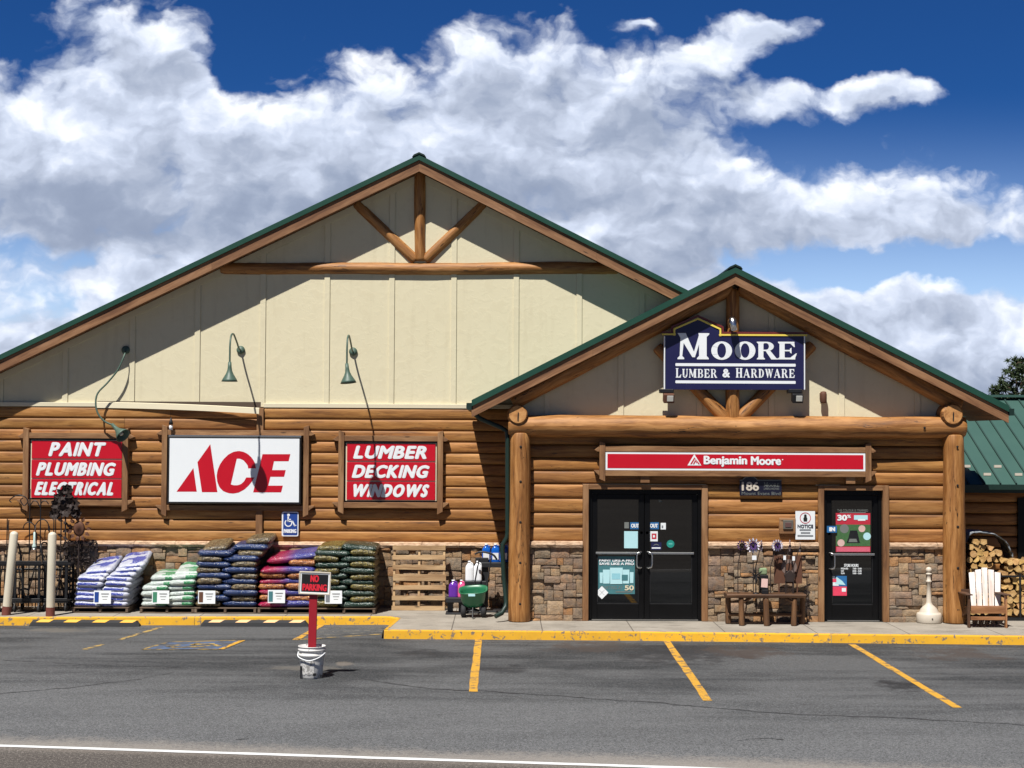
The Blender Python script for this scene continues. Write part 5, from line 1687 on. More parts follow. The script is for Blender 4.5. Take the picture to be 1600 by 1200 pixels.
def card(px, py, Y, kind, label, acc):
    w, h = .31, .235
    c = P(px, py, Y)
    t = thing('price_card', label, 'card', c, 'price cards on the bag stacks')
    rot = Matrix.Rotation(-.06, 3, 'X')
    m = MB(); m.box(c, (w, .008, h), rot); obj('card_sheet', m, WHITE, t)
    m = MB(); m.box(c+Vector((-w*.33, -.006, 0)), (w*.24, .004, h*.78), rot); obj('picture', m, acc, t)
    for k in range(3):
        m = MB(); m.box(c+Vector((w*.15, -.0055, h*(.26-.22*k))), (w*.44*(1-.2*k), .003, .010), rot); obj('print_line', m, FADEDTEXT, t)
    return t
def stack(kind, word, px0, px1, layers, pitch, D, seedbase=0, lean=0.0, tilt=0.0, skew=0.0, fix=None, dep=.95, where=''):
    """a pallet of sacks. kind: 'pair' two alike per layer; 'cross' a long plain one beside a short picture one,
    swapping sides; 'alternate' one full-width sack, then two picture ones. Every sack is a thing."""
    Yf = 27.72
    xa, xb = X(px0, Yf, 930), X(px1, Yf, 930)
    W = xb-xa; base = .115
    pallet_mesh('pallet', 'low weathered pallet under the %s sack stack%s' % (word, where), W+.02, 1.0, .115, ((xa+xb)/2, Yf+.5, 0), DARKPALLET, 'pallets under the sack stacks')
    cache = {}
    name = 'pellet_bag' if kind == 'pair' else 'soil_bag'
    for i in range(layers):
        sw = i % 2
        if kind == 'pair': row = [(.0, .5, D, 'left', ''), (.5, 1.0, D, 'right', '')]
        elif kind == 'cross':
            f = .58 if sw else .42
            row = [(0, f, D if sw else D+'_print', 'left', ''), (f, 1.0, D+'_print' if sw else D, 'right', '')]
        else: row = [(0, 1.0, D, 'full', '')] if sw == 0 else [(0, .49, D+'_print', 'left', ''), (.49, 1.0, D+'_print', 'right', '')]
        for c, (f0, f1, mk, side, _) in enumerate(row):
            q = (fix or {}).get((i, c))
            if q == 'skip': continue
            k = R.randrange(3); key = (round(f1-f0, 2), mk, k)
            w = W*(f1-f0)
            if key not in cache:
                o = obj(name, make_bag(w*1.03, dep, pitch*1.34, seedbase+len(cache)), BAGS[mk]); cache[key] = o
            else:
                o = cache[key].copy(); COL.objects.link(o)
            o.location = Vector((xa+W*(f0+f1)/2+R.uniform(-.015, .015)+lean*i*pitch, Yf+dep/2+R.uniform(-.025, .03)+tilt*i*pitch, base+pitch*(i+.5)))
            o.rotation_euler = (R.uniform(-.02, .02)+skew*i/layers, R.uniform(-.025, .025), R.uniform(-.03, .03))
            what = {'D': word}.get(mk, word)
            if mk.endswith('_print'): what = {'navy': 'tan bark picture', 'purple': 'orange picture', 'forest': 'olive picture'}[D]
            elif kind == 'alternate': what = 'purple and magenta'
            elif kind == 'cross': what = 'plain '+word
            lay = 'bottom layer' if i == 0 else ('top layer' if i == layers-1 else ORD[i]+' layer up')
            o['label'] = '%s sack, %s, in the %s' % (what, lay, word+' stack') if side == 'full' else '%s sack on the %s, %s of the %s stack' % (what, side, lay, word)
            o['category'], o['group'] = 'bag', '%s sacks' % word
            if q:
                dx, dy, dz, rx, ry = q
                o.location += Vector((dx, dy, dz)); o.rotation_euler[0] += rx; o.rotation_euler[1] += ry
stack('pair', 'blue and white', 113, 200, 9, .0915, 'white', 10, .10, .16, .10,
      {(6, 0): (.04, .05, 0, .08, -.08), (7, 0): (.10, .10, .0, .12, -.12), (8, 0): 'skip', (6, 1): (.06, .04, .01, .06, -.06), (7, 1): (.10, .08, .01, .10, -.10), (8, 1): (.15, .12, .01, .14, -.14)}, where=' by the carts')
stack('pair', 'green and white', 219, 303, 7, .0955, 'green', 20, .05, .10, 0, {(4, 0): (.10, .03, 0, .05, 0), (5, 0): (.13, .06, 0, .05, 0), (6, 0): 'skip', (6, 1): (.05, .1, 0, .1, .05)})
stack('cross', 'navy blue', 304, 400, 12, .1015, 'navy', 30, .02, .05, 0,
      {(10, 0): (.06, .05, .0, .08, -.16), (11, 0): 'skip', (9, 1): (.08, .08, 0, .03, 0), (10, 1): (.15, .15, .01, .05, -.03), (11, 1): (.18, .2, .02, .05, -.05)})
stack('alternate', 'purple and orange', 403, 490, 9, .1035, 'purple', 40, .02, .05, 0, {(8, 0): (.10, .12, .02, .05, -.14), (7, 0): 'skip', (7, 1): (.02, .04, 0, 0, 0)})
stack('cross', 'dark green', 489, 586, 11, .1020, 'forest', 50, .01, .03, 0, {(10, 0): (.05, .05, 0, .05, -.04), (10, 1): (.02, .06, 0, .05, .03)})
card(160, 933, 27.66, 0, 'white price card with a blue picture on the blue and white sacks', SIGNBLUE)
card(251, 933, 27.66, 0, 'white price card with a green picture on the green and white sacks', paint('card_green', S(60, 130, 100), .6))
card(323, 933, 27.66, 0, 'white price card with a black and tan picture on the navy sacks', RUST)
card(432, 932, 27.66, 0, 'white price card with a grey green picture on the purple and orange sacks', TEAL)
card(521, 933, 27.66, 0, 'white price card with a grey picture on the dark green sacks', GREYTEXT)

# ------------------------------------------------------------------ pallet standing on edge
xa, xb, zt = X(613, 28.35, 900), X(696, 28.35, 900), Z(852, 28.35, 655)
yb = 28.38
t = thing('standing_pallet', 'bare pale wooden pallet standing on edge against the stone wall', 'pallet', ((xa+xb)/2, yb, 0))
tl = Matrix.Rotation(-.09, 3, 'X'); C0 = Vector(((xa+xb)/2, yb, 0))
for k in range(3):
    m = MB(); x = xa+.03+(xb-xa-.06)*k/2; m.box(C0+tl@Vector((x-C0.x, .03, zt/2)), (.042, .09, zt), tl); obj('stringer', m, PALLET, t, .003)
m = MB()
for k in range(7):
    z = .05+(zt-.1)*k/6+R.uniform(-.014, .014)
    m.box(C0+tl@Vector((R.uniform(-.01, .01), -.027, z)), (xb-xa, .018, .085 if k != 3 else .125), tl@Matrix.Rotation(R.uniform(-.01, .01), 3, 'Y'), col=(R.uniform(.75, 1.12),)*3)
obj('front_deck', m, PALLET, t, .002)
m = MB()
for z in (.06, zt/2, zt-.06): m.box(C0+tl@Vector((0, .085, z)), (xb-xa, .018, .08), tl, col=(R.uniform(.7, 1),)*3)
obj('rear_deck', m, PALLET, t, .002)

# ------------------------------------------------------------------ stepped display with jugs
def jug(label, px, base_z, Y, w, d, h, mat, capmat, capn='cap', grp=None, lab=None):
    c = Vector((X(px, Y, 900), Y, base_z))
    t = thing('jug', label, 'jug', c, grp)
    m = MB(); n = 5
    prof = [(1.0, 0), (1.04, .03), (1.0, .1), (1.0, .62), (.92, .72), (.62, .82), (.34, .90), (.30, .93)]
    vs, fs = [], []
    sg = 20
    for k, (s, z) in enumerate(prof):
        for i in range(sg):
            th = 2*PI*i/sg; e = 4.0 if s > .8 else 2.4
            cx, sx = math.cos(th), math.sin(th)
            rr_ = (abs(cx)**e+abs(sx)**e)**(-1/e)
            vs.append(c+Vector((w/2*s*rr_*cx, d/2*s*rr_*sx, z*h)))
    for k in range(len(prof)-1):
        for i in range(sg):
            fs.append((k*sg+i, k*sg+(i+1) % sg, (k+1)*sg+(i+1) % sg, (k+1)*sg+i))
    fs.append(tuple(range(sg))[::-1]); fs.append(tuple((len(prof)-1)*sg+i for i in range(sg)))
    m.add(vs, fs, None, (1, 1, 1), True); obj('bottle', m, mat, t)
    m = MB(); m.lathe([(.0, .92*h), (w*.19, .92*h), (w*.19, h), (.0, h)], c, 14); obj('cap', m, capmat, t)
    m = MB(); m.tube(sm([c+Vector((w*.12, -d*.1, h*.90)), c+Vector((w*.34, -d*.2, h*.88)), c+Vector((w*.42, -d*.2, h*.76)), c+Vector((w*.40, -d*.25, h*.64))]), .012, 8); obj('handle', m, mat, t)
    if lab: 
        m = MB(); m.box(c+Vector((0, -d/2-.003, h*.33)), (w*.72, .006, h*.36)); obj('label', m, lab, t)
    return t
YJ = 28.25
zA, zB, zC = Z(878, YJ, 775), Z(907, YJ-.2, 740), Z(932.5, YJ-.35, 708)
t = thing('display_stand', 'black stepped display stand holding coloured jugs beside the porch', 'display stand', (X(750, YJ), YJ, 0))
for (p0, p1, z, Y) in ((750, 800, zA, YJ), (725, 760, zB, YJ-.2), (697, 728, zC, YJ-.35)):
    x0, x1 = X(p0, Y, 900), X(p1, Y, 900)
    m = MB(); m.box(((x0+x1)/2, Y, z-.045), (x1-x0, .34, .09)); obj('shelf', m, BLACKPLASTIC, t, .008)
    for xx in (x0+.08, x1-.08):
        m = MB(); m.box((xx, Y+.02, (z-.09)/2), (.10, .14, z-.09)); obj('leg', m, BLACKPLASTIC, t, .006)
    m = MB(); m.box(((x0+x1)/2, Y+.0, .015), (x1-x0, .36, .03)); obj('base', m, BLACKPLASTIC, t, .004)
    if p0 == 725: 
        m = MB(); m.box(((x0+x1)/2+.12, Y+.12, (z+.3)/2+.1), (.24, .08, z+.32)); obj('upright', m, BLACKPLASTIC, t, .006)
for k, px in enumerate((759.5, 774, 787.5)):
    jug('blue fluid jug, %s of the blue jugs on the top step' % ('left', 'middle', 'right')[k], px, zA, YJ, .155, .12, .335, BLUEJUG, WHITEPLASTIC, grp='jugs on the display stand', lab=WHITEPLASTIC)
jug('white jug on the left of the middle step', 733.5, zB, YJ-.22, .15, .13, .36, WHITEPLASTIC, WHITEPLASTIC, grp='jugs on the display stand')
jug('white jug on the right of the middle step', 746.5, zB, YJ-.22, .15, .13, .36, WHITEPLASTIC, WHITEPLASTIC, grp='jugs on the display stand')
jug('purple fluid jug on the lowest step', 708.5, zC, YJ-.36, .17, .14, .31, PURPLEJUG, WHITEPLASTIC, grp='jugs on the display stand')
jug('pink fluid jug on the lowest step', 721, zC, YJ-.36, .13, .13, .31, PINKJUG, WHITEPLASTIC, grp='jugs on the display stand')

# ------------------------------------------------------------------ broadcast spreader
Y = 27.35
c = P(739, 965, Y); c.z = 0
t = thing('spreader', 'green broadcast spreader with two black wheels beside the log post', 'spreader', c)
hz0, hz1 = Z(945, Y, 739), Z(921, Y, 739)
m = MB(); sg = 28; vs, fs = [], []
prof = [(.10, hz0-.04), (.18, hz0+.02), (.215, hz0+.10), (.235, hz1-.03), (.262, hz1), (.262, hz1+.012), (.240, hz1+.008), (.215, hz1-.05), (.19, hz0+.10), (.14, hz0+.03), (.02, hz0+.0)]
for r_, z in prof:
    for k in range(sg):
        th = 2*PI*k/sg; cx, sx = math.cos(th), math.sin(th)
        e = 3.2; q = (abs(cx)**e+abs(sx)**e)**(-1/e)
        vs.append((c.x+r_*q*cx, Y+r_*q*sx*.86, z+.02*(-cx)*(1 if z > hz1-.1 else 0)*-1))
for i in range(len(prof)-1):
    for k in range(sg): fs.append((i*sg+k, i*sg+(k+1) % sg, (i+1)*sg+(k+1) % sg, (i+1)*sg+k))
fs.append(tuple(range(sg))[::-1]); fs.append(tuple((len(prof)-1)*sg+k for k in range(sg)))
hc_ = Vector((c.x, Y, (hz0+hz1)/2)); hr_ = Matrix.Rotation(.24, 3, 'X'); vs = [hc_+hr_@((v if isinstance(v, Vector) else Vector(v))-hc_) for v in vs]
m.add(vs, fs, None, (1, 1, 1), True); hop = obj('hopper', m, HOPPERGREEN, t)
m = MB(); m.box((c.x-.02, Y-.26, hz1-.075), (.12, .012, .04)); obj('label', m, PALECYAN, hop)
for dx in (-.17, .19):
    wh = MB(); wr = .112
    wh.lathe([(.03, -.04), (.085, -.045), (wr, -.03), (wr, .03), (.085, .045), (.03, .04)], (c.x+dx, Y-.02, wr+.003), 26, M=Matrix.Rotation(PI/2, 3, 'Y')@Matrix.Rotation(0, 3, 'X'))
    w_ = obj('wheel', wh, RUBBER, t)
    hb = MB(); hb.lathe([(.0, -.05), (.05, -.05), (.05, .05), (.0, .05)], (c.x+dx, Y-.02, wr+.003), 18, M=Matrix.Rotation(PI/2, 3, 'Y')); obj('rim', hb, BLACKPLASTIC, w_)
m = MB(); m.tube([(c.x-.22, Y-.02, .115), (c.x+.24, Y-.02, .115)], .012, 8); obj('axle', m, STEEL, t)
m = MB()
for dx in (-.10, .12): m.tube(sm([(c.x+dx*.6, Y-.1, hz0-.02), (c.x+dx*.8, Y+.1, hz0-.03), (c.x+dx+.08, Y+.25, hz0+.14), (c.x+dx+.20, Y+.42, Z(872, Y+.45, 765))]), .013, 8)
obj('push_handle', m, BLACKMETAL, t)
m = MB(); m.tube(sm([(c.x+.02, Y+.44, Z(866, Y+.45, 765)), (c.x+.14, Y+.42, Z(862, Y+.45, 765)), (c.x+.34, Y+.42, Z(866, Y+.45, 765)), (c.x+.42, Y+.44, Z(874, Y+.45, 765))]), .018, 8); obj('grip', m, BLACKPLASTIC, t)
m = MB(); m.tube([(c.x, Y-.2, hz0-.03), (c.x, Y-.30, .02)], .014, 8); obj('stand_leg', m, BLACKMETAL, t)
m = MB(); m.lathe([(.0, 0), (.12, .0), (.13, .02), (.03, .05), (.0, .06)], (c.x, Y, hz0-.11), 20); obj('spinner_disc', m, BLACKPLASTIC, t)

# ------------------------------------------------------------------ bollards
for (tx, ty, bx_, by_, lab) in ((22.5, 830, 9.5, 961, 'cream bollard with brown foot leaning right, nearest the left picture edge'), (82, 831, 78.5, 962.5, 'cream bollard with brown foot standing upright, nearest the blue sacks')):
    Y = G(bx_, by_, 0).y
    b_, tp = P(bx_, by_, Y), P(tx, ty, Y); b_.z = 0
    t = thing('bollard', lab, 'bollard', b_, 'cream bollards')
    m = MB(); d = tp-b_; f = .105
    m.tube([b_+d*f, b_+d*.5, b_+d*.962, b_+d*.98, b_+d*.993, tp], [.074, .074, .074, .064, .042, .008], 24); obj('pipe', m, BOLLARDCREAM, t)
    m = MB(); m.tube([b_, b_+d*(f-.002)], [.080, .077], 24); obj('foot', m, BOLLARDBASE, t)

# ------------------------------------------------------------------ black garden carts and ironwork at the left end
def cart(px0, px1, Y, label):
    x0, x1 = X(px0, Y, 930), X(px1, Y, 930)
    t = thing('garden_cart', label, 'cart', ((x0+x1)/2, Y, 0), 'black two tier carts')
    zd, zs = Z(938, Y, px0), Z(881, Y, px0)
    m = MB(); m.box(((x0+x1)/2, Y, zd), (x1-x0, .58, .035)); m.box(((x0+x1)/2, Y-.28, zd+.03), (x1-x0, .02, .07)); m.box(((x0+x1)/2, Y+.28, zd+.03), (x1-x0, .02, .07)); obj('lower_deck', m, BLACKMETAL, t, .004)
    m = MB(); m.box(((x0+x1)/2, Y, zs), (x1-x0, .5, .03)); m.box(((x0+x1)/2, Y-.25, zs+.04), (x1-x0, .015, .07)); obj('upper_tray', m, BLACKMETAL, t, .004)
    for sx in (x0+.04, x1-.04):
        for sy in (-.22, .22):
            m = MB(); m.box((sx, Y+sy, (zd+zs)/2), (.04, .04, zs-zd)); obj('leg', m, BLACKMETAL, t)
            wz = .062
            m = MB(); m.lathe([(.018, -.02), (.055, -.02), (wz, -.012), (wz, .012), (.055, .02), (.018, .02)], (sx, Y+sy, wz+.002), 18, M=Matrix.Rotation(PI/2, 3, 'Y')@Matrix.Rotation(0, 3, 'Z')); w_ = obj('caster', m, RUBBER, t)
            m = MB(); m.box((sx, Y+sy, (zd+wz)/2), (.02, .07, zd-wz)); obj('fork', m, STEEL, w_)
    m = MB(); m.tube(sm([(x0+.02, Y-.2, zs), (x0-.05, Y-.2, zs+.35), (x0-.05, Y+.2, zs+.35), (x0+.02, Y+.2, zs)]), .016, 8); obj('push_handle', m, BLACKMETAL, t)
    m = MB(); m.tube([(x0+.1, Y-.27, zs), ((x0+x1)/2, Y-.27, zd)], .012, 6); m.tube([(x1-.1, Y-.27, zs), ((x0+x1)/2, Y-.27, zd)], .012, 6); obj('brace', m, BLACKMETAL, t)
    return t
cart(26, 70, 28.05, 'black two tier garden cart between the two cream bollards')
cart(72, 112, 28.2, 'black two tier garden cart behind the right cream bollard')
cart(-20, 20, 28.0, 'black two tier garden cart partly behind the leaning bollard')
YH = 28.45
rackx0, rackx1 = X(4, YH, 900), X(112, YH, 900)
t = thing('stake_rack', 'low black wire rack holding garden hooks and metal stakes', 'rack', ((rackx0+rackx1)/2, YH, 0))
for z in (.15, .72):
    m = MB()
    for sy in (-.12, .12): m.tube([(rackx0, YH+sy, z), (rackx1, YH+sy, z)], .012, 6)
    for k in range(14): x = rackx0+(rackx1-rackx0)*k/13; m.tube([(x, YH-.12, z), (x, YH+.12, z)], .007, 6)
    obj('wire_shelf', m, BLACKMETAL, t)
for x in (rackx0, rackx1):
    for sy in (-.12, .12):
        m = MB(); m.tube([(x, YH+sy, 0), (x, YH+sy, 1.0)], .014, 6); obj('post', m, BLACKMETAL, t)
def hook(label, px, ytop, arcs, extra=None):
    b_ = P(px, 900, YH); b_.z = .0
    t = thing('shepherd_hook', label, 'garden hook', b_, 'black garden hooks')
    z1 = Z(ytop, YH, px)
    m = MB(); m.tube([b_+Vector((0, 0, .02)), Vector((b_.x, YH, z1))], .011, 8); obj('pole', m, BLACKMETAL, t)
    for pts in arcs:
        m = MB(); m.tube(sm([P(a, b, YH) for a, b in pts]), .010, 8); obj('hook', m, BLACKMETAL, t)
    return t
hook('tall black hook with a wide arc reaching left, below the PAINT sign', 45, 764, [[(45, 790), (41, 778), (30, 773.5), (20, 777), (15, 782), (18, 785)], [(45, 782), (38, 790), (32, 782), (36, 778)]])
hook('black hook with twin scrolls, third pole from the left', 62, 779, [[(62, 792), (58, 784), (52, 783), (48, 789)], [(62, 792), (66, 784), (72, 783), (76, 788)]])
hook('black hook with a full arch bending left, beside the feeder', 76, 822, [[(76, 830), (75, 818), (69, 812), (61, 813.5), (55, 822), (55, 832)]])
hook('low black hook with a small arch holding the hanging feeder', 56, 832, [[(56, 840), (54, 822), (46, 816), (39, 819), (36, 826)]])
hook('straight black twin pole rod, left of the right bollard top', 83, 772, [[(87, 776), (87, 830), (87, 872)]])
hook('pair of short black prongs behind the leaning bollard', 10, 811, [[(14, 812), (13, 824), (14, 835), (14, 872)]])
b_ = P(53.5, 857, YH-.1); t = thing('hanging_feeder', 'small pale glass feeder hanging from a low garden hook', 'feeder', b_)
m = MB(); m.lathe([(.0, 0), (.035, .005), (.042, .04), (.03, .07), (.022, .09), (.018, .30), (.0, .31)], b_, 16); obj('bottle', m, paint('feeder_glass', S(186, 206, 200), .2), t)
m = MB(); m.lathe([(.0, -.03), (.05, -.025), (.045, .0), (.0, .01)], b_, 16); m.tube([b_+Vector((0, 0, .3)), b_+Vector((.03, 0, .46))], .004, 6); obj('tray', m, STEEL, t)
# dark iron flower stakes
def petals(m, c, n, r0, r1, w, tilt, ph=0.0, ax=None):
    """a ring of curled leaf-shaped blades facing the street"""
    for k in range(n):
        th = 2*PI*k/n+ph
        d = Vector((math.cos(th), -tilt, math.sin(th))).normalized(); s = Vector((-math.sin(th), 0, math.cos(th)))
        p = [c+d*r0, c+d*(r0+(r1-r0)*.35)+s*w+Vector((0, -.012, 0)), c+d*(r0+(r1-r0)*.75)+s*w*.7+Vector((0, -.02, 0)), c+d*r1, c+d*(r0+(r1-r0)*.75)-s*w*.7+Vector((0, -.02, 0)), c+d*(r0+(r1-r0)*.35)-s*w+Vector((0, -.012, 0))]
        q = [v+Vector((0, .006, 0)) for v in p]
        n6 = 6
        m.add(p+q, [(0, 5, 4, 3, 2, 1), (6, 7, 8, 9, 10, 11)]+[(i, (i+1) % 6, 6+(i+1) % 6, 6+i) for i in range(6)])
YK = 28.3
c = P(101, 778, YK)
t = thing('metal_flower', 'tall dark rusted metal flower cluster in front of the ELECTRICAL panel', 'garden ornament', Vector((c.x, YK, 0)))
m = MB(); m.tube([(c.x+.03, YK, .02), (c.x+.02, YK, c.z)], .014, 8); m.tube([(c.x-.08, YK, .02), (c.x-.05, YK, c.z-.2)], .012, 8); obj('stake', m, DARKIRON, t)
for k, (dx, dz, r_) in enumerate(((0, .04, .19), (-.13, -.12, .15), (.14, -.10, .17), (.02, -.22, .16), (.2, -.28, .12), (-.18, -.3, .12), (.05, .14, .13))):
    m = MB(); petals(m, c+Vector((dx, -.03*k % .1, dz)), 8, .01, r_, .05, .35, k*.4); petals(m, c+Vector((dx, -.04-.03*k % .1, dz)), 6, .005, r_*.6, .035, .7, k*.9); obj('blossom', m, DARKIRON, t)
m = MB()
for k in range(9): 
    z = .5+.14*k; s_ = 1 if k % 2 else -1
    petals(m, Vector((c.x+.03+s_*.05, YK, z)), 2, .0, .12, .03, .2, s_*.5)
obj('leaves', m, DARKIRON, t)
c = P(124, 826, YK)
t = thing('sunflower_stake', 'brown metal sunflower stake with round face and small leaves on its rim', 'garden ornament', Vector((c.x, YK, 0)))
m = MB(); m.tube([(c.x-.02, YK, .02), (c.x, YK, c.z)], .014, 8); obj('stake', m, DARKIRON, t)
m = MB(); m.lathe([(.0, .03), (.10, .02), (.145, -.0), (.0, -.005)], c+Vector((0, -.02, 0)), 24, M=Matrix.Rotation(PI/2, 3, 'X')@Matrix.Scale(.75, 3, (1, 0, 0))); obj('face', m, RUST, t)
m = MB(); petals(m, c, 11, .13, .24, .035, .15); obj('rim_leaves', m, RUST, t)
# scrolled iron trellis
c = P(128, 880, YK+.12)
t = thing('iron_trellis', 'dark scrolled iron trellis leaning on the stone wall left of the sacks', 'trellis', Vector((c.x, YK+.12, 0)))
w2, z0_, z1_ = .26, .02, Z(846, YK, 128)
m = MB()
for dx in (-w2, 0, w2): m.tube([(c.x+dx, YK+.12, z0_), (c.x+dx, YK+.12, z1_)], .012, 6)
for k in range(4): z = z0_+.1+(z1_-z0_-.1)*k/3; m.tube([(c.x-w2, YK+.12, z), (c.x+w2, YK+.12, z)], .010, 6)
obj('frame', m, DARKIRON, t)
rt = random.Random(5)
for k in range(34):
    m = MB()
    cx, cz = c.x+rt.uniform(-w2, w2), rt.uniform(.12, z1_); r_ = rt.uniform(.04, .10); a0 = rt.uniform(0, 6)
    m.tube([(cx+r_*(1-i/14)*math.cos(a0+i*.55), YK+.10+rt.uniform(-.02, .02), cz+r_*(1-i/14)*math.sin(a0+i*.55)) for i in range(12)], .007, 5)
    obj('scroll', m, DARKIRON, t)
m = MB()
for k in range(36): petals(m, Vector((c.x+rt.uniform(-w2-.04, w2+.04), YK+.08, rt.uniform(.2, z1_+.05))), 2, 0, rt.uniform(.05, .10), .024, .2, rt.uniform(0, 6))
obj('leaves', m, DARKIRON, t)

# ------------------------------------------------------------------ wheel stops
def wheel_stop(pa_, pb_, label, blk, cols):
    a, b = Vector((*gp(*pa_), ZA)), Vector((*gp(*pb_), ZA))
    t = thing('wheel_stop', label, 'wheel stop', (a+b)/2, 'rubber wheel stops')
    d = (b-a); L = d.length; d.normalize(); n = Vector((-d.y, d.x, 0))
    if n.y < 0: n = -n
    h, w = .105, .16
    prof = [(0, .0), (.018, h*.62), (.055, h), (w-.055, h), (w-.018, h*.62), (w, 0)]
    def sec(s, k=1.0): return [a+d*s+n*y+Vector((0, 0, z*k+.002)) for y, z in prof]
    ss = [0, .06, L-.06, L]; ks = [.35, 1, 1, .35]
    vs = []; [vs.extend(sec(s, k)) for s, k in zip(ss, ks)]
    q = len(prof); fs = []
    for i in range(3):
        for k in range(q-1): fs.append((i*q+k, (i+1)*q+k, (i+1)*q+k+1, i*q+k+1))
    fs += [tuple(range(q)), tuple(3*q+k for k in range(q))[::-1]]
    m = MB(); m.add(vs, fs); obj('rubber_body', m, RUBBER, t, .004)
    for f0, f1, mt in blk:
        s0, s1 = L*f0, L*f1; sk = .07
        o = Vector((0, 0, .004))-n*.004
        vs = [a+d*(s0+sk*0)+n*.018+Vector((0, 0, h*.62+.002))+o, a+d*(s1)+n*.018+Vector((0, 0, h*.62+.002))+o, a+d*(s1+sk)+n*.055+Vector((0, 0, h+.002))+o, a+d*(s0+sk)+n*.055+Vector((0, 0, h+.002))+o,
              a+d*(s1+sk*1.4)+n*(w-.055)+Vector((0, 0, h+.006)), a+d*(s0+sk*1.4)+n*(w-.055)+Vector((0, 0, h+.006))]
        m = MB(); m.add(vs, [(0, 1, 2, 3), (3, 2, 4, 5)]); obj('reflector_block', m, mt, t)
wheel_stop((45, 978.5), (217, 979.5), 'black rubber wheel stop with four yellow blocks, before the bollards', [(.06, .18, STOPYELLOW), (.31, .43, STOPYELLOW), (.57, .69, STOPYELLOW), (.82, .94, STOPYELLOW)], None)
wheel_stop((313, 979), (481, 979.5), 'black rubber wheel stop with faded orange blocks, before the navy sacks', [(.07, .18, STOPPALE), (.32, .43, STOPPALE), (.58, .69, STOPPALE), (.82, .93, STOPPALE)], None)

# ------------------------------------------------------------------ no parking sign standing in a bucket
b_ = G(487, 1058.5, ZA); Y = b_.y; b_.z = ZA
t = thing('no_parking_sign', 'black NO PARKING board on a red post standing in a white bucket', 'sign', b_)
hb = .43
m = MB(); m.lathe([(.0, .0), (.142, 0), (.148, .01), (.165, .22), (.176, .305), (.186, .307), (.188, .33), (.178, .335), (.180, .375), (.192, .378), (.194, .40), (.184, .405), (.186, hb), (.194, hb+.002), (.192, hb+.012), (.178, hb+.010), (.172, .36), (.165, .345), (.0, .34)], b_+Vector((0, 0, .002)), 36); bk = obj('bucket', m, BUCKETWHITE, t)
m = MB(); m.tube(sm([b_+Vector((-.185, -.03, .36)), b_+Vector((-.17, -.12, .30)), b_+Vector((-.02, -.2, .26)), b_+Vector((.12, -.165, .30)), b_+Vector((.19, -.05, .35))]), .008, 8); obj('bail', m, WHITEPLASTIC, bk)
m = MB(); vs = []; n = 10
for i in range(n+1):
    th = math.radians(-150+80*i/n)
    for z, r_ in ((.06, .158), (.25, .174)): vs.append(b_+Vector((r_*math.cos(th), r_*math.sin(th), z+.01*math.sin(i*1.7))))
m.add(vs, [(2*i, 2*i+2, 2*i+3, 2*i+1) for i in range(n)], None, (1, 1, 1), True); obj('torn_label', m, paint('torn_label_grey', S(150, 148, 144), .6, .25, S(210, 208, 204), ns=10), bk)
m = MB(); m.box(b_+Vector((.06, -.165, .065)), (.045, .012, .035)); obj('stamp', m, BLACKMETAL, bk)
m = MB(); m.box(b_+Vector((-.135, -.12, .09)), (.02, .02, .17)); obj('side_tab', m, BLACKMETAL, bk)
p0, p1 = b_+Vector((.0, 0, .30)), P(490.5, 905, Y)
m = MB(); m.bar(p0, p1, .112, .05, up=(0, 1, 0)); obj('post', m, POSTRED, t, .005)
cb = P(492, 911, Y-.045); rt_ = Matrix.Rotation(.035, 3, 'Y')
m = MB(); m.box(cb, (.435, .02, .31), rt_); bd = obj('board', m, WHITE, t, .004)
def brd(m, x0, z0, x1, z1, y): 
    vs = [cb+rt_@Vector((x, y, z)) for x, z in ((x0, z0), (x1, z0), (x1, z1), (x0, z1))]; m.add(vs, [(0, 1, 2, 3)])
m = MB(); brd(m, -.185, -.123, .185, .123, -.0125); obj('black_field', m, BLACKMETAL, bd)
m = MB(); put_text(m, 'NO', -.062, .012, .058, .112, -.016, .006); put_text(m, 'PARKING', -.17, -.108, .172, -.012, -.016, .006)
m.v = [cb+rt_@v for v in m.v]; obj('lettering', m, SIGNREDTEXT, bd)
# frame lip
m = MB()
for (x, z, sx, sz) in ((0, .15, .44, .02), (0, -.15, .44, .02), (-.213, 0, .02, .28), (.213, 0, .02, .28)): m.box(cb+rt_@Vector((x, -.012, z)), (sx, .014, sz), rt_)
obj('frame', m, CREAMPLASTIC, bd, .003)

# ------------------------------------------------------------------ rustic bench with garden spinners
Y = 26.42
zt, zb_ = Z(927, Y, 1195), 0.0
x0, x1 = X(1133.5, Y, 930), X(1256.5, Y, 930)
t = thing('log_bench', 'dark rustic log bench with slab top standing between the doors', 'bench', ((x0+x1)/2, Y, 0))
m = MB(); n = 22; vs = []; prof = [(-.19, -.02), (-.2, .02), (-.185, .035), (.17, .035), (.19, .02), (.18, -.03), (.0, -.045)]
for i in range(n+1):
    x = x0+(x1-x0)*i/n; nb = mnoise.noise(Vector((x*3, 4, 0)))*.02; nz = mnoise.noise(Vector((x*4, 9, 0)))*.010
    for py_, pz in prof: vs.append((x, Y+py_+(nb if py_ < -.1 else 0), zt-.035+pz+(nz if pz < 0 else nz*.3)))
q = len(prof); fs = [(i*q+k, i*q+(k+1) % q, (i+1)*q+(k+1) % q, (i+1)*q+k) for i in range(n) for k in range(q)]+[tuple(range(q))[::-1], tuple(n*q+k for k in range(q))]
uv = [[(vs[k][0], vs[k][1]+vs[k][2]) for k in f] for f in fs]
m.add(vs, fs, uv, (.6, .56, .54), False); obj('seat_slab', m, BENCHWOOD, t)
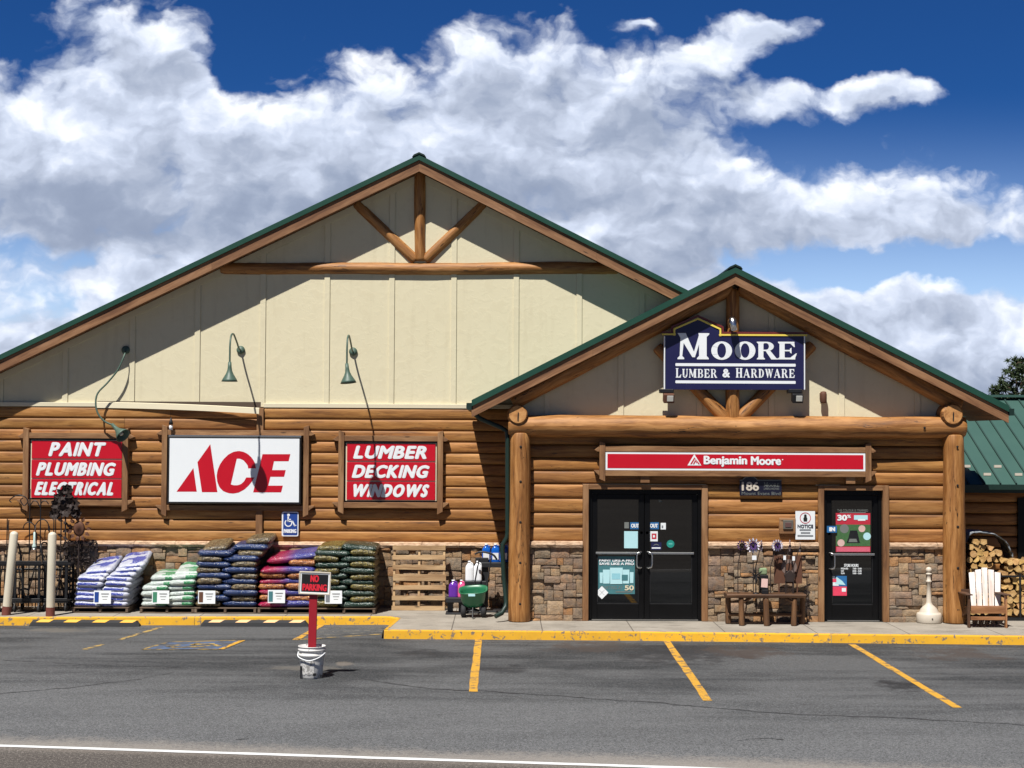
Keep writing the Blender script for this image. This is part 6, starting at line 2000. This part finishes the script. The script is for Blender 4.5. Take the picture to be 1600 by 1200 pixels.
for px, yy in ((1138.5, .12), (1159, -.13), (1197.5, -.14), (1239.5, -.13), (1253, .12), (1197.5, .14)):
    x = X(px, Y+yy, 950); m = MB(); m.log((x, Y+yy, .0), (x+R.uniform(-.02, .02), Y+yy, zt-.06), .052, .044, n=6, seg=14, wob=.15); obj('leg', m, BENCHWOOD, t)
for (a, b_, yy) in ((1139, 1197, .06), (1197, 1253, .06)):
    m = MB(); m.log((X(a, Y, 960), Y+yy, Z(961, Y, 1170)), (X(b_, Y, 960), Y+yy, Z(961, Y, 1170)), .03, .028, n=8, seg=12, wob=.15); obj('stretcher', m, BENCHWOOD, t)
for (xa, xb, s_) in ((1160, 1192, 1), (1237, 1204, 1)):
    m = MB(); m.log((X(xa, Y, 950), Y-.13, Z(940, Y, 1180)), (X((xa*2+xb)/3, Y, 950), Y-.13, zt-.07), .026, .024, n=4, seg=10); obj('brace', m, BENCHWOOD, t)
def spinner(label, px, py, r_, pole_px, n, col1, col2, edge=1.0, tagp=None, dy=0.0, face=None):
    c = P(px, py, Y+dy)
    t = thing('garden_spinner', label, 'garden spinner', Vector((X(pole_px, Y+dy, 920), Y+dy, zt)), 'metal garden spinners on the bench')
    m = MB(); m.tube([Vector((X(pole_px, Y+dy, 925), Y+dy, zt)), Vector((X(pole_px, Y+dy, 880), Y+dy, Z(885, Y, px))), c+Vector((0, .02, 0))], .008, 8); obj('pole', m, DARKIRON, t)
    R_ = r_/90
    m = MB(); petals(m, Vector((0, 0, 0)), n, R_*.45, R_, R_*.15, .25); 
    for i, v in enumerate(m.v): m.v[i] = c+Vector((v.x*edge, v.y+(1-edge)*v.x, v.z))
    obj('outer_petals', m, col1, t)
    m = MB(); petals(m, Vector((0, -.03, 0)), n, R_*.12, R_*.62, R_*.14, .4, .3)
    for i, v in enumerate(m.v): m.v[i] = c+Vector((v.x*edge, v.y+(1-edge)*v.x, v.z))
    obj('inner_petals', m, col2, t)
    m = MB(); m.lathe([(.0, .03), (R_*.16, .02), (R_*.16, -.01), (.0, -.02)], c+Vector((0, -.05, 0)), 14, M=Matrix.Rotation(PI/2, 3, 'X')); obj('hub', m, DARKIRON, t)
    if tagp:
        q = P(*tagp, Y+dy-.03); m = MB(); m.box(q, (.075 if tagp[0] < 1200 else .045, .006, .075)); obj('price_tag', m, WHITE, t)
spinner('dark purple spinner on a straight pole at the left end of the bench', 1158.5, 852, 8.5, 1153, 12, PURPLEPETAL, DARKIRON)
spinner('big white petalled spinner with purple heart on the bench', 1176, 852, 12.5, 1177, 12, PETALWHITE, PURPLEPETAL, tagp=(1178.5, 871.5), dy=-.06)
spinner('white edged spinner seen half edge on beside the big white one', 1189, 853, 10, 1181, 12, PETALWHITE, PURPLEPETAL, .35, dy=.06)
spinner('purple spinner ringed with pale dots near the middle of the bench', 1214, 852, 10, 1204, 14, PETALWHITE, PURPLEPETAL, dy=-.02)
spinner('narrow purple spinner seen edge on left of the notice', 1233.5, 852.5, 10, 1227.5, 12, PETALWHITE, PURPLEPETAL, .3, tagp=(1226, 871.5))
spinner('narrow pale spinner turned edge on below the notice', 1249.5, 856, 10, 1240, 12, PETALWHITE, DARKIRON, .22, tagp=(1240, 872.5))
# metal starburst, planter box, leaning panel, card
c = P(1181, 899, Y-.08); t = thing('starburst_ornament', 'black spiky metal starburst on a short stand on the bench', 'ornament', Vector((c.x, Y-.08, zt)))
m = MB(); m.tube([(c.x, Y-.08, zt), c], .010, 8); m.lathe([(.0, 0), (.06, 0), (.05, .015), (.0, .02)], (c.x, Y-.08, zt), 14); obj('stand', m, BLACKMETAL, t)
m = MB(); rs_ = random.Random(2)
for k in range(22):
    d = Vector((rs_.uniform(-1, 1), rs_.uniform(-.6, .3), rs_.uniform(-1, 1))).normalized(); m.tube([c, c+d*.085, c+d*.14], [.008, .007, .002], 5)
obj('spikes', m, BLACKMETAL, t)
c = P(1194, 913, Y+.02); t = thing('planter_box', 'small black box with pale green moss on top among the spinners', 'planter', Vector((c.x, Y+.05, zt)))
zb1, zb2 = Z(899, Y, 1194), Z(888, Y, 1194)
m = MB(); m.box((c.x, Y+.1, (zt+zb1)/2), (.15, .13, zb1-zt)); obj('box', m, BLACKMETAL, t, .006)
m = MB(); m.box((c.x-.01, Y+.1, (zb1+zb2)/2), (.14, .12, zb2-zb1)); 
obj('moss', m, MOSS, t, .03, 3)
c = P(1194.5, 911, Y-.11); t = thing('pink_card', 'small pale pink card leaning against the black box', 'card', Vector((c.x, Y-.11, zt)))
m = MB(); m.box(c, (.11, .012, .15), Matrix.Rotation(-.12, 3, 'X')@Matrix.Rotation(.08, 3, 'Y')); obj('card_sheet', m, TERRACOTTA, t)
m = MB(); m.box((c.x+.005, Y-.10, zt+.035), (.11, .07, .07)); obj('holder', m, BLACKMETAL, t, .004)
a, b_ = xz(1209.5, 911.5, Y+.13), xz(1253, 868.5, Y+.13)
t = thing('rusty_plaque', 'brown rusted metal panel with a faint round picture on the bench', 'panel', Vector(((a[0]+b_[0])/2, Y+.13, zt)))
m = MB(); m.box(((a[0]+b_[0])/2, Y+.13, (a[1]+b_[1])/2), (b_[0]-a[0], .015, b_[1]-a[1])); obj('sheet', m, RUST, t)
for dx in (-.16, .16): 
    m = MB(); m.box(((a[0]+b_[0])/2+dx, Y+.13, (zt+a[1])/2), (.02, .015, a[1]-zt)); obj('foot', m, RUST, t)
cc = Vector(xz(1233, 886, Y+.12)); m = MB()
for k in range(30):
    t0, t1 = 2*PI*k/30, 2*PI*(k+1)/30
    m.flat([(cc.x+r2*math.cos(q), cc.y+r2*math.sin(q)) for q, r2 in ((t0, .135), (t1, .135), (t1, .07), (t0, .07))], Y+.119)
obj('round_picture', m, paint('faded_print', S(118, 100, 92), .7, ns=16, var=.5), t)
c = P(1234, 901, Y+.03); t = thing('pentagon_planter', 'dark pentagon shaped metal ornament in front of the brown panel', 'ornament', Vector((c.x, Y+.03, zt)))
m = MB(); pts = [(c.x+.105*math.cos(PI/2+k*2*PI/5)*1.0, c.z+.115*math.sin(PI/2+k*2*PI/5)) for k in range(5)]
m.prism(pts, Y+.0, Y+.06); obj('body', m, DARKIRON, t, .006)
m = MB()
for dx in (-.05, .05): m.tube([(c.x+dx, Y+.03, zt), (c.x+dx, Y+.03, c.z-.09)], .008, 6)
obj('leg', m, DARKIRON, t)
c = P(1261, 925, Y+.3); t = thing('iron_plant_stake', 'thin dark iron plant stake by the stone wall at the right end of the bench', 'garden ornament', Vector((c.x, Y+.3, 0)))
m = MB(); m.tube([(c.x, Y+.3, 0), (c.x, Y+.3, Z(905, Y, 1261))], .012, 6); obj('stake', m, DARKIRON, t)
m = MB()
for k in range(5): petals(m, Vector((c.x, Y+.3, .25+.1*k)), 2, 0, .07, .02, .3, k*.9)
obj('leaves', m, DARKIRON, t)

# ------------------------------------------------------------------ smoking receptacle
Y = G(1451.5, 973, 0).y
b_ = Vector((X(1451.5, Y, 970), Y, 0)); k = (Z(885, Y, 1451)-0)
t = thing('ash_receptacle', 'cream bell shaped smoking receptacle with a ball top by the log post', 'ash receptacle', b_)
prof = [(0, 0), (.205, 0), (.215, .02), (.215, .15), (.20, .175), (.165, .185), (.165, .20), (.15, .215), (.145, .24), (.10, .285), (.06, .32), (.046, .36), (.040, .50), (.036, .70), (.05, .71), (.05, .73), (.034, .74), (.034, .83), (.05, .84), (.05, .86), (.03, .87)]
s_ = k/ .98
m = MB(); m.lathe([(r_*1.0, z*s_) for r_, z in prof]+[(0, .872*s_)], b_, 32); obj('body', m, CREAMPLASTIC, t)
m = MB(); m.lathe([(.0, .0)]+[(.052*math.sin(PI*i/10), .052*(1-math.cos(PI*i/10))) for i in range(1, 10)]+[(0, .104)], b_+Vector((0, 0, .872*s_-.004)), 24); obj('ball_top', m, CREAMPLASTIC, t)
m = MB(); m.lathe([(.0, 0), (.012, 0), (.012, .01), (.0, .01)], b_+Vector((0, -.215, .09)), 12, M=Matrix.Rotation(PI/2, 3, 'X')); obj('lock', m, BOLTDARK, t)

# ------------------------------------------------------------------ adirondack chair
Y = 26.15
def cx_(px): return X(px, Y, 950)
t = thing('adirondack_chair', 'adirondack chair with whitewashed back slats and brown frame on the pavement', 'chair', (cx_(1541), Y, 0))
zs = Z(948, Y, 1540); ztop = Z(890, Y, 1540)
lean = .26
for k in range(5):
    pxs = 1517.5+10.6*k
    xb_, xt = X(1519.5+9.3*k, Y+.4, 940), X(1518+10.1*k, Y+.6, 900)
    top_ = ztop-.02-.028*abs(k-2)**1.4
    m = MB(); w = .104
    yb2, yt2 = Y+.33, Y+.33+(top_-zs)*lean+.12
    p0, p1 = Vector((xb_, yb2, zs-.03)), Vector((xt, yt2, top_))
    d = (p1-p0); sd_ = Vector((1, 0, 0)); up = d.normalized(); nrm = sd_.cross(up)
    vs = []
    for f in (-.5, .5):
        for q_, hh in ((p0-sd_*w*.42, 0), (p0+sd_*w*.42, 0), (p1+sd_*w*.5-up*(.012 if k > 2 else .0), 0), (p1-sd_*w*.5-up*(.012 if k < 2 else .0), 0)): vs.append(q_+nrm*f*.02)
    fs = [(0, 1, 2, 3), (7, 6, 5, 4), (0, 4, 5, 1), (1, 5, 6, 2), (2, 6, 7, 3), (3, 7, 4, 0)]
    o_ = R.uniform(0, 50); uvm = [(0, 0), (0, w), (d.length, w), (d.length, 0)]*2
    m.add(vs, fs, [[(uvm[j][0]+o_, uvm[j][1]+o_) for j in f] for f in fs]); obj('back_slat', m, WHITEWOOD, t, .004)
xl, xr = cx_(1516), cx_(1570)
for k in range(5):
    m = MB(); m.box(((xl+xr)/2, Y+.02+k*.085, zs-.0-.012*k), (xr-xl-.02, .078, .022)); obj('seat_slat', m, CHAIRWOOD, t, .004)
m = MB(); m.box(((xl+xr)/2, Y-.035, zs-.055), (xr-xl, .022, .115)); obj('front_apron', m, CHAIRWOOD, t, .004)
m = MB(); m.box(((xl+xr)/2, Y-.02, Z(966, Y, 1540)), (xr-xl, .022, .06)); obj('lower_rail', m, CHAIRWOOD, t, .004)
for sx, x in ((-1, cx_(1513.5)), (1, cx_(1571.5))):
    m = MB(); m.box((x, Y+.0, Z(930, Y, 1540)/2), (.028, .09, Z(930, Y, 1540))); obj('front_leg', m, CHAIRWOOD if sx > 0 else CHAIRDARK, t, .004)
    m = MB(); m.bar((x-sx*.03, Y+.03, zs-.03), (x-sx*.03, Y+.85, .05), .024, .10); obj('side_rail', m, CHAIRDARK, t, .004)
    m = MB(); m.bar((x+sx*.01, Y-.08, Z(930, Y, 1540)+.012), (x-sx*.01, Y+.62, Z(930, Y, 1540)+.0), .12, .022); obj('armrest', m, CHAIRDARK, t, .006)
    m = MB(); m.box((x-sx*.0, Y+.5, Z(930, Y, 1540)/2-.0), (.028, .07, Z(930, Y, 1540)-.02)); obj('rear_leg', m, CHAIRDARK, t, .004)
m = MB(); m.box(((xl+xr)/2, Y+.46, zs+.22), (xr-xl+.05, .02, .07)); obj('back_rail', m, CHAIRDARK, t, .003)

# ------------------------------------------------------------------ firewood
def wood_end(seed, r):
    """outline of a split log end"""
    rs = random.Random(seed); kind = rs.choice(['wedge', 'wedge', 'half', 'round', 'block'])
    if kind == 'round': pts = [(r*.92*math.cos(k*PI/6), r*.92*math.sin(k*PI/6)) for k in range(12)]
    elif kind == 'half': pts = [(r*1.08*math.cos(k*PI/7), r*1.0*math.sin(k*PI/7)-.35*r) for k in range(8)]
    elif kind == 'wedge': pts = [(0, -r*.95)]+[(r*1.15*math.cos(math.radians(28+k*124/6)), r*1.1*math.sin(math.radians(28+k*124/6))-.15*r) for k in range(7)]
    else: pts = [(-r*.8, -r*.6), (r*.7, -r*.8), (r*.95, .35*r), (.1*r, r*.85), (-r*.85, r*.55)]
    a = rs.uniform(0, 2*PI)
    pts = [(x*rs.uniform(.93, 1.07), y*rs.uniform(.93, 1.07)) for x, y in pts]
    return kind, [(x*math.cos(a)-y*math.sin(a), x*math.sin(a)+y*math.cos(a)) for x, y in pts]
wn = 0
def firewood(cx, cz, Yf, r, label, group):
    global wn
    wn += 1
    kind, pts = wood_end(900+wn, r)
    rs = random.Random(wn)
    m = MB(); L = .42; n = len(pts)
    k = rs.uniform(.78, 1.15); col = (k, k*rs.uniform(.9, 1.0), k*rs.uniform(.78, .95))
    y0 = Yf+rs.uniform(-.03, .04)
    vs = [(cx+x, y0+mnoise.noise(Vector((x*30, z*30, wn)))*.008, cz+z) for x, z in pts]+[(cx+x*.97, y0+L, cz+z*.97) for x, z in pts]
    fs = [list(range(n))] + [list(range(n, 2*n))[::-1]]
    m.add(vs, fs, None, col)
    m.add(vs, [(i, n+i, n+(i+1) % n, (i+1) % n) for i in range(n)], None, tuple(v*.55 for v in col))
    return single('firewood_log', m, FIREWOOD, label % kind, 'firewood', (cx, Yf, cz), group)
def pile(px0, px1, ytop, ybot, Yf, r, name, group, prof):
    x0, x1 = X(px0, Yf, 900), X(px1, Yf, 900)
    zb, zt_ = Z(ybot, Yf, 1560), Z(ytop, Yf, 1560)
    pitch = r*1.80; row = 0; z = zb+r
    nrows = int((zt_-zb-2*r)/(r*1.62))+1
    for row in range(nrows):
        z = zb+r+row*r*1.62
        f = row/max(1, nrows-1)
        a, b = prof(f)
        xa, xb = x0+(x1-x0)*a, x0+(x1-x0)*b
        n = max(1, int((xb-xa)/pitch))
        for k in range(n):
            x = xa+pitch*(k+.5)+(pitch*.5 if row % 2 else 0)+R.uniform(-.012, .012)
            if x > xb: continue
            lab = 'split firewood %s, %s from left, row %s from top, %s' % ('%s', ('first', *ORD[1:])[k], ('one', 'two', 'three', 'four', 'five', 'six', 'seven', 'eight', 'nine', 'ten', 'eleven', 'twelve', 'thirteen')[nrows-row-1], name)
            firewood(x, z+R.uniform(-.01, .01), Yf, r*R.uniform(.86, 1.08), lab, group)
YW = 27.25
pile(1510, 1573, 836, 880, YW+.15, .066, 'upper wrapped pile', 'firewood in the wrapped pile', lambda f: (0.0+.1*f**3, 1.0-.42*f**2))
pile(1513, 1556, 878, 962, YW+.15, .072, 'pile behind the chair', 'firewood behind the chair', lambda f: (0, 1))
pile(1560, 1650, 868, 962, YW, .068, 'racked pile right of the chair', 'firewood in the black rack', lambda f: (0.02+.12*f**3, 1))
t = thing('firewood_rack', 'black metal rack around the firewood right of the chair', 'rack', (X(1600, YW), YW, 0))
for px in (1562, 1593.5, 1655):
    x = X(px, YW-.03, 920)
    m = MB(); m.box((x, YW-.04, Z(896, YW, 1590)/2), (.03, .03, Z(896, YW, 1590))); obj('post', m, BLACKMETAL, t)
for py in (900, 965.5):
    m = MB(); m.box(((X(1562, YW)+X(1655, YW))/2, YW-.045, Z(py, YW, 1590)), (X(1655, YW)-X(1562, YW), .025, .03)); obj('rail', m, BLACKMETAL, t)
m = MB(); m.box(((X(1512, YW)+X(1655, YW))/2, YW+.155, .02), (X(1655, YW)-X(1512, YW), .5, .04)); obj('base', m, BLACKMETAL, t)
m = MB(); m.box(((X(1512, YW)+X(1565, YW))/2, YW+.5, Z(880, YW+.15, 1540)-.012), (X(1572, YW)-X(1510, YW), .42, .02)); obj('shelf', m, BLACKMETAL, t)
# crumpled grey plastic over the upper pile
ys = [YW+.26, YW+.156, YW+.52, YW+.7]
path = sm([P(1508, 868, YW+.15), P(1510, 852, YW+.15), P(1517, 836, YW+.15), P(1530, 833.5, YW+.15), P(1548, 835, YW+.15), P(1563, 840, YW+.15), P(1574, 850, YW+.15), P(1580, 863, YW+.15), P(1583, 876, YW+.15), P(1572, 886, YW+.15)], 4)
vs = []; n = len(path)
for i, p in enumerate(path):
    for j, yy in enumerate(ys):
        nn = mnoise.noise(Vector((i*.7, j*1.3, 2)))*.02
        vs.append((p.x+nn, yy, p.z+nn+.012*j))
fs = [(i*4+j, i*4+j+1, (i+1)*4+j+1, (i+1)*4+j) for i in range(n-1) for j in range(3)]
m = MB(); m.add(vs, fs, None, (1, 1, 1), True)
w_ = single('plastic_wrap', m, PLASTICWRAP, 'crumpled grey plastic sheet draped over the upper firewood pile', 'plastic sheet', (X(1545, YW), YW+.4, Z(850, YW)))
so2 = w_.modifiers.new('thickness', 'SOLIDIFY'); so2.thickness = .006

# ------------------------------------------------------------------ pines behind the shop
def pine(label, px, ytop, Y, h, rad, seed, first=.18):
    rs = random.Random(seed)
    tp = P(px, ytop, Y); b_ = Vector((tp.x, Y, tp.z-h))
    t = thing('pine_tree', label, 'tree', b_, 'pines behind the shop')
    m = MB(); n = 10
    m.tube([b_+Vector((mnoise.noise(Vector((seed, i*.5, 0)))*.12, 0, h*.98*i/n)) for i in range(n+1)], [max(.02, .17*(1-i/n)**.8) for i in range(n+1)], 10, wob=.1); obj('trunk', m, BARK, t)
    limbs, crown = MB(), MB()
    nb = int(h*13)
    for k in range(nb):
        f = first+(1-first)*(k/nb)**.9
        L = rad*(1-f)**.62*rs.uniform(.55, 1.1)+.12
        if rs.random() < .10: continue
        th = rs.uniform(0, 2*PI); base = b_+Vector((0, 0, h*f))
        d = Vector((math.cos(th), math.sin(th), rs.uniform(-.05, .35)))
        tip = base+d*L+Vector((0, 0, .08*L))
        limbs.tube([base, base+d*L*.5-Vector((0, 0, .05*L)), tip], [.028, .018, .006], 5, False)
        cl = max(4, int(L*12))
        for c_ in range(cl):
            s_ = rs.uniform(.28, 1.05); p = base+d*L*s_+Vector((rs.gauss(0, .10), rs.gauss(0, .10), rs.gauss(0, .07)+.05))
            tone = rs.uniform(.55, 1.25)
            for q in range(20):
                dd = Vector((rs.gauss(0, 1), rs.gauss(0, 1), rs.gauss(.25, .8))).normalized()*rs.uniform(.10, .2)
                sd_ = dd.cross(Vector((rs.gauss(0, 1), rs.gauss(0, 1), rs.gauss(0, 1)))).normalized()*rs.uniform(.016, .032)
                crown.add([p-sd_, p+sd_, p+dd], [(0, 1, 2)], None, (tone,)*3)
    obj('limbs', limbs, BARK, t); obj('crown', crown, NEEDLES, t)
pine('dark pine rising behind the green wing roof at the right edge', 1590, 564, 44, 9.5, 1.9, 3, .3)
pine('small dark pine top left of the tall pine behind the roof', 1557, 606, 47, 8.0, 1.3, 8, .4)
pine('pine standing just right of the tall pine behind the green roof', 1616, 580, 46, 9.0, 1.6, 12, .3)
